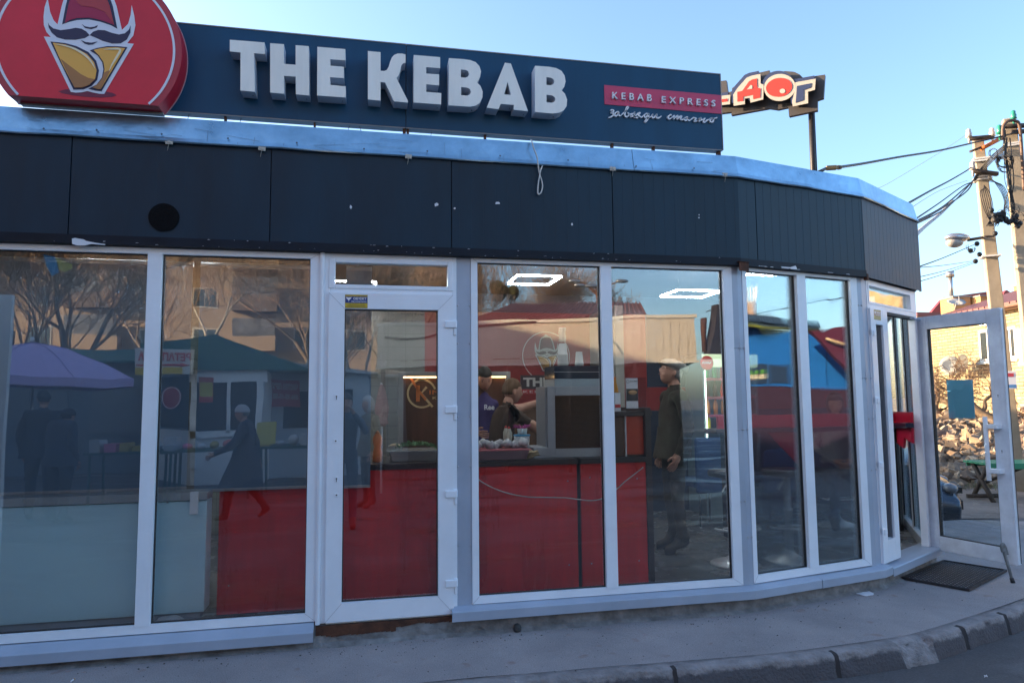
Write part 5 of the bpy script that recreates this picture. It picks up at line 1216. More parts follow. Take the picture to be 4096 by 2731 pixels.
# framed glass board on the kitchen wall with a round monogram
by = 1.9; q = [onY(u, v, by) for u, v in ((1594, 1488), (1760, 1484), (1760, 1812), (1594, 1812))]
X0, X1, Z1_, Z0_ = q[0].x, q[0].x + 1.05, (q[0].z + q[1].z) / 2, .9
t = thing('framed_board', 'grey framed brown board with gold ring and K monogram in the kitchen', 'board', ((X0 + X1) / 2, by, Z0_)); fr_ = .045
g = G()
for r_ in ((X0, X0 + fr_, Z0_, Z1_), (X1 - fr_, X1, Z0_, Z1_), (X0 + fr_, X1 - fr_, Z1_ - fr_, Z1_), (X0 + fr_, X1 - fr_, Z0_, Z0_ + fr_)): g.box(r_[0], r_[1], by, by + .06, r_[2], r_[3])
g.build('frame', M('frame_grey', (.26, .25, .24), .4, .3), t, .003)
g = G(); g.box(X0 + fr_, X1 - fr_, by + .03, by + .05, Z0_ + fr_, Z1_ - fr_); g.build('panel', M('board_brown', (.085, .035, .018), .3, var=.35, scale=2.2, stretch=(3, 1, .6)), t)
g = G(); g.box(X0 + fr_, X1 - fr_, by + .005, by + .02, Z1_ - fr_ - .012, Z1_ - fr_); g.build('light_strip', M('led_warm', (1, .62, .28), .5, emit=2.5), t)
c_ = onY(1687, 1573, by + .028); rr_ = .128; g = G(); gold = M('gold_print', (.50, .38, .20), .45)
stroke(g, [c_ + Vector((rr_ * math.cos(a_), 0, rr_ * math.sin(a_))) for a_ in [math.radians(18 + 290 * i / 50) for i in range(51)]], .018, (0, -.003, 0))
stroke(g, [c_ + Vector((.10, 0, -.125)), c_ + Vector((-.005, 0, -.0)), c_ + Vector((.045, 0, .06))], .022, (0, -.003, 0))
g.prism([c_ + Vector(p) for p in ((-.035, 0, .118), (-.04, 0, .15), (-.015, 0, .135), (0, 0, .165), (.015, 0, .135), (.04, 0, .15), (.035, 0, .118))], (0, -.003, 0))
g.cur = 1; stroke(g, [c_ + Vector((-.035, -.001, .075)), c_ + Vector((-.035, -.001, -.075))], .034, (0, -.003, 0)); stroke(g, [c_ + Vector((-.10, -.001, .14)), c_ + Vector((-.025, -.001, .02)), c_ + Vector((.04, -.001, -.06))], .022, (0, -.003, 0))
text_on(g, 'ING', [c_ + Vector(p) for p in ((.07, 0, .03), (.25, 0, .03), (.25, 0, -.01), (.07, 0, -.01))], .003, .01)
g.cur = 0; text_on(g, 'KEBAB', [c_ + Vector(p) for p in ((.10, 0, -.03), (.30, 0, -.03), (.30, 0, -.055), (.10, 0, -.055))], .003, .01)
g.build('monogram', [gold, M('print_orange', (.50, .14, .03), .45)], t)
# wall emblem and wall sign
c_ = onY(2185, 1424, BK - .03); rr_ = onY(2278, 1424, BK - .03).x - c_.x
wl_ = thing('wall_emblem', 'round moustached wrap emblem painted on the red back wall', 'emblem', (c_.x, BK - .03, c_.z - rr_)); 
g = G(); g.prism([Vector((c_.x + rr_ * 1.02 * math.cos(i * PI / 36), BK - .022, c_.z + rr_ * 1.02 * math.sin(i * PI / 36))) for i in range(72)], (0, -.004, 0)); g.build('disc', M('disc_maroon', (.20, .012, .015), .5), wl_)
emblem(wl_, c_, rr_, BK - .027, .0014, mkcol('_in', (.42, .45, .42), (.03, .02, .02), (.10, .03, .035), (.12, .03, .04), (.36, .19, .03), (.2, .09, .02), (.1, .01, .02)), ringw=.03)
a, b = onY(2082, 1500, BK - .03), onY(2082 + 310, 1555, BK - .03)
ws = thing('wall_sign', 'dark wall sign with pale block lettering under the round emblem', 'sign', ((a.x + b.x) / 2, BK - .03, b.z)); zm = a.z - (a.z - b.z) * .98
g = G(); g.box(a.x, b.x, BK - .035, BK - .021, zm, a.z); g.build('panel', M('wall_sign_dark', (.035, .03, .04), .4), ws)
g = G(); text_on(g, 'THE KEBAB', [(a.x + .03, BK - .036, a.z - .03), (b.x - .03, BK - .036, a.z - .03), (b.x - .03, BK - .036, zm + .03), (a.x + .03, BK - .036, zm + .03)], .012, .035, 1.0); g.build('lettering', M('print_grey', (.5, .5, .48), .5), ws)
g = G(); g.box(a.x, b.x, BK - .034, BK - .021, zm - .06, zm - .002); g.build('red_strip', M('strip_red', (.30, .02, .03), .4), ws)
g = G(); text_on(g, 'KEBAB EXPRESS', [(a.x + .03, BK - .036, zm - .016), (b.x - .1, BK - .036, zm - .016), (b.x - .1, BK - .036, zm - .046), (a.x + .03, BK - .036, zm - .046)], .003, .0, 1.2); g.build('small_lettering', M('print_grey'), ws)
g = G(); g.box(.66, 2.6, BK - .14, BK - .03, .12, 1.40); tag(g.build('kitchen_panel', M('wood_brown')), 'brown wood grain panelling along the lower back wall of the kitchen', 'panelling')
g = G(); P = [onY(u, v, BK - .04) for u, v in ((2452, 1455), (2498, 1455), (2490, 1540), (2476, 1600), (2452, 1610))]; g.prism(P, (0, .012, 0)); tag(g.build('wall_graphic', M('graphic_navy', (.015, .02, .06), .5)), 'dark blue curved shape painted on the red back wall', 'graphic')
g = G(); g.box(2.62, 2.72, 2.6, BK - .03, .12, 2.5); tag(g.build('partition', M('partition_grey', (.25, .24, .22), .7)), 'narrow pale partition behind the man in the cap', 'partition')
# ceiling light frames
ledm = M('led_white', (.92, .97, 1), .5, emit=30)
def led_frame(cx_, cy_, w_, d_, z, label):
    t = thing('light_frame', label, 'ceiling light', (cx_, cy_, z), 'square light frames under the ceiling')
    for (x0, x1, y0, y1) in ((cx_ - w_, cx_ + w_, cy_ - d_, cy_ - d_ + .014), (cx_ - w_, cx_ + w_, cy_ + d_ - .014, cy_ + d_), (cx_ - w_, cx_ - w_ + .014, cy_ - d_ + .03, cy_ + d_ - .03), (cx_ + w_ - .014, cx_ + w_, cy_ - d_ + .03, cy_ + d_ - .03)):
        g = G(); g.box(x0 + .012, x1 - .012 if x1 - x0 > .1 else x1 - .002, y0, y1, z + .010, z + .022); g.build('tube', ledm, t)
    g = G()
    for (x0, x1, y0, y1) in ((cx_ - w_ - .012, cx_ + w_ + .012, cy_ - d_ - .012, cy_ - d_ + .034), (cx_ - w_ - .012, cx_ + w_ + .012, cy_ + d_ - .034, cy_ + d_ + .012), (cx_ - w_ - .012, cx_ - w_ + .034, cy_ - d_ + .035, cy_ + d_ - .035), (cx_ + w_ - .034, cx_ + w_ + .012, cy_ - d_ + .035, cy_ + d_ - .035)): g.box(x0, x1, y0, y1, z + .0225, z + .03)
    g.build('housing', darksteel, t)  # cover strips added above the tubes to keep their light off the ceiling
    g = G(); g.tube([(cx_ - w_ + .01, cy_ - d_ + .01, z + .02), (cx_ - w_ + .01, cy_ - d_ + .01, 2.74)], .002, 4); g.tube([(cx_ + w_ - .01, cy_ + d_ - .01, z + .02), (cx_ + w_ - .01, cy_ + d_ - .01, 2.74)], .002, 4); g.build('hanger', darksteel, t)
led_frame(1.53, 1.83, .215, .245, 2.60, 'square white light frame under the ceiling, seen left of the middle mullion')
led_frame(3.43, 2.40, .26, .24, 2.60, 'square white light frame under the ceiling, seen right of the middle mullion')
_q = onZ(3045, 1102, 2.50); led_frame(_q.x, _q.y + .02, .16, .05, 2.50, 'square white light frame hanging near the curved corner windows')
led_frame(4.05, .95, .2, .16, 2.67, 'unseen light frame added behind the curved fascia to brighten the seating')  # this and the next two: hidden extra lamps added to brighten the interior
led_frame(1.3, .62, .25, .2, 2.67, 'unseen light frame added over the red counter to brighten it')
led_frame(-1.6, .75, .3, .2, 2.67, 'unseen light frame added over the white cabinet to brighten it')
led_frame(-.2, 2.1, .25, .25, 2.55, 'square light frame deep in the kitchen behind the blinds')
# roller blinds
def blind_mat():
    m = bpy.data.materials.new('blind_fabric'); m.use_nodes = True; n = m.node_tree.nodes; l = m.node_tree.links; b = n['Principled BSDF']
    b.inputs['Base Color'].default_value = (.14, .22, .31, 1); b.inputs['Roughness'].default_value = .8; return m
blm = blind_mat()
def blind(u0, u1, v0, x0=None, label=''):
    y = .30; a = onY(u0, v0, y); b = onY(u1, v0, y); xa = a.x if x0 is None else x0; z = (a.z + b.z) / 2 if x0 is None else b.z
    t = thing('roller_blind', label, 'blind', ((xa + b.x) / 2, y, z), 'grey roller blinds inside the left windows')
    g = G(); g.box(xa, b.x, y, y + .0015, z, 2.37); g.build('fabric', blm, t)
    g = G(); g.box(xa, b.x, y - .006, y + .008, z - .012, z + .006); g.build('bottom_bar', M('bar_grey', (.38, .40, .43), .4, .4), t, .002)
    g = G(); g.tube([(xa, y + .02, 2.385), (b.x, y + .02, 2.385)], .018, 12); g.build('roller', M('bar_grey'), t)
blind(0, 745, 1948, -3.2, 'grey roller blind filling the leftmost window down to the white cabinet'); blind(776, 1242, 1952, None, 'grey roller blind with lower hem in the second window'); blind(1376, 1481, 1943, None, 'narrow strip of grey roller blind in the closed middle door')
# white cabinet with plinth
CBY = .14; xr_ = onY(822, 2200, CBY).x; zt2 = onY(600, 1972, CBY).z; zb2 = onY(400, 2474, CBY).z; zb3 = onY(400, 2500, CBY + .03).z
cbm = M('cabinet_white', (.60, .88, 1.0), .30, var=.05, scale=1.5)
t = thing('white_cabinet', 'long low white cabinet behind the two leftmost windows', 'cabinet', (-2.1, .7, FZ))
g = G(); g.box(-3.3, xr_, CBY, .29, zb2, zt2 - .055); g.build('body', cbm, t, .004)
g = G(); g.box(-3.3, xr_ + .004, CBY - .02, .29, zt2 - .05, zt2); g.build('top_ledge', M('ledge_grey', (.40, .44, .47), .4), t, .004)
g = G(); g.box(-3.3, xr_ - .03, CBY + .03, .28, zb3, zb2 - .002); g.box(-3.3, xr_ - .06, CBY + .1, .27, FZ, zb3 - .002); g.build('plinth', M('plinth_grey', (.30, .33, .37), .4), t)
g = G(); q0 = onY(762, 1968, CBY - .03); q1 = onY(792, 2055, CBY - .03); g.box(q0.x, q1.x, CBY - .045, CBY - .02, q1.z, zt2 + .005); g.build('bracket', pvc, t, .003)
g = G(); q = onY(670, 2008, CBY); g.ell((q.x, CBY - .002, q.z), (.006, .004, .006), 8, 5); q = onY(423, 1971, CBY - .02); g.ell((q.x, CBY - .021, q.z), (.009, .004, .009), 10, 6); g.build('screw', screw, t)
g = G(); g.smooth = True; q = onY(680, 2478, .10); k0 = 0; g.ell((q.x, .085, q.z), (.085, .04, .028), 16, 8)
for j in range(len(g.v)): v = Vector(g.v[j]); g.v[j] = tuple(v + Vector((.02 * noise.noise(v * 22), 0, .012 * noise.noise(v * 30 + Vector((3, 1, 2))))))
tag(g.build('crumpled_wrap', bagm), 'crumpled white wrap on the floor behind the second window', 'wrap')

# drinks fridge
FY = 3.0; q0 = onY(2806, 1416, FY); q1 = onY(2818, 1760, FY); fx0 = q0.x; fx1 = fx0 + .72; ftop = q0.z
fr = thing('drinks_fridge', 'open glowing drinks fridge with a beaded light strip down its left edge', 'fridge', (fx0 + .35, FY + .2, FZ))
fw_ = M('fridge_white', (.55, .60, .55), .4)
g = G()
for r_ in ((fx0, fx0 + .03, FZ, ftop), (fx1 - .03, fx1, FZ, ftop)): g.box(r_[0], r_[1], FY, FY + .45, r_[2], r_[3])
g.box(fx0 + .03, fx1 - .03, FY + .40, FY + .45, FZ, ftop); g.box(fx0 + .03, fx1 - .03, FY, FY + .4, FZ, .42); g.build('cabinet', M('fridge_inner', (.12, .17, .19), .4), fr, .003)
hz = onY(2806, 1468, FY).z
g = G(); g.box(fx0 + .0, fx1, FY - .012, FY - .001, hz, ftop); g.build('header', M('header_glow', (.46, .56, .36), .4, emit=.35), fr, .003)
g = G(); c_ = onY(2827, 1451, FY - .016); g.lathe([(.085, 0), (.085, .005)], c_, 28, Matrix.Rotation(PI / 2, 4, 'X')); 
g.cur = 1; stroke(g, smoothpts([c_ + Vector(p) for p in ((-.06, -.006, -.01), (-.045, -.006, .015), (-.03, -.006, -.01), (-.015, -.006, .012), (0, -.006, -.008), (.015, -.006, .012), (.03, -.006, -.01), (.05, -.006, .012))], 4), .007, (0, -.001, 0)); g.build('round_badge', [M('badge_red', (.55, .02, .02), .4), wht], fr)
g = G(); zl = onY(2812, 1750, FY).z
for i in range(31): z = zl + (hz - zl) * i / 30; g.box(fx0 + .030, fx0 + .040, FY - .006, FY - .001, z, z + .012)
g.build('light_strip', M('led_cool', (.75, 1, .85), .4, emit=7), fr)
SH = [onY(2830, v, FY).z for v in (1512, 1586, 1658, 1722)]
g = G()
for z in SH: g.box(fx0 + .032, fx1 - .032, FY + .002, FY + .38, z - .012, z)
g.build('shelf', M('wire_shelf', (.3, .3, .32), .4, .5), fr)
g = G()
for z in SH: g.box(fx0 + .03, fx1 - .03, FY - .004, FY + .001, z - .03, z + .002)
g.build('price_rail', M('rail_pink', (.45, .10, .15), .4), fr)
kinds = [[('green', (.02, .20, .06)), ('green', (.02, .20, .06)), ('red', (.45, .02, .02)), ('red', (.45, .05, .03)), ('clear', (.3, .35, .35)), ('red', (.4, .03, .03))], [('cola', (.05, .01, .01)), ('cola', (.05, .01, .01)), ('red', (.4, .03, .03)), ('cola', (.05, .01, .01))], [('orange', (.45, .14, .02)), ('orange', (.45, .14, .02)), ('orange', (.45, .14, .02)), ('blue', (.02, .1, .25)), ('orange', (.4, .12, .02))], [('yellow', (.55, .45, .02)), ('dark', (.04, .05, .05)), ('yellow', (.5, .45, .03)), ('yellow', (.5, .45, .03))]]
for si, z in enumerate(SH):
    ks = kinds[si]
    for k_, (nm, c) in enumerate(ks):
        x = fx0 + .09 + k_ * (.10 if si < 3 else .12)
        p = (x, FY + .06, z + .001); h = .20 if si else .17
        b_ = bottle('soda_bottle', '%s coloured bottle, %s from the left on the %s shelf of the drinks fridge' % (nm, ('first', 'second', 'third', 'fourth', 'fifth', 'sixth')[k_], ('top', 'second', 'third', 'lowest')[si]), p, .028, h, M('soda_' + nm, c, .2), M('cap_' + nm, tuple(min(1, q * 1.5) for q in c), .4), 'bottles and cans in the drinks fridge')
# bar stools
chrome = M('chrome', (.62, .65, .68), .3, .25); seatm = M('stool_seat', (.02, .025, .04), .4)
def stool(x, y, h, label):
    t = thing('bar_stool', label, 'bar stool', (x, y, FZ), 'chrome bar stools in the seating corner')
    g = G(); g.lathe([(.20, 0), (.205, .006), (.19, .018), (.10, .04), (.05, .07), (.034, .10)], (x, y, FZ), 32); g.build('base', chrome, t)
    g = G(); g.lathe([(.030, .09), (.030, .42), (.034, .42), (.034, .44), (.024, .44), (.024, h - .06)], (x, y, FZ), 20); g.build('column', chrome, t)
    g = G(); g.tube([Vector((x, y, FZ + .30)) + Vector((.19 * math.cos(a_), -.06 + .13 * math.sin(a_), 0)) for a_ in [math.radians(-195 + 210 * i / 20) for i in range(21)]], .010, 8); g.tube([(x - .12, y - .04, FZ + .30), (x + .12, y - .04, FZ + .30)], .009, 8); g.build('footrest', chrome, t)
    g = G(); g.lathe([(.10, h - .06), (.19, h - .045), (.20, h - .02), (.19, h), (.01, h + .002)], (x, y, FZ), 28); g.build('seat', seatm, t)
    g = G(); g.tube([(x, y, FZ + h - .07), (x - .12, y - .10, FZ + h - .11), (x - .17, y - .14, FZ + h - .15)], .006, 6); g.build('lever', chrome, t)
stool(3.43, .76, .76, 'chrome bar stool standing in full view behind the first curved window'); stool(4.86, 2.06, .60, 'chrome bar stool under the sitting woman'); stool(2.95, .80, .76, 'chrome bar stool half hidden behind the first corner post')
# wall bar with red front, running round the corner
redb = M('bar_red', (.52, .012, .04), .3); 
wb = thing('wall_bar', 'red fronted wall bar running along the back of the seating corner', 'bar counter', (4.4, 2.7, 1.1))
BY = 1.66; b0 = onY(2990, 1660, BY); b1_ = onY(3425, 1652, BY); zb1 = onY(3100, 1659, BY).z; zb0 = onY(3100, 1711, BY).z
g = G(); g.box(3.30, 5.35, BY, BY + .03, zb0, zb1); g.build('front_board', redb, wb, .003)
g = G(); g.box(3.28, 5.37, BY - .01, BY + .24, zb0 - .045, zb0 - .001); g.build('top', M('bar_top_dark', (.012, .02, .045), .3), wb, .003)
g = G(); g.prism([(5.34, BY + .1, zb0 - .05), (5.34, BY + .1, zb0 - .34), (4.95, BY + .1, zb0 - .05)], (0, .02, 0)); g.prism([(3.9, BY + .1, zb0 - .05), (4.35, BY + .1, zb0 - .05), (4.35, BY + .1, zb0 - .5)], (0, .02, 0)); g.build('gusset', redb, wb)
g = G(); g.box(3.44, 3.47, BY + .02, BY + .22, FZ, zb0 - .046); g.box(5.30, 5.33, BY + .02, BY + .22, FZ, zb0 - .046); g.build('leg', darksteel, wb)
# the same red board seen through the doorway
e0 = [SE.pick(u, v, -.10) for u, v in ((3563, 1645), (3652, 1648), (3654, 1690), (3565, 1690))]
db = thing('corner_shelf', 'red shelf with dark top and triangular red bracket inside the open doorway', 'shelf', e0[3]); n4 = -SE.n
g = G(); g.prism(e0, n4 * .02); g.build('front_board', redb, db)
e1_ = [SE.pick(u, v, -.11) for u, v in ((3565, 1691), (3654, 1691), (3655, 1709), (3566, 1708))]; g = G(); g.prism(e1_, n4 * .06); g.build('top', M('bar_top_dark'), db)
e2_ = [SE.pick(u, v, -.10) for u, v in ((3568, 1710), (3655, 1710), (3657, 1772), (3626, 1750), (3622, 1792), (3570, 1752))]; g = G(); g.prism(e2_, n4 * .02); g.build('bracket', redb, db)
# blue seats at the back, litter bin in the doorway
navys = M('seat_blue', (.010, .05, .16), .45, var=.1, scale=3)
def tubchair(u0, u1, v0, v1, y, label):
    a, b = onY(u0, v0, y), onY(u1, v0, y); zb_ = onY(u0, v1, y).z; t = thing('chair', label, 'chair', ((a.x + b.x) / 2, y + .25, FZ), 'blue chairs at the back of the shop')
    g = G(); g.box(a.x, b.x, y, y + .06, zb_, a.z); g.build('backrest', navys, t, .03)
    g = G(); g.box(a.x, b.x, y + .06, y + .5, .52, .60); g.build('seat', navys, t, .02)
    for qx in (a.x + .04, b.x - .04):
        for qy in (y + .03, y + .46): g = G(); g.tube([(qx, qy, FZ), (qx, qy, .53)], .012, 6); g.build('leg', darksteel, t)
tubchair(2782, 2925, 1750, 1975, 2.35, 'blue chair with tall back standing left of the first corner post'); tubchair(3062, 3180, 1800, 1975, 2.6, 'dark blue low chair behind the chrome bar stool')
p = onZ(3592, 2075, FZ); t = thing('litter_bin', 'tall dark plastic litter bin just inside the open doorway', 'bin', (p.x, p.y, FZ))
g = G(); g.lathe([(.09, 0), (.11, .55), (.12, .56)], (p.x, p.y, FZ), 20); g.build('body', M('bin_plastic', (.012, .02, .035), .4), t); g = G(); g.lathe([(.125, .562), (.12, .60), (.05, .61)], (p.x, p.y, FZ), 20); g.build('lid', M('bin_plastic'), t)
# ------------------------------------------------------------------ bare trees
barkm = M('bark', (.16, .12, .09), .9, var=.35, scale=9); birchm = M('bark_pale', (.42, .38, .32), .85, var=.3, scale=5); twigm = M('twig_red', (.36, .24, .16), .9)
def tree_mesh(seed, h, r0, mr=.004, spread=.6, levels=5, kids=3, twist=.35, upw=.25, l0=.42):
    R = random.Random(seed); gt = G(); gc = G()
    def grow(p, d, L, r, lv):
        n = 3 if lv > 2 else 5; pts = [p]; rs = [r]; seg = 4 if lv < 2 else 3
        for i in range(seg):
            d = (d + Vector((R.gauss(0, twist * .3), R.gauss(0, twist * .3), R.gauss(0, twist * .15) + upw * .1))).normalized(); p = p + d * (L / seg); pts.append(p); rs.append(max(mr, r * (1 - .45 * (i + 1) / seg)))
        (gt if lv <= 1 else gc).tube(pts, rs, (7, 6, 4, 3, 3, 3)[min(lv, 5)], False)
        if lv >= levels: return
        k = kids + (1 if lv in (1, 2, 3) else 0) + R.randint(0, 1)
        for q in range(k):
            t = R.uniform(.35, 1.0) if q else 1.0; i = min(len(pts) - 1, int(t * (len(pts) - 1) + .5)); az = R.uniform(0, 2 * PI)
            o = d.orthogonal().normalized(); o = (Matrix.Rotation(az, 3, d) @ o); nd = (d * (1 - spread * .5) + o * spread * R.uniform(.6, 1.2) + Vector((0, 0, upw))).normalized()
            grow(pts[i], nd, L * R.uniform(.55, .78), rs[i] * R.uniform(.5, .68), lv + 1)
    grow(Vector((0, 0, 0)), Vector((0, 0, 1)), h * l0, r0, 0); return gt, gc
def tree(name, label, loc, seed, h, r0, mt=barkm, mc=twigm, group=None, rz=0, **kw):
    gt, gc = tree_mesh(seed, h, r0, **kw); t = thing(name, label, 'tree', loc, group, rz); W = t.matrix_basis
    for g, nm, m in ((gt, 'trunk', mt), (gc, 'crown', mc)):
        g.v = [tuple(W @ Vector(v)) for v in g.v]; g.build(nm, m, t)
    return t
# ------------------------------------------------------------------ the far right: lot, rubble bank, brick house, poles
def brick_mat(name, c1, c2, mortar, sc_=1.0, axes='xz'):
    m = bpy.data.materials.new(name); m.use_nodes = True; n = m.node_tree.nodes; l = m.node_tree.links; b = n['Principled BSDF']
    tc = n.new('ShaderNodeTexCoord'); sp = n.new('ShaderNodeSeparateXYZ'); cb = n.new('ShaderNodeCombineXYZ'); l.new(tc.outputs['Object'], sp.inputs[0])
    l.new(sp.outputs[0], cb.inputs[0]); l.new(sp.outputs[2], cb.inputs[1])
    br = n.new('ShaderNodeTexBrick'); br.inputs['Scale'].default_value = 1; br.inputs['Brick Width'].default_value = .26 * sc_; br.inputs['Row Height'].default_value = .085 * sc_; br.inputs['Mortar Size'].default_value = .012 * sc_
    br.inputs['Color1'].default_value = (*c1, 1); br.inputs['Color2'].default_value = (*c2, 1); br.inputs['Mortar'].default_value = (*mortar, 1); l.new(cb.outputs[0], br.inputs['Vector'])
    nz = n.new('ShaderNodeTexNoise'); nz.inputs['Scale'].default_value = .8; nz.inputs['Detail'].default_value = 6; l.new(tc.outputs['Object'], nz.inputs['Vector'])
    mr = n.new('ShaderNodeMapRange'); mr.inputs[1].default_value = .3; mr.inputs[2].default_value = .7; mr.inputs[3].default_value = .72; mr.inputs[4].default_value = 1.15; l.new(nz.outputs[0], mr.inputs[0])
    mx = n.new('ShaderNodeMix'); mx.data_type = 'RGBA'; mx.blend_type = 'MULTIPLY'; mx.inputs[0].default_value = 1; l.new(br.outputs[0], mx.inputs[6]); l.new(mr.outputs[0], mx.inputs[7]); l.new(mx.outputs[2], b.inputs['Base Color']); b.inputs['Roughness'].default_value = .85
    bp = n.new('ShaderNodeBump'); bp.inputs['Strength'].default_value = .6; bp.inputs['Distance'].default_value = .01; bp.invert = True; l.new(br.outputs[1], bp.inputs['Height']); l.new(bp.outputs[0], b.inputs['Normal']); return m
HL_ = 20.8; Rh = RH.copy()
class Loc:                                    # local frame of the brick house: x towards the street, y away, z up
    pass
hc0 = CAM + Rh * HL_; hc0.z = 0
HT_ = Matrix.Translation(hc0) @ Matrix((-FH, Rh, Vector((0, 0, 1)))).transposed().to_4x4()   # local x = -distance along the view
def HW(u, v): return hit(u, v, hc0, Rh)
def hl(p): return HT_.inverted() @ p
house = thing('brick_house', 'yellow brick house with brown tiled roof beyond the open door, lit by low sun', 'house', HT_ @ Vector((-30, 0, -.4)))
brk = brick_mat('yellow_brick', (.52, .38, .21), (.40, .28, .14), (.17, .12, .08), 1.7)
def hbuild(g, name, m, parent, bevel=0):
    o = g.build(name, m, None, bevel); o.matrix_world = HT_; o.parent = parent; o.matrix_parent_inverse = parent.matrix_basis.inverted(); return o
EV = hl(HW(3765, 1262)).z; EV = 5.15
g = G(); g.box(-39, -20, 0, 8, -.6, EV); wall_ = hbuild(g, 'wall', brk, house)
tilem = bpy.data.materials.new('roof_tiles'); tilem.use_nodes = True
n = tilem.node_tree.nodes; l = tilem.node_tree.links; b = n['Principled BSDF']; b.inputs['Roughness'].default_value = .5
tc = n.new('ShaderNodeTexCoord'); wv = n.new('ShaderNodeTexWave'); wv.wave_type = 'BANDS'; wv.bands_direction = 'X'; wv.inputs['Scale'].default_value = 1.6; wv.inputs['Distortion'].default_value = .0
l.new(tc.outputs['Object'], wv.inputs[0]); cr = n.new('ShaderNodeValToRGB'); l.new(wv.outputs[0], cr.inputs[0]); cr.color_ramp.elements[0].color = (.10, .035, .03, 1); cr.color_ramp.elements[1].color = (.24, .10, .085, 1); l.new(cr.outputs[0], b.inputs['Base Color'])
bp = n.new('ShaderNodeBump'); bp.inputs['Distance'].default_value = .08; l.new(wv.outputs[0], bp.inputs['Height']); l.new(bp.outputs[0], b.inputs['Normal'])
g = G(); RZ = EV + 1.55
g.prism([(-33.4, -.55, EV + .05), (-33.4, 4.3, RZ), (-33.4, 9, EV + .05), (-33.4, 9, EV - .02), (-33.4, 4.3, RZ - .1), (-33.4, -.55, EV - .02)], (14, 0, 0)); hbuild(g, 'roof', tilem, house)
g = G()
for k in range(38): g.box(-33.4 + k * .37, -33.4 + k * .37 + .30, -.57, -.40, EV + .03, EV + .12)
hbuild(g, 'roof_tile_edge', M('tile_brown', (.20, .075, .06), .5), house)
g = G(); g.tube([(-33.6, -.62, EV - .04), (-19, -.62, EV - .04)], .075, 8); g.box(-33.4, -19.5, -.5, -.0, EV - .14, EV - .06); hbuild(g, 'gutter', M('gutter_brown', (.20, .10, .07), .5), house)
wfr = M('window_frame_pale', (.62, .62, .60), .5); wgl = M('window_dark_glass', (.02, .022, .026), .12)
def hwin(u0, u1, v0, v1):
    a, b_ = hl(HW(u0, (v0 + v1) / 2)), hl(HW(u1, (v0 + v1) / 2)); z1, z0 = hl(HW((u0 + u1) / 2, v0)).z, hl(HW((u0 + u1) / 2, v1)).z
    g = G(); x0, x1 = a.x, b_.x
    for r_ in ((x0, x0 + .12, z0, z1), (x1 - .12, x1, z0, z1), (x0 + .12, x1 - .12, z0, z0 + .12), (x0 + .12, x1 - .12, z1 - .12, z1), ((x0 + x1) / 2 - .05, (x0 + x1) / 2 + .05, z0 + .12, z1 - .12)): g.box(r_[0], r_[1], -.03, .0, r_[2], r_[3])
    g.box(x0 - .1, x1 + .1, -.14, .0, z0 - .10, z0)
    f = hbuild(g, 'window', wfr, house); g = G(); g.box(x0 + .1, x1 - .1, -.014, -.004, z0 + .1, z1 - .1); hbuild(g, 'pane', wgl, f)
hwin(3918, 3990, 1316, 1446); hwin(4018, 4068, 1306, 1436)
a, b_ = hl(HW(4062, 1400)), hl(HW(4140, 1400)); g = G(); g.box(a.x + .15, b_.x, -.06, -.0, hl(HW(4090, 1463)).z, hl(HW(4090, 1312)).z); hbuild(g, 'insulated_panel', M('render_cream', (.56, .45, .30), .85, var=.05), house)
g = G(); g.box(-33.6, -33.35, -.3, -.2, EV - .9, EV - .8); 
chm = brick_mat('chimney_brick', (.50, .27, .09), (.40, .20, .07), (.3, .22, .14), 1.0)
def chimney(u, vt, vb, w_, L_=24.0, cap=False):
    p = hit(u, vb, CAM + Rh * L_, Rh); q = hit(u, vt, CAM + Rh * L_, Rh); a = hl(p); g = G(); g.box(a.x - w_ / 2, a.x + w_ / 2, a.y, a.y + w_ * .8, a.z - 1, hl(q).z); o = hbuild(g, 'chimney', chm, house)
    g = G(); g.box(a.x - w_ / 2 - .05, a.x + w_ / 2 + .05, a.y - .05, a.y + w_ * .8 + .05, hl(q).z, hl(q).z + .08); hbuild(g, 'chimney_cap', M('cap_grey_metal', (.2, .2, .2), .5), o)
    if cap:
        z = hl(q).z; g = G(); g.tube([(a.x + .1, a.y + .2, z), (a.x + .1, a.y + .2, z + 1.2)], .10, 10); g.tube([(a.x + .1, a.y + .2, z + 1.15), (a.x + .1, a.y + .2, z + 1.45)], .2, 12); hbuild(g, 'flue', steel, o)
chimney(3790, 1195, 1250, 1.1, 23.0, True); chimney(3902, 1190, 1215, .8, 24); chimney(4084, 1142, 1180, .9, 25)
def dish(c, r, label_, par, nrm, col):
    g = G(); g.smooth = True; q = nrm.to_track_quat('Z', 'Y').to_matrix().to_4x4(); g.lathe([(.01, -.16 * r), (.5 * r, -.10 * r), (r, .10 * r), (r, .12 * r), (.5 * r, -.08 * r), (.01, -.14 * r)], c, 24, q); g.smooth = False
    g.tube([c + (q @ Vector((0, -r * .9, .05))), c + (q @ Vector((0, -r * .3, r * .9)))], .015, 5); g.tube([c, c - nrm * .4], .03, 6); return g.build('satellite_dish', col, par)
dc1 = atD(3802, 1462, 31.0); dish(dc1, .44, '', house, Vector((-.55, -.80, .2)).normalized(), M('dish_white', (.60, .58, .54), .5))
dc2 = atD(3851, 1456, 30.4); dish(dc2, .44, '', house, Vector((-.95, .22, .15)).normalized(), M('dish_dark', (.10, .085, .07), .6))
dc3 = atD(3825, 1209, 33); dish(dc3, .40, '', house, Vector((-.2, -.5, .9)).normalized(), M('dish_beige', (.42, .40, .36), .5))
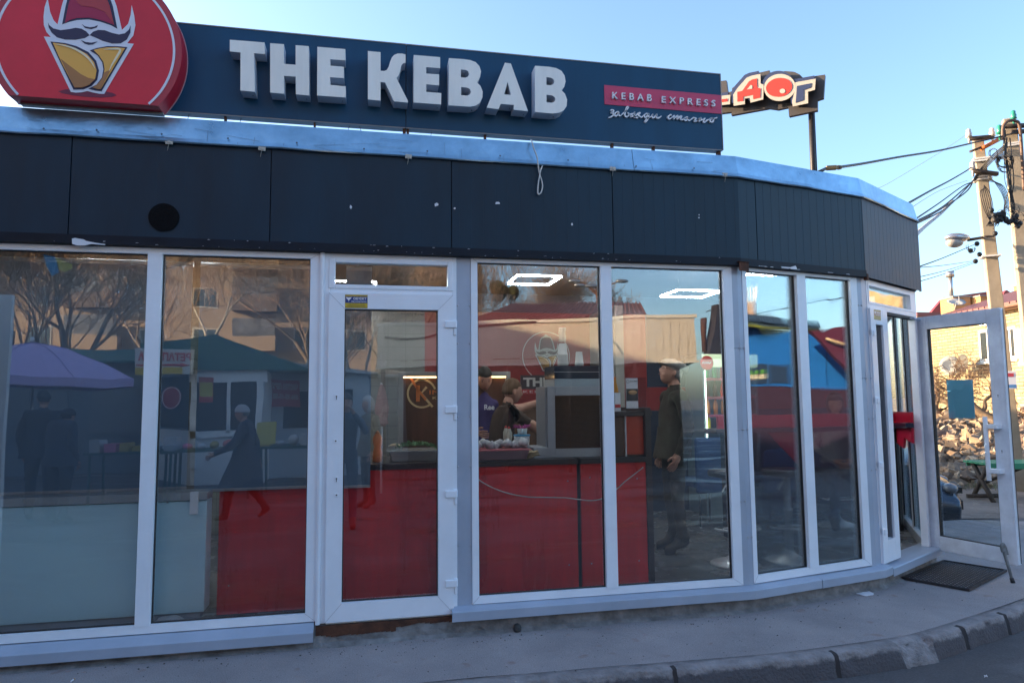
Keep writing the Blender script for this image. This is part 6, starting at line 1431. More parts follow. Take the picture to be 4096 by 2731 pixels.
# second roof behind
h2 = thing('red_roofed_house', 'house with dark red gabled roof showing above the brick house', 'house', atD(3900, 1300, 46))
def quadA(pts, d, th, m, name, par):
    g = G(); g.prism([atD(u, v, d if not isinstance(d, (list, tuple)) else d[i]) for i, (u, v) in enumerate(pts)], FH * th); return g.build(name, m, par)
rr2 = M('sheet_roof_red', (.20, .035, .045), .5, var=.08, scale=1)
quadA([(3728, 1246), (3775, 1190), (3960, 1165), (4010, 1200), (4010, 1260), (3728, 1262)], 44, .3, rr2, 'roof', h2)
quadA([(3670, 1262), (3668, 1248), (3770, 1250), (3770, 1275)], 42, .3, M('sheet_roof_dark', (.13, .05, .065), .5), 'lower_roof', h2)
quadA([(3668, 1262), (3790, 1264), (3790, 1420), (3668, 1420)], 43.5, 4, M('house_wall_dull', (.30, .22, .16), .9), 'wall', h2)
quadA([(4003, 1196), (4020, 1164), (4028, 1160), (4066, 1186), (4066, 1192), (4027, 1170), (4010, 1198)], 40, .3, rr2, 'gable_trim', h2)
quadA([(4010, 1198), (4027, 1170), (4062, 1192), (4062, 1260), (4010, 1260)], 40.4, 3, M('gable_orange', (.36, .22, .14), .85), 'gable', h2)

# rubble bank with rocks
g = G(); rockm = M('rubble_brown', (.24, .165, .115), .95, var=.55, scale=3.0, bump=.8, bscale=8, detail=9); R3 = random.Random(11)
bank = thing('rubble_bank', 'bank of broken stones and earth rising toward the brick house', 'rubble', atD(3950, 1890, 15))
rows = 26; cols = 54; k = 0
def bankp(i, j):
    t = i / (rows - 1); u = 3560 + 900 * j / (cols - 1); d = 14.0 + 9.0 * t; p = atD(u, 1500, d); z0 = -.40; z = z0 + 1.28 * (t ** .75) ; 
    return Vector((p.x, p.y, z + .16 * noise.noise(Vector((p.x * 1.1, p.y * 1.1, 0))) + .10 * noise.noise(Vector((p.x * 3, p.y * 3, 5)))))
for i in range(rows):
    for j in range(cols): g.v.append(tuple(bankp(i, j)))
for i in range(rows - 1):
    for j in range(cols - 1): a = i * cols + j; g.face((a, a + 1, a + cols + 1, a + cols))
g.build('slope', rockm, bank)
g = G()
for q in range(1500):
    i = R3.uniform(0, rows - 1.01); j = R3.uniform(2, cols - 3); p = bankp(i, j); r = R3.choice([.05, .07, .09, .12, .16]) * R3.uniform(.7, 1.3); k0 = len(g.v)
    pts = []; 
    for _ in range(8): pts.append(Vector((R3.gauss(0, 1), R3.gauss(0, 1), R3.gauss(0, 1))).normalized() * r * R3.uniform(.7, 1.15))
    bmx = bmesh.new(); [bmx.verts.new(p + v + Vector((0, 0, r * .3))) for v in pts]; bmesh.ops.convex_hull(bmx, input=bmx.verts); bmx.verts.ensure_lookup_table(); bmx.verts.index_update()
    g.v += [tuple(v.co) for v in bmx.verts]; g.cur = R3.choice([0, 0, 1, 2])
    for f in bmx.faces: g.face([k0 + v.index for v in f.verts])
    bmx.free()
st2 = g.build('stones', [M('stone_tan', (.34, .23, .15), .95, var=.3, scale=4), M('stone_brown', (.17, .12, .09), .95, var=.4, scale=4), M('stone_pale', (.42, .32, .23), .95, var=.2, scale=4)], bank); st2['kind'] = 'stuff'
# dry weeds at the foot
g = G()
for q in range(900):
    u = R3.uniform(3740, 4096); p = atD(u, 1500, R3.uniform(13.6, 15.6)); p.z = -.40 + R3.uniform(0, .06); h = R3.uniform(.03, .14); a = R3.uniform(0, 6.28); dx = Vector((math.cos(a), math.sin(a), 0)) * .006; lean = Vector((R3.gauss(0, .04), R3.gauss(0, .04), h)); g.cur = 0 if R3.random() < .8 else 1
    g.poly([p - dx, p + dx, p + lean])
o = g.build('dry_weeds', [M('weed_dry', (.22, .17, .09), .9), M('weed_green', (.07, .13, .03), .9)]); struct(o, 'stuff'); o['label'] = 'dry grass and weeds along the foot of the rubble bank'
# dirt lot
g = G(); lot = M('lot_dirt', (.20, .155, .13), .95, var=.35, scale=1.3, bump=.9, bscale=14, detail=9)
P = [atD(u, 1500, d) for u, d in ((3560, 10.6), (3900, 10.4), (4500, 10.2), (4700, 16), (3500, 16))]
xsn = 24
for i in range(xsn):
    for j in range(xsn):
        u = 3480 + 1400 * i / (xsn - 1); d = 10.6 + 6 * j / (xsn - 1); p = atD(u, 1500, d); g.v.append((p.x, p.y, gz(p.x, p.y) + .012 + .025 * noise.noise(Vector((p.x * 1.2, p.y * 1.2, 2)))))
for i in range(xsn - 1):
    for j in range(xsn - 1): a = i * xsn + j; g.face((a, a + xsn, a + xsn + 1, a + 1))
struct(g.build('dirt_lot', lot, smooth=True))
g = G(); P = []
for u, d in ((3700, 9.0), (4250, 8.6), (4300, 10.2), (3700, 10.6)):
    p = atD(u, 1500, d); P.append(Vector((p.x, p.y, gz(p.x, p.y) + .006)))
g.poly(P); struct(g.build('concrete_strip', M('concrete_pale', (.26, .23, .21), .9, var=.25, scale=3, bump=.5, bscale=20)))
# gnarly fruit trees before the house
for nm, u, v, d, h, seed, lab in (('fruit_tree', 4000, 1720, 21, 4.4, 5, 'gnarled bare fruit tree behind the pull handle of the open door'), ('fruit_tree', 3880, 1700, 23, 4.6, 12, 'thin bare tree rising behind the blue notice on the open door'), ('fruit_tree', 4130, 1740, 20, 4.2, 33, 'bare tree with red twigs at the right edge beside the pole'), ('fruit_tree', 3760, 1720, 22, 3.4, 41, 'low bare shrub like tree at the left of the brick wall')):
    p = atD(u, v, d); tree(nm, lab, (p.x, p.y, .45), seed, h * 1.05, .17, M('bark_warm', (.20, .13, .08), .9, var=.4, scale=9), M('twig_warm', (.16, .09, .055), .9), 'bare fruit trees before the brick house', seed, mr=.008, spread=1.0, levels=4, kids=3, twist=1.1, upw=.12, l0=.30)
# picnic table
tb = atD(3985, 1848, 12.3); tb.z = .28; t = thing('picnic_table', 'green topped plank table on dark crossed legs in the yard', 'table', (tb.x, tb.y, -.4))
TT = Matrix.Translation((tb.x, tb.y, 0)) @ Matrix.Rotation(math.radians(-14), 4, 'Z'); gm = M('table_green', (.03, .24, .12), .5, var=.1, scale=8)
g = G()
for k in range(5): g.box(-.36, 1.5, -.36 + k * .15, -.36 + k * .15 + .135, .255, .29, TT)
g.build('top', gm, t)
g = G(); g.box(-.32, 1.45, -.36, -.33, .19, .254, TT); g.box(-.32, 1.45, .33, .36, .19, .254, TT); g.build('apron', gm, t)
for x in (-.28, 1.2):
    for s_ in (-1, 1):
        g = G(); a = TT @ Vector((x, s_ * .30, -.40)); b_ = TT @ Vector((x, -s_ * .22, .25)); g.tube([a, b_], .04, 4); g.build('leg', M('wood_dark', (.05, .035, .028), .8), t)
g = G(); g.tube([TT @ Vector((-.28, 0, -.1)), TT @ Vector((.5, 0, .2))], .03, 4); g.tube([TT @ Vector((-.5, .1, -.33)), TT @ Vector((.2, -.1, -.30))], .05, 4); g.build('brace', M('wood_dark'), t)
# concrete poles
pcm = M('pole_concrete', (.34, .29, .22), .9, var=.15, scale=3, bump=.3, bscale=20)
def pole(name, label, b3, t3, w0, w1, d_=0.8):
    t = thing(name, label, 'utility pole', b3); ax = (t3 - b3); g = G(); sx_ = Vector((.82, -.57, 0)); sy_ = Vector((.57, .82, 0))
    g.hexa([b3 + sx_ * a * w0 + sy_ * c * w0 * d_ for a, c in ((-.5, -.5), (-.5, .5), (.5, .5), (.5, -.5))], [t3 + sx_ * a * w1 + sy_ * c * w1 * d_ for a, c in ((-.5, -.5), (-.5, .5), (.5, .5), (.5, -.5))]); g.build('shaft', pcm, t, .015); return t
PD = 13.4; b3 = atD(4056, 1840, PD); b3.z = -.5; t3 = atD(3910, 548, PD); upt = t3
k_ = (1221 - 548) / 1.0
mid = atD(3984, 1221, PD); ax = (t3 - mid).normalized(); b3 = mid - ax * ((mid.z + .5) / ax.z)
p1_ = pole('utility_pole', 'slim square concrete pole carrying the street lamp and wires', b3, t3, .30, .17)
PD2 = 13.0; t4 = atD(4034, 478, PD2); mid2 = atD(4090, 1000, PD2); ax2 = (t4 - mid2).normalized(); b4 = mid2 - ax2 * ((mid2.z + .5) / ax2.z)
p2_ = pole('utility_pole', 'stouter concrete pole at the right edge tangled in cable loops', b4, t4, .36, .20)
irn = M('iron_dark', (.04, .03, .026), .7); ceramic = M('insulator_pale', (.50, .46, .44), .3); igreen = M('insulator_green', (.03, .25, .18), .15); iwhite = M('band_white', (.7, .7, .7), .5)
def A1(u, v, off=0.0): return atD(u, v, PD - .12 - off)
def bar(par, u0, v0, u1, v1, r=.05, m=irn, nm='crossarm', d=PD): g = G(); g.tube([atD(u0, v0, d - .18), atD(u1, v1, d - .18)], r, 4); return g.build(nm, m, par)
bar(p1_, 3877, 556, 3973, 548, .05); bar(p1_, 3889, 683, 3990, 697, .05); bar(p1_, 3880, 607, 3925, 590, .03); bar(p2_, 4010, 507, 4120, 502, .05, d=PD2); bar(p2_, 4045, 530, 4110, 525, .05, d=PD2)
bar(p1_, 3925, 596, 4005, 553, .05, M('strut_orange', (.45, .13, .03), .5), 'strut')
def insul(par, u, v, m, d): 
    c = atD(u, v, d - .18); g = G(); g.lathe([(.03, -.10), (.075, -.08), (.06, -.03), (.07, .0), (.05, .05), (.055, .09), (.03, .12)], c, 10, Matrix.Diagonal((.8, .8, .8, 1))); g.tube([c - Vector((0, 0, .2)), c], .02, 5); g.build('insulator', m, par)
insul(p1_, 3875, 536, ceramic, PD); insul(p1_, 3968, 532, ceramic, PD); insul(p1_, 3890, 666, ceramic, PD); insul(p2_, 3997, 521, igreen, PD2); insul(p2_, 4053, 463, igreen, PD2)
for (par, vv, hh, uu, d) in ((p1_, 642, .05, 3921, PD), (p1_, 651, .05, 3922, PD), (p1_, 714, .05, 3929, PD), (p1_, 724, .05, 3930, PD), (p1_, 1030, .05, 3960, PD), (p2_, 582, .05, 4048, PD2), (p2_, 590, .05, 4049, PD2)):
    c = atD(uu, vv, d); g = G(); w_ = .13 + (vv - 540) * .00006; sx_ = Vector((.82, -.57, 0)); sy_ = Vector((.57, .82, 0)); g.hexa([c + sx_ * a * w_ + sy_ * q * w_ * .85 for a, q in ((-1, -1), (-1, 1), (1, 1), (1, -1))], [c + Vector((0, 0, .03)) + sx_ * a * w_ + sy_ * q * w_ * .85 for a, q in ((-1, -1), (-1, 1), (1, 1), (1, -1))]); g.build('steel_band', iwhite, par)
g = G(); g.box(-.12, .12, -.01, .01, -.17, .17, Matrix.Translation(atD(4036, 1519, PD - .25)) @ Matrix.Rotation(math.radians(-30), 4, 'Z'))
g.cur = 1; g.box(-.11, .11, -.014, -.01, -.15, -.09, Matrix.Translation(atD(4036, 1519, PD - .25)) @ Matrix.Rotation(math.radians(-30), 4, 'Z')); g.cur = 2; g.box(-.08, .08, -.014, -.01, .06, .13, Matrix.Translation(atD(4036, 1519, PD - .25)) @ Matrix.Rotation(math.radians(-30), 4, 'Z'))
g.build('paper_notice', [paper, M('notice_blue', (.1, .25, .5), .6), M('notice_red', (.5, .06, .08), .6)], p1_)
# street lamp head on the slim pole
lt = thing('street_lamp', 'silver street lamp head on a short arm of the slim pole', 'street lamp', atD(3880, 960, PD - .1)); 
c = atD(3830, 960, PD - .3); ld = (atD(3878, 958, PD - .3) - atD(3784, 958, PD - .3)); L_ = ld.length; ldn = ld.normalized(); Tl = Matrix.Translation(c) @ ldn.to_track_quat('X', 'Z').to_matrix().to_4x4()
g = G(); g.smooth = True; g.ell((0, 0, .03), (L_ * .52, .13, .12), 20, 12); g.v = [tuple(Tl @ Vector((v[0], v[1] * (1 - .25 * v[0]), v[2] * (.75 - .35 * v[0]) + .02))) for v in g.v]; g.build('housing', M('lamp_silver', (.55, .55, .56), .25, .8), lt)
g = G(); g.smooth = True; g.ell((-.06, 0, -.05), (L_ * .36, .10, .10), 16, 10); g.v = [tuple(Tl @ Vector(v)) for v in g.v]; g.build('bowl', M('lamp_bowl', (.42, .40, .36), .15), lt)
g = G(); g.tube([Tl @ Vector((L_ * .45, 0, .0)), atD(3935, 950, PD)], .03, 6); g.tube([atD(3935, 946, PD - .16), atD(3975, 946, PD - .16)], .02, 5); g.build('arm', irn, lt)
# wires
wm = M('wire_black', (.015, .015, .017), .6)
def wire(name, label, pts, r, m=wm, par=None, cat='wire', n=6, group='overhead wires to the poles'):
    g = G(); g.tube(smoothpts(pts, 6), r * .72, n); o = g.build(name, m, par)
    if par is None: tag(o, label, cat, group)
    return o
cnr = Vector((4.95, 1.1, 3.18))
ends = atD(3320, 672, 7.0)
wire('overhead_wire', 'thick black cable from the roof clamp up to the poles', [atD(3350, 670, 6.8), atD(3450, 655, 8.0), atD(3600, 628, 9.6), atD(3760, 602, 11), atD(3900, 570, 12.6), atD(4030, 540, PD2 - .3), atD(4140, 508, PD2)], .020)
cl = thing('cable_clamp', 'brass cable clamp hanging at the roof edge', 'clamp', atD(3325, 672, 6.75)); T = Matrix.Translation(atD(3325, 672, 6.75)) @ Matrix.Rotation(math.radians(-20), 4, 'Z'); g = G(); g.box(-.05, .05, -.02, .02, -.022, .022, T); g.build('body', M('brass', (.25, .17, .08), .4, .6), cl, .008)
g = G(); g.tube([T @ Vector((.05 + .03 * math.cos(a), 0, .03 * .6 * math.sin(a))) + (T.to_3x3() @ Vector((.02, 0, 0))) for a in [i * PI / 6 for i in range(13)]], .006, 6); g.build('ring', M('brass'), cl)
g = G(); e_ = atD(3268, 690, 6.4); g.tube([T @ Vector((-.05, 0, .0)), atD(3290, 680, 6.5), e_], .012, 6); g.tube([T @ Vector((-.05, 0, -.012)), atD(3292, 686, 6.5), e_], .005, 5); g.build('tail', wm, cl)
EC = lambda v: Vector((E_.x + .06, E_.y + .02, hit(3645, v, (E_.x, E_.y, 0), FH).z))
B_ = lambda v, o=0: EC(v) + Vector((0, .04 + o, 0))
wire('overhead_wire', 'dark twisted cable rising from the roof corner to the upper insulator', [EC(818) + Vector((-.06, .1, .0)), atD(3720, 764, 8.8), atD(3800, 722, 11), atD(3868, 682, 12.8), A1(3885, 668)], .018)
for i, (v0, m0, uv1, uv2) in enumerate(((880, 0, (3760, 810), (3850, 745)), (890, .05, (3770, 828), (3860, 752)), (900, .1, (3780, 836), (3855, 765)), (905, .12, (3790, 820), (3872, 760)))):
    wire('overhead_wire', ('uppermost', 'second', 'third', 'lowest')[i] + ' of the sagging black cables from the fascia end to the slim pole', [B_(v0, m0), atD(uv1[0], uv1[1], 10), atD(uv2[0], uv2[1], 12.3), A1(3905, 718 - i * 6), atD(3960, 655 - i * 8, PD2 + .2), atD(4030, 590 - i * 6, PD2 - .2)], .014 + .003 * (i % 2))
wire('conduit', 'pale grey conduit rising from the fascia end toward the slim pole', [B_(945), atD(3700, 905, 8.2), atD(3760, 856, 9.8), atD(3798, 818, 11), atD(3810, 805, 11.2)], .032, M('conduit_grey', (.42, .41, .42), .5), cat='conduit', n=8, group=None)
wire('overhead_wire', 'thin wire from the far left insulator down behind the capping', [A1(3870, 536), atD(3760, 610, 12), atD(3560, 730, 10), atD(3500, 756, 9)], .004, M('wire_pink', (.4, .2, .2), .6))
wire('overhead_wire', 'faint thin wire crossing from the fascia end below the twisted cable', [B_(825), atD(3760, 762, 10), atD(3870, 722, 12.8)], .005, M('wire_pink'))
for i, (v0, v1, u1) in enumerate(((1068, 978, 3898), (1066, 1043, 3900), (1107, 1045, 3905), (1126, 1048, 3908))):
    wire('overhead_wire', ('single wire from the low fascia end to the street lamp arm', 'nearly level thin wire from the low fascia end to the white band', 'thin wire running up from under the fascia to the white band', 'lowest thin wire from under the fascia to the white band')[i], [B_(v0), atD((3660 + u1) / 2, (v0 + v1) / 2 + 6, 10), A1(u1, v1)], .010 if i == 0 else .006)
# tangle of loops round the stout pole
R4 = random.Random(3); g = G()
def loop(u, v, ru, rv, a0, a1, r, d=PD2 - .3):
    g.tube([atD(u + ru * math.cos(a), v + rv * math.sin(a), d + .15 * math.sin(a * 2)) for a in [a0 + (a1 - a0) * i / 22 for i in range(23)]], r * .6, 5)
for i in range(11): loop(4018 + R4.uniform(-7, 7), 650 + R4.uniform(-9, 9), R4.uniform(22, 37), R4.uniform(18, 34), R4.uniform(0, 3), R4.uniform(5, 9), .012)
for i in range(4): loop(3974 + R4.uniform(-4, 4), 614, R4.uniform(14, 22), R4.uniform(16, 22), R4.uniform(0, 3), R4.uniform(4, 7), .008)
for i in range(11): loop(R4.uniform(3960, 4085), R4.uniform(840, 900), R4.uniform(12, 30), R4.uniform(10, 26), R4.uniform(0, 6), R4.uniform(6, 10), .008)
for i in range(9):
    u0 = 4020 + R4.uniform(-8, 22); g.tube(smoothpts([atD(u0, 500 + R4.uniform(0, 60), PD2 - .28), atD(u0 + R4.uniform(-12, 8), 620, PD2 - .35), atD(u0 + R4.uniform(0, 26), 730, PD2 - .35), atD(u0 + 12 + R4.uniform(-8, 30), 820, PD2 - .3), atD(4060 + R4.uniform(-20, 26), 900 + R4.uniform(-25, 10), PD2 - .3)], 5), R4.choice([.008, .011, .006]), 5)
for i in range(5): g.tube(smoothpts([atD(3952, 700 + i * 6, PD - .3), atD(3990 + i * 6, 745, PD2), atD(4016 + i * 5, 800 + i * 6, PD2), atD(4010 - i * 3, 860, PD2 - .2), atD(3990 - 8 * i, 905, PD2 - .2)], 5), .007, 5)
for i in range(26): c = atD(R4.uniform(3965, 4090), R4.gauss(880, 22), PD2 - .35); g.ell(c, (.05, .04, .05), 7, 5)
tg = g.build('cable_tangle', wm); tag(tg, 'dark tangle of looped cables and clamps hanging on the stout pole', 'cables')
g = G(); g.tube(smoothpts([atD(4012, 560, PD2 - .3), atD(4012, 510, PD2 - .3), atD(4030, 486, PD2 - .3), atD(4060, 484, PD2 - .3), atD(4078, 505, PD2 - .3), atD(4088, 620, PD2 - .3), atD(4096, 760, PD2 - .3)], 6), .03, 6); tag(g.build('feeder_cable', M('cable_brown', (.12, .07, .05), .6)), 'thick brown feeder cable arched over the top of the stout pole', 'cable')
g = G()
for i in range(6): g.tube(smoothpts([atD(3935, 740 + i * 3, PD - .25), atD(3960 - i * 8, 775, PD - .3), atD(3972 - i * 6, 850, PD - .3), atD(3945 + i * 6, 905, PD - .3)], 5), .007, 5)
for i in range(5): loop(3885 + R4.uniform(-8, 12), 985 + R4.uniform(-8, 14), 14, 18, 0, 3.4, .008, PD - .3)
for c in ((3882, 1003), (3918, 1018), (3902, 1045), (3908, 975), (3985, 860)): g.ell(atD(c[0], c[1], PD - .3), (.05, .04, .05), 7, 5)
tag(g.build('cable_clips', wm), 'small dark wire ends and clips dangling on the slim pole', 'cables')
# car nose seen through the open door
cn = atD(3790, 1990, 9.0); cary = M('car_blue_grey', (.06, .085, .12), .25, .5); carang = math.radians(118)
car = thing('parked_car', 'dark blue grey car with its nose showing through the open door glass', 'car', (0, 0, 0))
TC = Matrix.Translation(Vector((0, 0, 0)))
nose = atD(3800, 1990, 8.7); fwd_c = Vector((math.cos(math.radians(-38)), math.sin(math.radians(-38)), 0)); sid = Vector((-fwd_c.y, fwd_c.x, 0))
zg = -.36
org = atD(3846, 2040, 8.9); org.z = zg; org = org + fwd_c * .04 - sid * .06
CT = Matrix.Translation(org) @ Matrix((fwd_c, sid, Vector((0, 0, 1)))).transposed().to_4x4()   # x ahead; body spans y 0..1.65 (to its left)
g = G(); sec = []
prof_c = [(0.0, .22, .50, .0), (-.05, .20, .62, .0), (-.25, .18, .74, .0), (-.6, .18, .86, .0), (-1.1, .18, .93, .0), (-1.25, .18, .95, .05), (-1.9, .18, 1.38, .18), (-3.0, .18, 1.42, .2), (-3.8, .2, 1.0, .1), (-4.1, .25, .9, .05)]
k0 = len(g.v); W2 = 1.64
for x, zb_, zt_, tin in prof_c:
    nr = max(0, 1 + x / .9) if x > -.9 else 0; ins = .34 * nr ** 2
    pts_ = [(ins * .6 + .03, zb_), (ins * .4, zb_ + .12), (ins * .5, .48), (ins + .03, zt_ - .10 if tin == 0 else .9), (ins + .14 + tin, zt_ - .01), (W2 / 2, zt_ + .02)]
    full = pts_ + [(W2 - a, z) for a, z in reversed(pts_[:-1])]
    g.v += [tuple(CT @ Vector((x, a, z))) for a, z in full]
nf = 11
for i in range(len(prof_c) - 1):
    for j in range(nf - 1): a = k0 + i * nf + j; g.face((a, a + nf, a + nf + 1, a + 1))
g.face([k0 + j for j in range(nf)]); g.face([k0 + (len(prof_c) - 1) * nf + j for j in reversed(range(nf))])
g.smooth = False; bd = g.build('body', cary, car, 0, True); sb = bd.modifiers.new('s', 'SUBSURF'); sb.levels = 2; sb.render_levels = 2
for yy in (.14, W2 - .46): g = G(); g.smooth = True; g.ell(CT @ Vector((-.13 if yy < 1 else -.13, yy + .16, .60)), (.10, .13, .07), 16, 10, Matrix.Rotation(math.radians(-38), 4, 'Z')); g.build('headlight', M('headlight', (.16, .18, .21), .1), car)
g = G(); g.box(-.03, .035, .5, W2 - .5, .30, .42, CT); g.box(-.08, .03, .45, W2 - .45, .52, .60, CT); g.build('grille', rubber, car)
for x, yy in ((-.85, .02), (-.85, W2 - .2), (-3.2, .02), (-3.2, W2 - .2)):
    g = G(); TW = CT @ Matrix.Translation((x, yy, .30)) @ Matrix.Rotation(-PI / 2, 4, 'X'); g.lathe([(.2, 0), (.29, .01), (.30, .04), (.30, .14), (.29, .18), (.2, .18)], (0, 0, 0), 24, TW); w_o = g.build('wheel', rubber, car)
    g = G(); g.lathe([(.19, -.005), (.19, .02)], (0, 0, 0), 18, TW); g.build('rim', steel, w_o)
# blue notice stuck on the open door glass (back of a poster)
q = [SO.pick(u, v, -.006) for u, v in ((3785, 1520), (3890, 1518), (3901, 1673), (3796, 1672))]
g = G(); g.prism(q, SO.n * -.001); pst = g.build('notice', [M('notice_teal', (.19, .50, .66), .6)]); tag(pst, 'plain blue back of a notice stuck on the open door glass', 'notice')
g = G(); c_ = (q[0] + q[1]) / 2 + Vector((0, 0, -.045)); P_ = [c_ + SO.d * .028 * math.cos(a) + Vector((0, 0, .028 * math.sin(a))) - SO.n * .0015 for a in [i * 2 * PI / 24 for i in range(25)]]; stroke(g, P_, .004, SO.n * -.0005); stroke(g, [c_ + SO.d * -.012 + Vector((0, 0, -.016)) - SO.n * .0015, c_ + SO.d * .014 + Vector((0, 0, .018)) - SO.n * .0015], .004, SO.n * -.0005); g.build('faint_print', M('notice_print', (.3, .6, .72), .6), pst)
# white cable loop hanging over the capping
g = G(); P = [onY(u, v, y) for u, v, y in ((2122, 560, .0), (2126, 562, -.085), (2134, 590, -.09), (2147, 625, -.085), (2151, 650, -.075), (2157, 690, -.065), (2167, 725, -.06), (2170, 745, -.06), (2165, 768, -.06), (2155, 778, -.062), (2151, 768, -.064), (2153, 735, -.066), (2158, 705, -.07), (2163, 680, -.072), (2170, 664, -.072))]
g.tube(smoothpts(P, 6), .0046, 7); tag(g.build('cable', M('cable_white')), 'white cable with a twisted loop dangling from the roof over the dark fascia', 'cable')
# ------------------------------------------------------------------ across the street, mirrored in the glass
def mp(u, v, Y): return mir(u, v, Y)
# apartment block lit by the low sun
AY = -46.0
apb = M('apartment_panel', (.30, .22, .155), .85, var=.12, scale=.25); apd = M('apartment_dark', (.11, .075, .055), .8, var=.2, scale=.5)
ax1 = mp(1932, 1100, 46).x; ap = thing('apartment_block', 'tall tan apartment block with stacked balconies across the street', 'building', (-12, AY - 5, -.13))
g = G(); g.box(-52, ax1, AY - 12, AY, -.13, 25); g.build('wall', apb, ap)
win0 = None
for i in range(13):
    x = ax1 - 2.6 - i * 3.4
    for f in range(6):
        z = 3.0 + f * 2.9
        if i % 3 == 1:
            g = G(); g.box(x - 1.5, x + 1.5, AY, AY + 1.1, z - .9, z + .15); b_ = g.build('balcony', apb if f % 2 else apd, ap)
            g = G(); g.box(x - 1.45, x + 1.45, AY + .9, AY + 1.05, z + .15, z + 1.5); g.build('balcony_glazing', M('balcony_glass', (.12, .12, .13), .2, var=.4, scale=1.5), b_)
        else:
            g = G(); g.box(x - .8, x + .8, AY - .02, AY + .03, z - .7, z + .8); w_ = g.build('window', M('apt_frame', (.45, .43, .40), .6), ap)
            g = G(); g.box(x - .7, x - .04, AY + .03, AY + .05, z - .6, z + .7); g.box(x + .04, x + .7, AY + .03, AY + .05, z - .6, z + .7); g.build('pane', M('apt_glass', (.05, .07, .09), .1), w_)
# beige sided kiosk with a red roof behind
def lp(u, v, Y): p = mp(u, v, Y); return p
Lx, Rx = Vector((mp(1512, 1300, 12).x, -12 + .06, 0)), Vector((mp(2778, 1262, 9.4).x, -9.4 + .06, 0))
dk = (Rx - Lx); kl = dk.length; dk.normalize(); nk_ = Vector((-dk.y, dk.x, 0)); nk_ = nk_ if nk_.y > 0 else -nk_
TK = Matrix.Translation(Lx) @ Matrix((dk, nk_, Vector((0, 0, 1)))).transposed().to_4x4()
bk = thing('sided_kiosk', 'long beige ribbed kiosk standing across the street', 'kiosk', (Lx + Rx) / 2)
sid_m = M('siding_beige', (.52, .45, .36), .6, var=.10, scale=.8); sid_r = M('siding_rust_streak', (.25, .10, .04), .8)
g = G(); nr = int(kl / .17)
for i in range(nr):
    x0 = i * kl / nr; x1 = (i + 1) * kl / nr; g.box(x0 + .012, x1, .0, .03, 2.33, 3.26, TK); g.box(x0, x0 + .012, .0, .022, 2.33, 3.26, TK)
g.build('siding', sid_m, bk)
g = G(); g.box(-.02, kl + .05, -.02, .07, 3.26, 3.33, TK); g.box(-.02, kl + .05, .0, .06, 2.28, 2.33, TK); g.build('trim', M('trim_cream', (.55, .50, .42), .6), bk)
g = G()
for i in range(26): x = rnd.uniform(.5, 4.2); g.box(x, x + rnd.uniform(.06, .3), .031, .033, 2.42, 2.42 + rnd.uniform(.01, .025), TK)
g.build('rust_streak', sid_r, bk)
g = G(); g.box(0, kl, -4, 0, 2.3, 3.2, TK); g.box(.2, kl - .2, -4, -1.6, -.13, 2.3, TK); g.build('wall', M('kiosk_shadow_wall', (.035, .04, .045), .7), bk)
for i in range(5): g = G(); x = kl * (i + .06) / 5; g.box(x, x + .08, -.1, -.02, -.13, 2.28, TK); g.build('post', M('post_dark', (.05, .035, .03), .7), bk)
g = G(); P = [TK @ Vector(p) for p in ((.2, .06, 2.98), (.9, .06, 2.95), (1.8, .06, 3.12), (2.6, .06, 3.22), (3.8, .06, 3.28))]; g.tube(smoothpts(P, 5), .025, 6); g.tube([TK @ Vector((5.3, .06, 3.0)), TK @ Vector((5.35, .08, 2.95)), TK @ Vector((5.6, .06, 2.7)), TK @ Vector((5.7, .06, 2.5))], .01, 5); g.build('cable', irn, bk)
rb = thing('red_roofed_hall', 'low hall with ribbed rust red roof behind the beige kiosk', 'building', (6, -18, -.13)); RYd = 17.0
q = [mp(u, v, Y) for u, v, Y in ((1820, 1300, 17), (2055, 1218, 20), (2572, 1212, 20), (2600, 1285, 15), (1905, 1300, 15))]
rrm = M('roof_rust_red', (.30, .075, .03), .7, var=.12, scale=.8)
P = [mp(1840, 1298, 15.5), mp(2052, 1222, 19.5), mp(2556, 1214, 19.5), mp(2592, 1290, 15.0)]
g = G(); g.prism(P, (0, 0, -.1)); g.prism([P[2], P[3], P[3] + Vector((.8, -6, 0)), P[2] + Vector((.4, -1, 0))], (0, 0, -.1)); g.build('roof', rrm, rb)
g = G()
for i in range(34):
    t = i / 33; a = P[0].lerp(P[3], t); b_ = P[1].lerp(P[2], t); g.tube([a + Vector((0, 0, .02)), b_ + Vector((0, 0, .02))], .035, 4, False)
g.build('roof_rib', M('roof_rib_red', (.20, .05, .025), .7), rb)
g = G(); g.box(P[0].x, P[3].x, -21, -15.6, -.13, P[3].z - .1); g.build('wall', M('hall_wall', (.3, .2, .15), .9), rb)
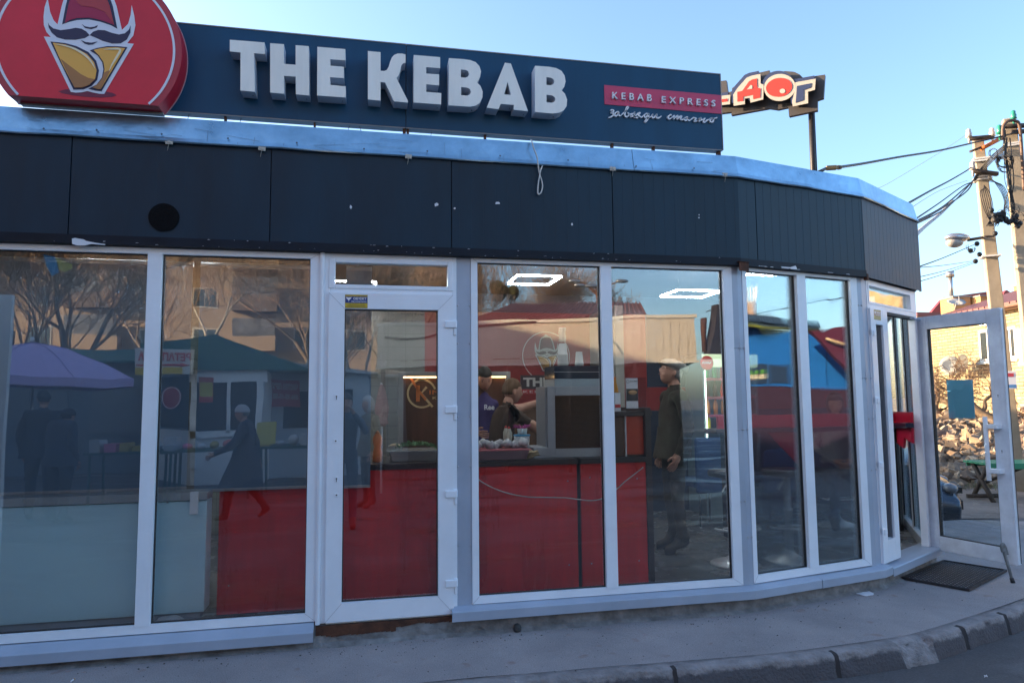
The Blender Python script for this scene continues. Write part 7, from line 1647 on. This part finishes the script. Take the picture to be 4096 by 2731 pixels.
# teal roofed market kiosks on the left
tk = thing('market_kiosk', 'white framed market kiosk with teal roof across the street', 'kiosk', mp(850, 1900, 10)); 
K = lambda u, v, Y=10: mp(u, v, Y)
pv2 = M('frame_white_far', (.80, .83, .85), .5); dg = M('kiosk_glass', (.02, .03, .04), .1); teal = M('roof_teal', (.012, .12, .11), .6, var=.2, scale=.8)
x0, x1 = K(765, 1600).x, K(1052, 1600).x; zt5, zb5 = K(900, 1476).z, -.13; yk = 2 * GL - 10
g = G(); g.box(x0, x1, yk - 2.5, yk - .03, -.13, zt5); g.build('wall', pv2, tk)
g = G(); g.box(x0 - .05, x1 + .08, yk - .03, yk + .02, K(900, 1532).z, zt5); g.box(x0, x0 + .1, yk - .03, yk + .03, .2, zt5); g.box(x1 - .12, x1, yk - .03, yk + .03, -.13, zt5); g.box(K(905, 1600).x, K(920, 1600).x, yk - .03, yk + .03, .9, zt5); g.box(x0, x1, yk - .03, yk + .03, .82, .95); g.build('frame', pv2, tk)
g = G(); g.box(x0 + .1, x1 - .12, yk - .025, yk + .005, .95, K(900, 1532).z); g.build('pane', dg, tk)
g = G(); rz_ = K(880, 1338); P = [K(600, 1480), K(860, 1342), K(1250, 1478)]; g.prism([Vector((p.x, yk + .15, p.z)) for p in P], (0, -3, 0)); g.prism([K(560, 1372, 10.4), K(860, 1338, 10.4), K(1000, 1400, 10.4), K(560, 1470, 10.4)], (0, -4, 0)); g.build('roof', teal, tk)
xl2 = K(640, 1600, 11).x
g = G(); A_, B2_ = Vector((x0, yk, 0)), Vector((K(590, 1600, 12).x, 2 * GL - 12, 0))
for (z0_, z1_, m_) in ((-.13, .95, pv2), (1.0, 2.0, dg), (2.05, 2.35, pv2)):
    g.cur = 0 if m_ is pv2 else 1; d_ = (B2_ - A_).normalized(); n_ = Vector((d_.y, -d_.x, 0)); n_ = n_ if n_.y > 0 else -n_
    g.hexa([A_ + Vector((0, 0, z0_)), B2_ + Vector((0, 0, z0_)), B2_ - n_ * .1 + Vector((0, 0, z0_)), A_ - n_ * .1 + Vector((0, 0, z0_))], [A_ + Vector((0, 0, z1_)), B2_ + Vector((0, 0, z1_)), B2_ - n_ * .1 + Vector((0, 0, z1_)), A_ - n_ * .1 + Vector((0, 0, z1_))])
g.build('side_wall', [pv2, dg], tk)
def badge_oval(u, v, Y, r, m, par):
    c = K(u, v, Y); g = G(); g.prism([c + Vector((r * math.cos(a), .06, r * 1.15 * math.sin(a))) for a in [i * 2 * PI / 28 for i in range(28)]], (0, .01, 0)); g.cur = 1; stroke(g, [c + Vector((r * .9 * math.cos(a), .072, r * 1.05 * math.sin(a))) for a in [i * 2 * PI / 28 for i in range(29)]], .012, (0, .003, 0)); g.build('oval_print', m, par)
badge_oval(690, 1592, 9.9, .17, [M('print_maroon', (.35, .03, .05), .5), pv2], tk)
g = G(); c = K(820, 1560, 9.9); g.box(c.x - .12, c.x + .12, yk + .035, yk + .04, c.z - .25, c.z + .25); g.cur = 1; g.box(c.x - .11, c.x + .11, yk + .04, yk + .045, c.z - .14, c.z + .14); g.build('window_poster', [M('poster_red', (.45, .03, .04), .5), M('poster_yellow', (.5, .42, .03), .5)], tk)
mr_ = thing('market_row', 'long low market row with dull teal roof behind the purple parasol', 'kiosk', mp(200, 1700, 13)); za_ = mp(300, 1452, 13).z; zr2 = mp(300, 1398, 14.5).z
xa_, xb_ = -30, mp(720, 1500, 13).x; g = G(); g.box(xa_, xb_, -17, -13, -.13, za_); g.build('wall', M('row_wall', (.14, .18, .22), .7, var=.2, scale=1), mr_); g = G(); g.prism([(xa_, -12.7, za_), (xb_, -12.7, za_), (xb_, -15, zr2), (xa_, -15, zr2)], (0, 0, .06)); g.prism([(xa_, -15, zr2), (xb_, -15, zr2), (xb_, -17.2, za_), (xa_, -17.2, za_)], (0, 0, .06)); g.build('roof', teal, mr_)
for k in range(9): g = G(); x = xb_ - 1.2 - k * 1.9; g.box(x - .7, x + .7, -12.99, -12.95, .8, za_ - .25); g.build('shutter', M('shutter_grey', (.16, .18, .20), .5), mr_)
mr3 = thing('market_row', 'low storage row closing the market behind the grey kiosk', 'kiosk', (2, -19, 0)); g = G(); g.box(xb_ + .1, 1.6, -20, -18, -.13, 2.3); g.build('wall', M('row_wall'), mr3); g = G(); g.box(xb_, 1.7, -20.2, -17.8, 2.3, 2.4); g.build('roof', M('slate_grey', (.30, .34, .36), .7, var=.2, scale=2), mr3)
# veterinary pharmacy sign (reads correctly from the street)
def mquad(u0, v0, u1, v1, Y): a, b_ = K(u0, v0, Y), K(u1, v1, Y); return a, b_
vs = thing('pharmacy_sign', 'white and yellow sign with red lettering and red arrow across the street', 'sign', K(680, 1450, 9.7))
a, b_ = mquad(540, 1392, 776, 1500, 9.7); yv = a.y
xa, xb, za, zb_ = a.x, b_.x, a.z, b_.z
g = G(); g.box(xa, xb, yv - .04, yv, zb_, za); g.build('panel', M('sign_white_far', (.62, .60, .55), .5), vs)
g = G(); g.box(xa, xa + (xb - xa) * .80, yv, yv + .006, zb_, zb_ + (za - zb_) * .28); g.build('yellow_band', M('sign_yellow', (.60, .42, .02), .5), vs)
g = G(); h_ = za - zb_
text_on(g, 'ВЕТАПТЕКА', [(xb - .05, yv + .004, za - h_ * .12), (xa + .05, yv + .004, za - h_ * .12), (xa + .05, yv + .004, za - h_ * .45), (xb - .05, yv + .004, za - h_ * .45)], .006, .04, 1.0, True)
g.prism([(xa + .02, yv + .006, za - h_ * .58), (xb - .25, yv + .006, za - h_ * .58), (xb - .25, yv + .006, za - h_ * .52), (xb - .05, yv + .006, za - h_ * .62), (xb - .25, yv + .006, za - h_ * .72), (xb - .25, yv + .006, za - h_ * .66), (xa + .02, yv + .006, za - h_ * .66)], (0, .004, 0)); g.build('lettering', M('sign_red_far', (.55, .03, .03), .5), vs)
# second kiosk to the right with red sign
k2 = thing('market_kiosk', 'grey market kiosk with red cleaning sign across the street', 'kiosk', mp(1150, 1900, 11)); y2 = 2 * GL - 11.2
xa2, xb2 = mp(1062, 1600, 11.2).x, mp(1478, 1600, 11.2).x; z2 = mp(1150, 1492, 11.2).z
g = G(); g.box(xa2, xb2, y2 - 3, y2, -.13, z2); g.build('wall', M('kiosk2_grey', (.45, .50, .55), .6), k2); g = G(); g.box(xa2 + .35, xb2 - .4, y2, y2 + .01, .9, 1.75); g.build('pane', dg, k2)
g = G(); g.prism([(xa2 - .2, y2 + .25, z2), (xb2 + .2, y2 + .25, z2), (xb2 + .2, y2 + .25, z2 + .05), (xa2 - .2, y2 + .25, z2 + .28)], (0, -3, 0)); g.build('roof', M('slate_grey', (.30, .34, .36), .7, var=.2, scale=2), k2)
a, b_ = mp(1082, 1516, 11.1), mp(1200, 1630, 11.1); cs = thing('cleaning_sign', 'red sign with pale two line lettering on the grey market kiosk', 'sign', (a.x, a.y, b_.z)); g = G(); g.box(a.x, b_.x, a.y - .03, a.y, b_.z, a.z); g.build('panel', M('poster_red'), cs)
g = G(); text_on(g, "ЧИСТКА ПІР'Я", [(b_.x - .03, a.y + .003, a.z - .08), (a.x + .03, a.y + .003, a.z - .08), (a.x + .03, a.y + .003, a.z - .22), (b_.x - .03, a.y + .003, a.z - .22)], .004, .04, 1, True); text_on(g, '096 85-15-58', [(b_.x - .03, a.y + .003, a.z - .32), (a.x + .03, a.y + .003, a.z - .32), (a.x + .03, a.y + .003, a.z - .45), (b_.x - .03, a.y + .003, a.z - .45)], .004, .04, 1, True); g.build('lettering', M('print_grey'), cs)
# wide purple umbrella over a stall
um = mp(130, 1372, 8.4); ur = (mp(520, 1520, 8.4).x - um.x); uc = Vector((um.x, um.y, 0)); zr_ = mp(300, 1515, 8.4).z; zv = mp(300, 1548, 8.4).z
umb = thing('parasol', 'large faded purple market parasol across the street', 'parasol', (uc.x, uc.y, -.13)); umm = M('parasol_purple', (.50, .38, .66), .8)
g = G(); k0 = 0; nseg = 8
rings = [(.03, um.z), (.35 * ur, um.z - .10), (.7 * ur, um.z - (um.z - zr_) * .55), (ur, zr_), (ur * 1.0, zv)]
for r, z in rings:
    for j in range(nseg * 4):
        a_ = 2 * PI * j / (nseg * 4); sag = (1 - .04 * math.cos(a_ * nseg + PI) ** 2 * (r / ur)); rr_ = r * (1 - .035 * (1 - abs(math.cos(a_ * nseg / 2)))); g.v.append((uc.x + rr_ * math.cos(a_), uc.y + rr_ * math.sin(a_), z - .02 * (1 - abs(math.cos(a_ * nseg / 2))) * r / ur))
for i in range(4):
    for j in range(nseg * 4): a_ = i * nseg * 4 + j; b__ = i * nseg * 4 + (j + 1) % (nseg * 4); g.face((a_, b__, b__ + nseg * 4, a_ + nseg * 4))
g.build('canopy', umm, umb)
for j in range(nseg):
    g = G(); a_ = 2 * PI * (j) / nseg; g.tube([(uc.x + r * .985 * math.cos(a_), uc.y + r * .985 * math.sin(a_), z + .004) for r, z in rings[:4]], .012, 4); g.build('rib', M('parasol_seam', (.30, .22, .45), .8), umb)
g = G(); g.tube([(uc.x, uc.y, -.13), (uc.x, uc.y, um.z + .06)], .025, 8); g.build('pole', steel, umb); g = G(); g.ell((uc.x, uc.y, um.z + .06), (.04, .04, .04), 8, 6); g.build('finial', pv2, umb)
# folded pink parasol
p = mp(1527, 1590, 8.0); zt6 = mp(1530, 1536, 8.0).z; fp = thing('folded_parasol', 'folded pink parasol standing by the beige kiosk across the street', 'parasol', (p.x, p.y, -.13)); g = G(); g.lathe([(.02, zt6), (.06, zt6 - .1), (.13, zt6 - .45), (.10, zt6 - .62), (.12, zt6 - .7), (.05, zt6 - .75)][::-1], (p.x, p.y, 0), 9, None, False); g.build('canopy', M('parasol_pink', (.45, .16, .18), .8), fp); g = G(); g.tube([(p.x, p.y, -.13), (p.x, p.y, zt6 + .03)], .02, 6); g.build('pole', pv2, fp)
# blue and yellow flag on a line
a = mp(175, 1018, 9); fl_ = thing('flag', 'small blue and yellow flag hanging over the market', 'flag', a); R_ = [mp(u, v, 9) for u, v in ((172, 1016), (225, 1028), (240, 1090), (212, 1104), (192, 1070))]; g = G(); g.prism(R_, (0, .01, 0)); g.build('blue_half', M('flag_blue', (.02, .22, .45), .7), fl_)
R_ = [mp(u, v, 9) for u, v in ((226, 1028), (292, 1058), (295, 1072), (262, 1088), (240, 1080))]; g = G(); g.prism(R_, (0, .01, 0)); g.build('yellow_half', M('flag_yellow', (.5, .45, .10), .7), fl_); g = G(); g.tube([mp(100, 1000, 9), mp(172, 1016, 9), mp(300, 1010, 9), mp(800, 960, 9)], .006, 4); g.build('line', irn, fl_)
# stall tables with goods
def stall(u0, u1, v, Y, label, seed):
    a, b_ = mp(u0, v, Y), mp(u1, v, Y); t = thing('stall_table', label, 'table', ((a.x + b_.x) / 2, a.y, -.13), 'green market tables across the street'); z = .72
    g = G(); g.box(a.x, b_.x, a.y - .7, a.y, z - .04, z); g.build('top', M('stall_green', (.02, .10, .09), .6), t)
    for x in (a.x + .08, b_.x - .08):
        for y in (a.y - .64, a.y - .06): g = G(); g.tube([(x, y, -.13), (x, y, z - .04)], .022, 6); g.build('leg', M('stall_green'), t)
    R5 = random.Random(seed); n_ = int((b_.x - a.x) / .22)
    for i in range(n_):
        g = G(); x = a.x + .12 + i * .22; w_ = R5.uniform(.07, .1); h = R5.uniform(.08, .2); c = R5.choice([(.45, .47, .5), (.5, .5, .5), (.5, .12, .12), (.4, .30, .06), (.35, .4, .45), (.6, .15, .3)])
        if R5.random() < .5: g.box(x - w_, x + w_, a.y - .45, a.y - .12, z + .001, z + h)
        else: g.ell((x, a.y - .3, z + h * .45), (w_, .13, h * .5), 10, 7)
        tag(g.build('goods_bag', M('goods%d' % int(c[0] * 100 + c[1] * 10), c, .5)), '%s of wares, %s from the left, on the %s' % ('pale pack' if c[1] > .3 else 'bright pack', ('first', 'second', 'third', 'fourth', 'fifth', 'sixth', 'seventh', 'eighth', 'ninth', 'tenth', 'eleventh', 'twelfth', 'thirteenth', 'fourteenth')[i], {1: 'table by the parasol', 2: 'table before the teal kiosk', 4: 'table by the price card'}[seed]), 'goods', 'wares on the market tables')
stall(330, 700, 1820, 7.6, 'green market table nearest the purple parasol', 1); stall(640, 1010, 1800, 7.9, 'green market table before the teal roofed kiosk', 2); stall(1030, 1300, 1790, 8.2, 'green market table with yellow price card', 4)
p = mp(1068, 1735, 7.9); g = G(); g.box(p.x - .15, p.x + .15, p.y, p.y + .02, .78, 1.15); tag(g.build('price_card', M('card_yellow', (.55, .50, .12), .7)), 'yellow hand written price card standing on a market table', 'card')
# people across the street
dk_ = M('coat_navy', (.018, .032, .06), .85, var=.15, scale=6); tr_ = M('trousers_black', (.02, .02, .025), .8); hatg = M('knit_grey', (.42, .42, .44), .9, bump=.4, bscale=120)
person('walking woman in a long dark blue coat and pale knitted hat across the street', (-1.66, -5.5, -.13), math.radians(90), dk_, tr_, M('shoe_black'), M('hair_grey'), 'hat', dict(anR=(.08, .26, .10), toR=(.09, .42, .06), knR=(.09, .20, .50), anL=(-.08, -.32, .16), toL=(-.08, -.18, .05), knL=(-.09, -.06, .50), elR=(.26, .12, 1.16), wrR=(.24, .38, 1.02), elL=(-.25, -.12, 1.14), wrL=(-.25, -.16, .90), head=(0, .06, 1.60), nk=(0, .02, 1.45), nk2=(0, .04, 1.52)), 1.60, None, beanie(hatg), True, bulk=1.2, skirt=.50)
p = mp(160, 1800, 6.6); person('tall man in a dark jacket and cap standing under the purple parasol', (p.x, p.y, -.13), math.radians(165), M('coat_black', (.015, .02, .03), .85), tr_, M('shoe_black'), M('hair_black'), 'hat', {}, 1.80, None, beanie(M('hat_black', (.01, .01, .014), .9)), True, bulk=1.15)
p = mp(240, 1800, 6.0); person('stooping man in a navy jacket under the purple parasol', (p.x, p.y, -.13), math.radians(200), dk_, tr_, M('shoe_black'), M('hair_black'), 'hat', dict(head=(0, .10, 1.56), nk=(0, .06, 1.43), nk2=(0, .08, 1.49), elR=(.26, .14, 1.14), wrR=(.20, .36, 1.06)), 1.62, None, beanie(M('hat_black')), True, bulk=1.2)
def camera_prop(root, W, s, V):
    c = W @ (Vector((0.02, .20, 1.60)) * s); g = G(); T_ = Matrix.Translation(c) @ Matrix.Rotation(root.rotation_euler.z, 4, 'Z'); g.box(-.07, .07, -.03, .03, -.045, .045, T_); g.tube([T_ @ Vector((0, .03, 0)), T_ @ Vector((0, .12, 0))], .035, 14); g.build('camera', darksteel, root)
person('photographer in a striped blue jacket with raised hands facing the shop', (-.30, -4.62, -.13), math.radians(0), M('jacket_striped', (.03, .05, .09), .8, var=.5, scale=3, stretch=(.2, .2, 12)), M('jeans_navy'), M('shoe_red', (.3, .02, .02), .5), M('hair_dark'), 'short', dict(elR=(.27, .10, 1.22), elL=(-.27, .08, 1.22), wrR=(.10, .22, 1.50), wrL=(-.10, .22, 1.50)), 1.70)
p = mp(1478, 1640, 6.4); person('white haired passer-by in a brown jacket behind the photographer', (p.x, p.y, -.13), math.radians(60), M('jacket_tan', (.12, .10, .07), .85), tr_, M('shoe_black'), M('hair_white', (.55, .54, .52), .8), 'long', {}, 1.66, None, None, True)
# trees and four headed lamp
for i, (u, Y, h, seed, m_, lab) in enumerate(((330, 20, 12, 21, barkm, 'dark forked bare tree left of the first mullion reflection'), (60, 24, 13, 22, barkm, 'bare tree at the far left of the reflections'), (900, 28, 13, 23, birchm, 'pale trunked bare tree before the apartment block'), (1130, 22, 12, 24, birchm, 'tall pale poplar beside the second window reflection'), (1500, 26, 13, 25, birchm, 'sunlit bare tree seen in the middle door glass'), (1680, 36, 15, 26, barkm, 'bare tree with dense twigs right of the middle door reflection'), (2010, 40, 15, 27, barkm, 'bare tree with mistletoe balls against the sky'), (2285, 42, 13, 28, birchm, 'drooping birch against the sky near the lamp'), (2150, 48, 12, 29, barkm, 'distant thin bare tree over the red roof'), (1250, 34, 15, 30, barkm, 'broad bare tree before the apartment balconies'), (650, 36, 16, 31, barkm, 'large bare tree behind the teal roof'))):
    p = mp(u, 1500, Y); tree('bare_tree', lab, (p.x, p.y, -.13), seed, h, .20, m_, twigm, 'bare trees across the street', seed * 1.3, mr=.011, spread=.62, levels=5, kids=3 if 600 < u < 1400 else 4, twist=.5, upw=.35, l0=.34)
g = G(); pc = mp(2000, 1160, 40)
for c in ((1985, 1155, .5), (2010, 1168, .4), (2050, 1175, .5), (1992, 1180, .45)):
    q = mp(c[0], c[1], 40); g.ell(q, (c[2], c[2], c[2]), 10, 7)
o = g.build('mistletoe', M('mistletoe', (.10, .09, .03), .9, var=.4, scale=6)); struct(o, 'stuff'); o['label'] = 'balls of mistletoe in the bare tree crown'
p = mp(2394, 1300, 26); zt7 = mp(2394, 1165, 26).z; sl_ = thing('street_lamp', 'four headed street lamp across the street mirrored beside the middle mullion', 'street lamp', (p.x, p.y, -.13)); g = G(); g.tube([(p.x, p.y, -.13), (p.x, p.y, zt7)], .09, 8); g.build('pole', M('post_brown', (.16, .07, .04), .7), sl_)
for du, dv in ((-85, -48), (-62, -30), (-14, -28), (80, -50)):
    q = mp(2394 + du, 1165 + dv + 12, 26); g = G(); g.tube(smoothpts([(p.x, p.y, zt7 - .3), ((p.x * .5 + q.x * .5), p.y, zt7 + .25), q], 4), .035, 5); g.build('arm', M('post_brown', (.16, .07, .04), .7), sl_); g = G(); g.ell(q + Vector((-.15 if du < 0 else .15, 0, .02)), (.35, .13, .11), 10, 6); g.build('lamp_head', M('lamp_silver'), sl_)
# white door leaf standing open at the left, mirrored at the edge of the first window
odl = thing('open_shutter_door', 'pale door leaf standing open beyond the left edge, mirrored in the leftmost glass', 'door', mp(20, 1900, 2.4)); a, b_ = mp(-60, 1165, 2.4), mp(42, 1200, 2.4)
g = G(); g.box(b_.x - .09, b_.x, a.y - .05, a.y, .1, a.z - .03); g.box(b_.x - .8, b_.x - .09, a.y - .05, a.y, a.z - .12, a.z - .03); g.box(b_.x - .8, b_.x - .09, a.y - .05, a.y, .1, .2); g.build('leaf_frame', pv2, odl); g = G(); g.box(b_.x - .8, b_.x - .09, a.y - .03, a.y - .02, .2, a.z - .12); g.build('pane', dg, odl)
# blue market hall mirrored in the curved corner, its corrugated roof, the tan building behind it
S3m = lambda u, v, D: mir_in(S3, u, v, D)
bl = thing('blue_kiosk', 'bright blue kiosk with corrugated roof across the side street', 'kiosk', S3m(3100, 2000, 8)); blue = M('kiosk_blue', (.003, .10, .36), .55, var=.08, scale=.6); mar = M('awning_maroon', (.09, .006, .022), .7)
q = [S3m(u, v, D) for u, v, D in ((2900, 1282, 8), (3180, 1318, 7.6), (3430, 1390, 7.0))]
def wallq(pts, th, m, name, par): g = G(); nn = (pts[1] - pts[0]).cross(pts[2] - pts[0]).normalized(); nn = nn if nn.y < 0 else -nn; g.prism(pts, nn * th); return g.build(name, m, par)
A_ = S3m(2850, 1290, 8.2); B__ = S3m(3440, 1350, 7.2); A0 = Vector((A_.x, A_.y, -.13)); B0 = Vector((B__.x, B__.y, -.13))
AM, BM_ = S3m(2850, 1540, 8.2), S3m(3440, 1555, 7.2); AM = Vector((A_.x, A_.y, AM.z)); BM_ = Vector((B__.x, B__.y, BM_.z))
wallq([A_, B__, BM_, AM], 2.5, blue, 'wall', bl); wallq([AM + Vector((0, 0, -.01)), BM_ + Vector((0, 0, -.01)), B0, A0], 2.2, M('kiosk_dark_front', (.02, .008, .025), .6), 'counter_front', bl)
fr_b = lambda u, v: (lambda p: p)(hit_blue(u, v))
nbl = (B0 - A0).normalized(); nbl = Vector((nbl.y, -nbl.x, 0)); nbl = nbl if nbl.dot(Vector((0, 1, 0))) > 0 else -nbl
def hit_blue(u, v):                        # point of the blue wall that the corner glass shows at this pixel
    c_m = CAM - S3.n * 2 * ((CAM - S3.c).dot(S3.n) + .03); d_ = ray(u, v); d_ = d_ - S3.n * 2 * d_.dot(S3.n); return c_m + d_ * ((A0 - c_m).dot(nbl) / d_.dot(nbl))
def bluerect(u0, v0, u1, v1, off, m, name, par):
    P_ = [hit_blue(u0, v0), hit_blue(u1, v0), hit_blue(u1, v1), hit_blue(u0, v1)]; g = G(); g.prism([p + nbl * off for p in P_], nbl * .02); return g.build(name, m, par)
wq = bluerect(2990, 1455, 3168, 1535, .01, M('kiosk_window', (.015, .03, .07), .15), 'window', bl)
bluerect(3060, 1452, 3066, 1540, .04, M('frame_blue', (.02, .08, .22), .5), 'mullion', wq)
for k_ in range(3): bluerect(2998 + k_ * 18, 1495, 3012 + k_ * 18, 1512, .05, M('box_pale', (.5, .44, .32), .7), 'boxed_goods', wq); bluerect(2999 + k_ * 18, 1478, 3010 + k_ * 18, 1494, .05, M('leaf_green', (.06, .2, .03), .7), 'greens', wq)
for uu in (3230, 3300): bluerect(uu, 1330, uu + 4, 1538, .01, M('seam_blue', (.003, .06, .22), .5), 'wall_seam', bl)
T1, T2, T3, T4 = S3m(2860, 1262, 9.8), S3m(3270, 1292, 9.0), S3m(3275, 1312, 7.6), S3m(2860, 1296, 7.7)
g = G(); g.prism([T1, T2, T3, T4], (0, 0, .04)); g.build('roof', M('roof_corrugated', (.035, .06, .085), .6), bl)
g = G()
for i in range(40): t_ = i / 39; a_ = T1.lerp(T2, t_); b_ = T4.lerp(T3, t_); g.tube([a_ + Vector((0, 0, .05)), b_ + Vector((0, 0, .05))], .035, 5, False)
g.build('roof_corrugation', M('roof_corrugated'), bl); g = G(); g.tube([T4 + Vector((0, 0, -.02)), T3 + Vector((0, 0, -.02))], .03, 6); g.build('edge_strip', M('edge_yellow', (.13, .14, .02), .7), bl)
aw = thing('maroon_awning', 'dark maroon slanting awning in front of the blue kiosk', 'awning', S3m(3400, 1500, 6.6)); g = G(); P = [S3m(u, v, 6.8) for u, v in ((3240, 1318), (3445, 1300), (3470, 1560), (3410, 1500), (3300, 1385))]; g.prism(P, (.05, -.1, 0)); g.build('cloth', mar, aw); g = G(); g.tube([S3m(3305, 1352, 6.7), S3m(3420, 1385, 6.6)], .03, 5); g.build('rail', M('rail_tan', (.5, .35, .2), .5), aw)
dp = thing('dark_stack', 'dark weathered board stack with rusty post at the end of the beige kiosk', 'boards', mp(2840, 1300, 8.6)); g = G(); P = [mp(u, v, 8.6) for u, v in ((2866, 1220), (2930, 1222), (2930, 1430), (2835, 1430), (2858, 1330))]; g.prism(P, (0, -.3, 0)); g.build('boards', M('boards_dark', (.03, .025, .03), .8), dp); g = G(); g.tube([mp(2812, 1272, 8.8), mp(2818, 1405, 8.8)], .06, 5); g.build('post', rust, dp); g = G(); g.tube([mp(2817, 1250, 8.8), mp(2862, 1238, 8.7)], .012, 4); g.build('wire', irn, dp)
S4m = lambda u, v, D: mir_in(S4, u, v, D)
tn = thing('tan_building', 'tan rendered building lit warm by the sun beyond the blue kiosk', 'building', S4m(3550, 1600, 16)); tanm = M('render_tan', (.48, .33, .17), .85, var=.22, scale=.6, stretch=(2.5, 2.5, .25))
a, b_ = S4m(3380, 1113, 15), S4m(3720, 1236, 14); a0, b0_ = Vector((a.x, a.y, -.13)), Vector((b_.x, b_.y, -.13))
g = G(); nn = Vector((b_.x - a.x, b_.y - a.y, 0)).normalized(); no = Vector((nn.y, -nn.x, 0)); no = no if (no.dot(CAM - a) < 0) else -no
zt8 = (a.z + b_.z) / 2; ext = nn * 7
g.hexa([a0 - ext, b0_ + ext, b0_ + ext + no * 6, a0 - ext + no * 6], [Vector((q.x, q.y, zt8)) for q in (a - ext, b_ + ext, b_ + ext + no * 6, a - ext + no * 6)]); g.build('wall', tanm, tn)
tw = thing('water_tower', 'distant round brick tower with antenna masts on the skyline', 'tower', S3m(3010, 1500, 90)); c = S3m(3012, 1260, 90); tt = S3m(3012, 1215, 90); g = G(); rt_ = (S3m(3024, 1250, 90) - c).length; g.lathe([(rt_, -.13 - 0), (rt_, tt.z), (rt_ * .7, tt.z + .5)], (c.x, c.y, 0), 20); g.build('shaft', M('tower_brick', (.30, .20, .15), .9), tw)
for k in range(5): an = k * 2 * PI / 5; g = G(); g.tube([(c.x + rt_ * .8 * math.cos(an), c.y + rt_ * .8 * math.sin(an), tt.z), (c.x + rt_ * .8 * math.cos(an), c.y + rt_ * .8 * math.sin(an), tt.z + 3)], .12, 5); g.build('antenna', pv2, tw)
w0 = S3m(3020, 1262, 30); w1 = S3m(3200, 1222, 26); w2 = S3m(3420, 1180, 20); g = G(); g.tube([w0, w1, w2, w2 + (w2 - w1)], .03, 5); tag(g.build('overhead_wire', wm), 'single dark wire crossing the sky over the corrugated roof', 'wire')
# unseen plain blocks, added to keep the street and yard in shade
for (x0, x1, y0, y1, h, lab) in ((-34, -15, -15, 8.5, 8.2, 'unseen tall block added at the left to shade the street'), (-34, -9, 9, 17, 6.5, 'unseen block added behind the shop at the left to cast shade'), (-8, 1.0, 10, 15, 4.2, 'unseen low block added behind the shop to shade the yard')):
    t = thing('shade_block', lab, 'building', ((x0 + x1) / 2, (y0 + y1) / 2, -.13)); g = G(); g.box(x0, x1, y0, y1, -.13, h); g.build('wall', M('hall_wall'), t); g = G(); g.box(x0 - .3, x1 + .3, y0 - .3, y1 + .3, h, h + .2); g.build('roof', M('roof_corrugated'), t)

# every screw, letter and stub its own part
def split_loose(o):
    me = o.data; n = len(me.vertices); par_ = list(range(n))
    def fd(a):
        while par_[a] != a: par_[a] = par_[par_[a]]; a = par_[a]
        return a
    for p in me.polygons:
        v = p.vertices
        for q in v[1:]: par_[fd(v[0])] = fd(q)
    comps = {}
    for p in me.polygons: comps.setdefault(fd(p.vertices[0]), []).append(p)
    boxes = []
    for k, ps in comps.items():
        xs_ = [me.vertices[i].co for p in ps for i in p.vertices]; boxes.append((min(c.x for c in xs_), max(c.x for c in xs_), ps))
    base = o.name.split('.')[0]
    for lo_, hi_, ps in boxes:
        g = G(); mp_ = {}
        for p in ps:
            ids = []
            for i in p.vertices:
                if i not in mp_: mp_[i] = len(g.v); g.v.append(tuple(me.vertices[i].co))
                ids.append(mp_[i])
            g.cur = p.material_index; g.smooth = p.use_smooth; g.face(ids)
        c = g.build(base, list(me.materials)); c.parent = o.parent; c.matrix_parent_inverse = o.matrix_parent_inverse.copy(); c.matrix_basis = o.matrix_basis.copy()
    bpy.data.objects.remove(o)
for o in list(bpy.data.objects):
    if o.name.split('.')[0] in ('screw', 'support_stub', 'slogan_lettering', 'fixing_hole'):
        b_ = o.name.split('.')[0]
        if b_ == 'slogan_lettering': o.name = 'slogan_letter'
        split_loose(o)
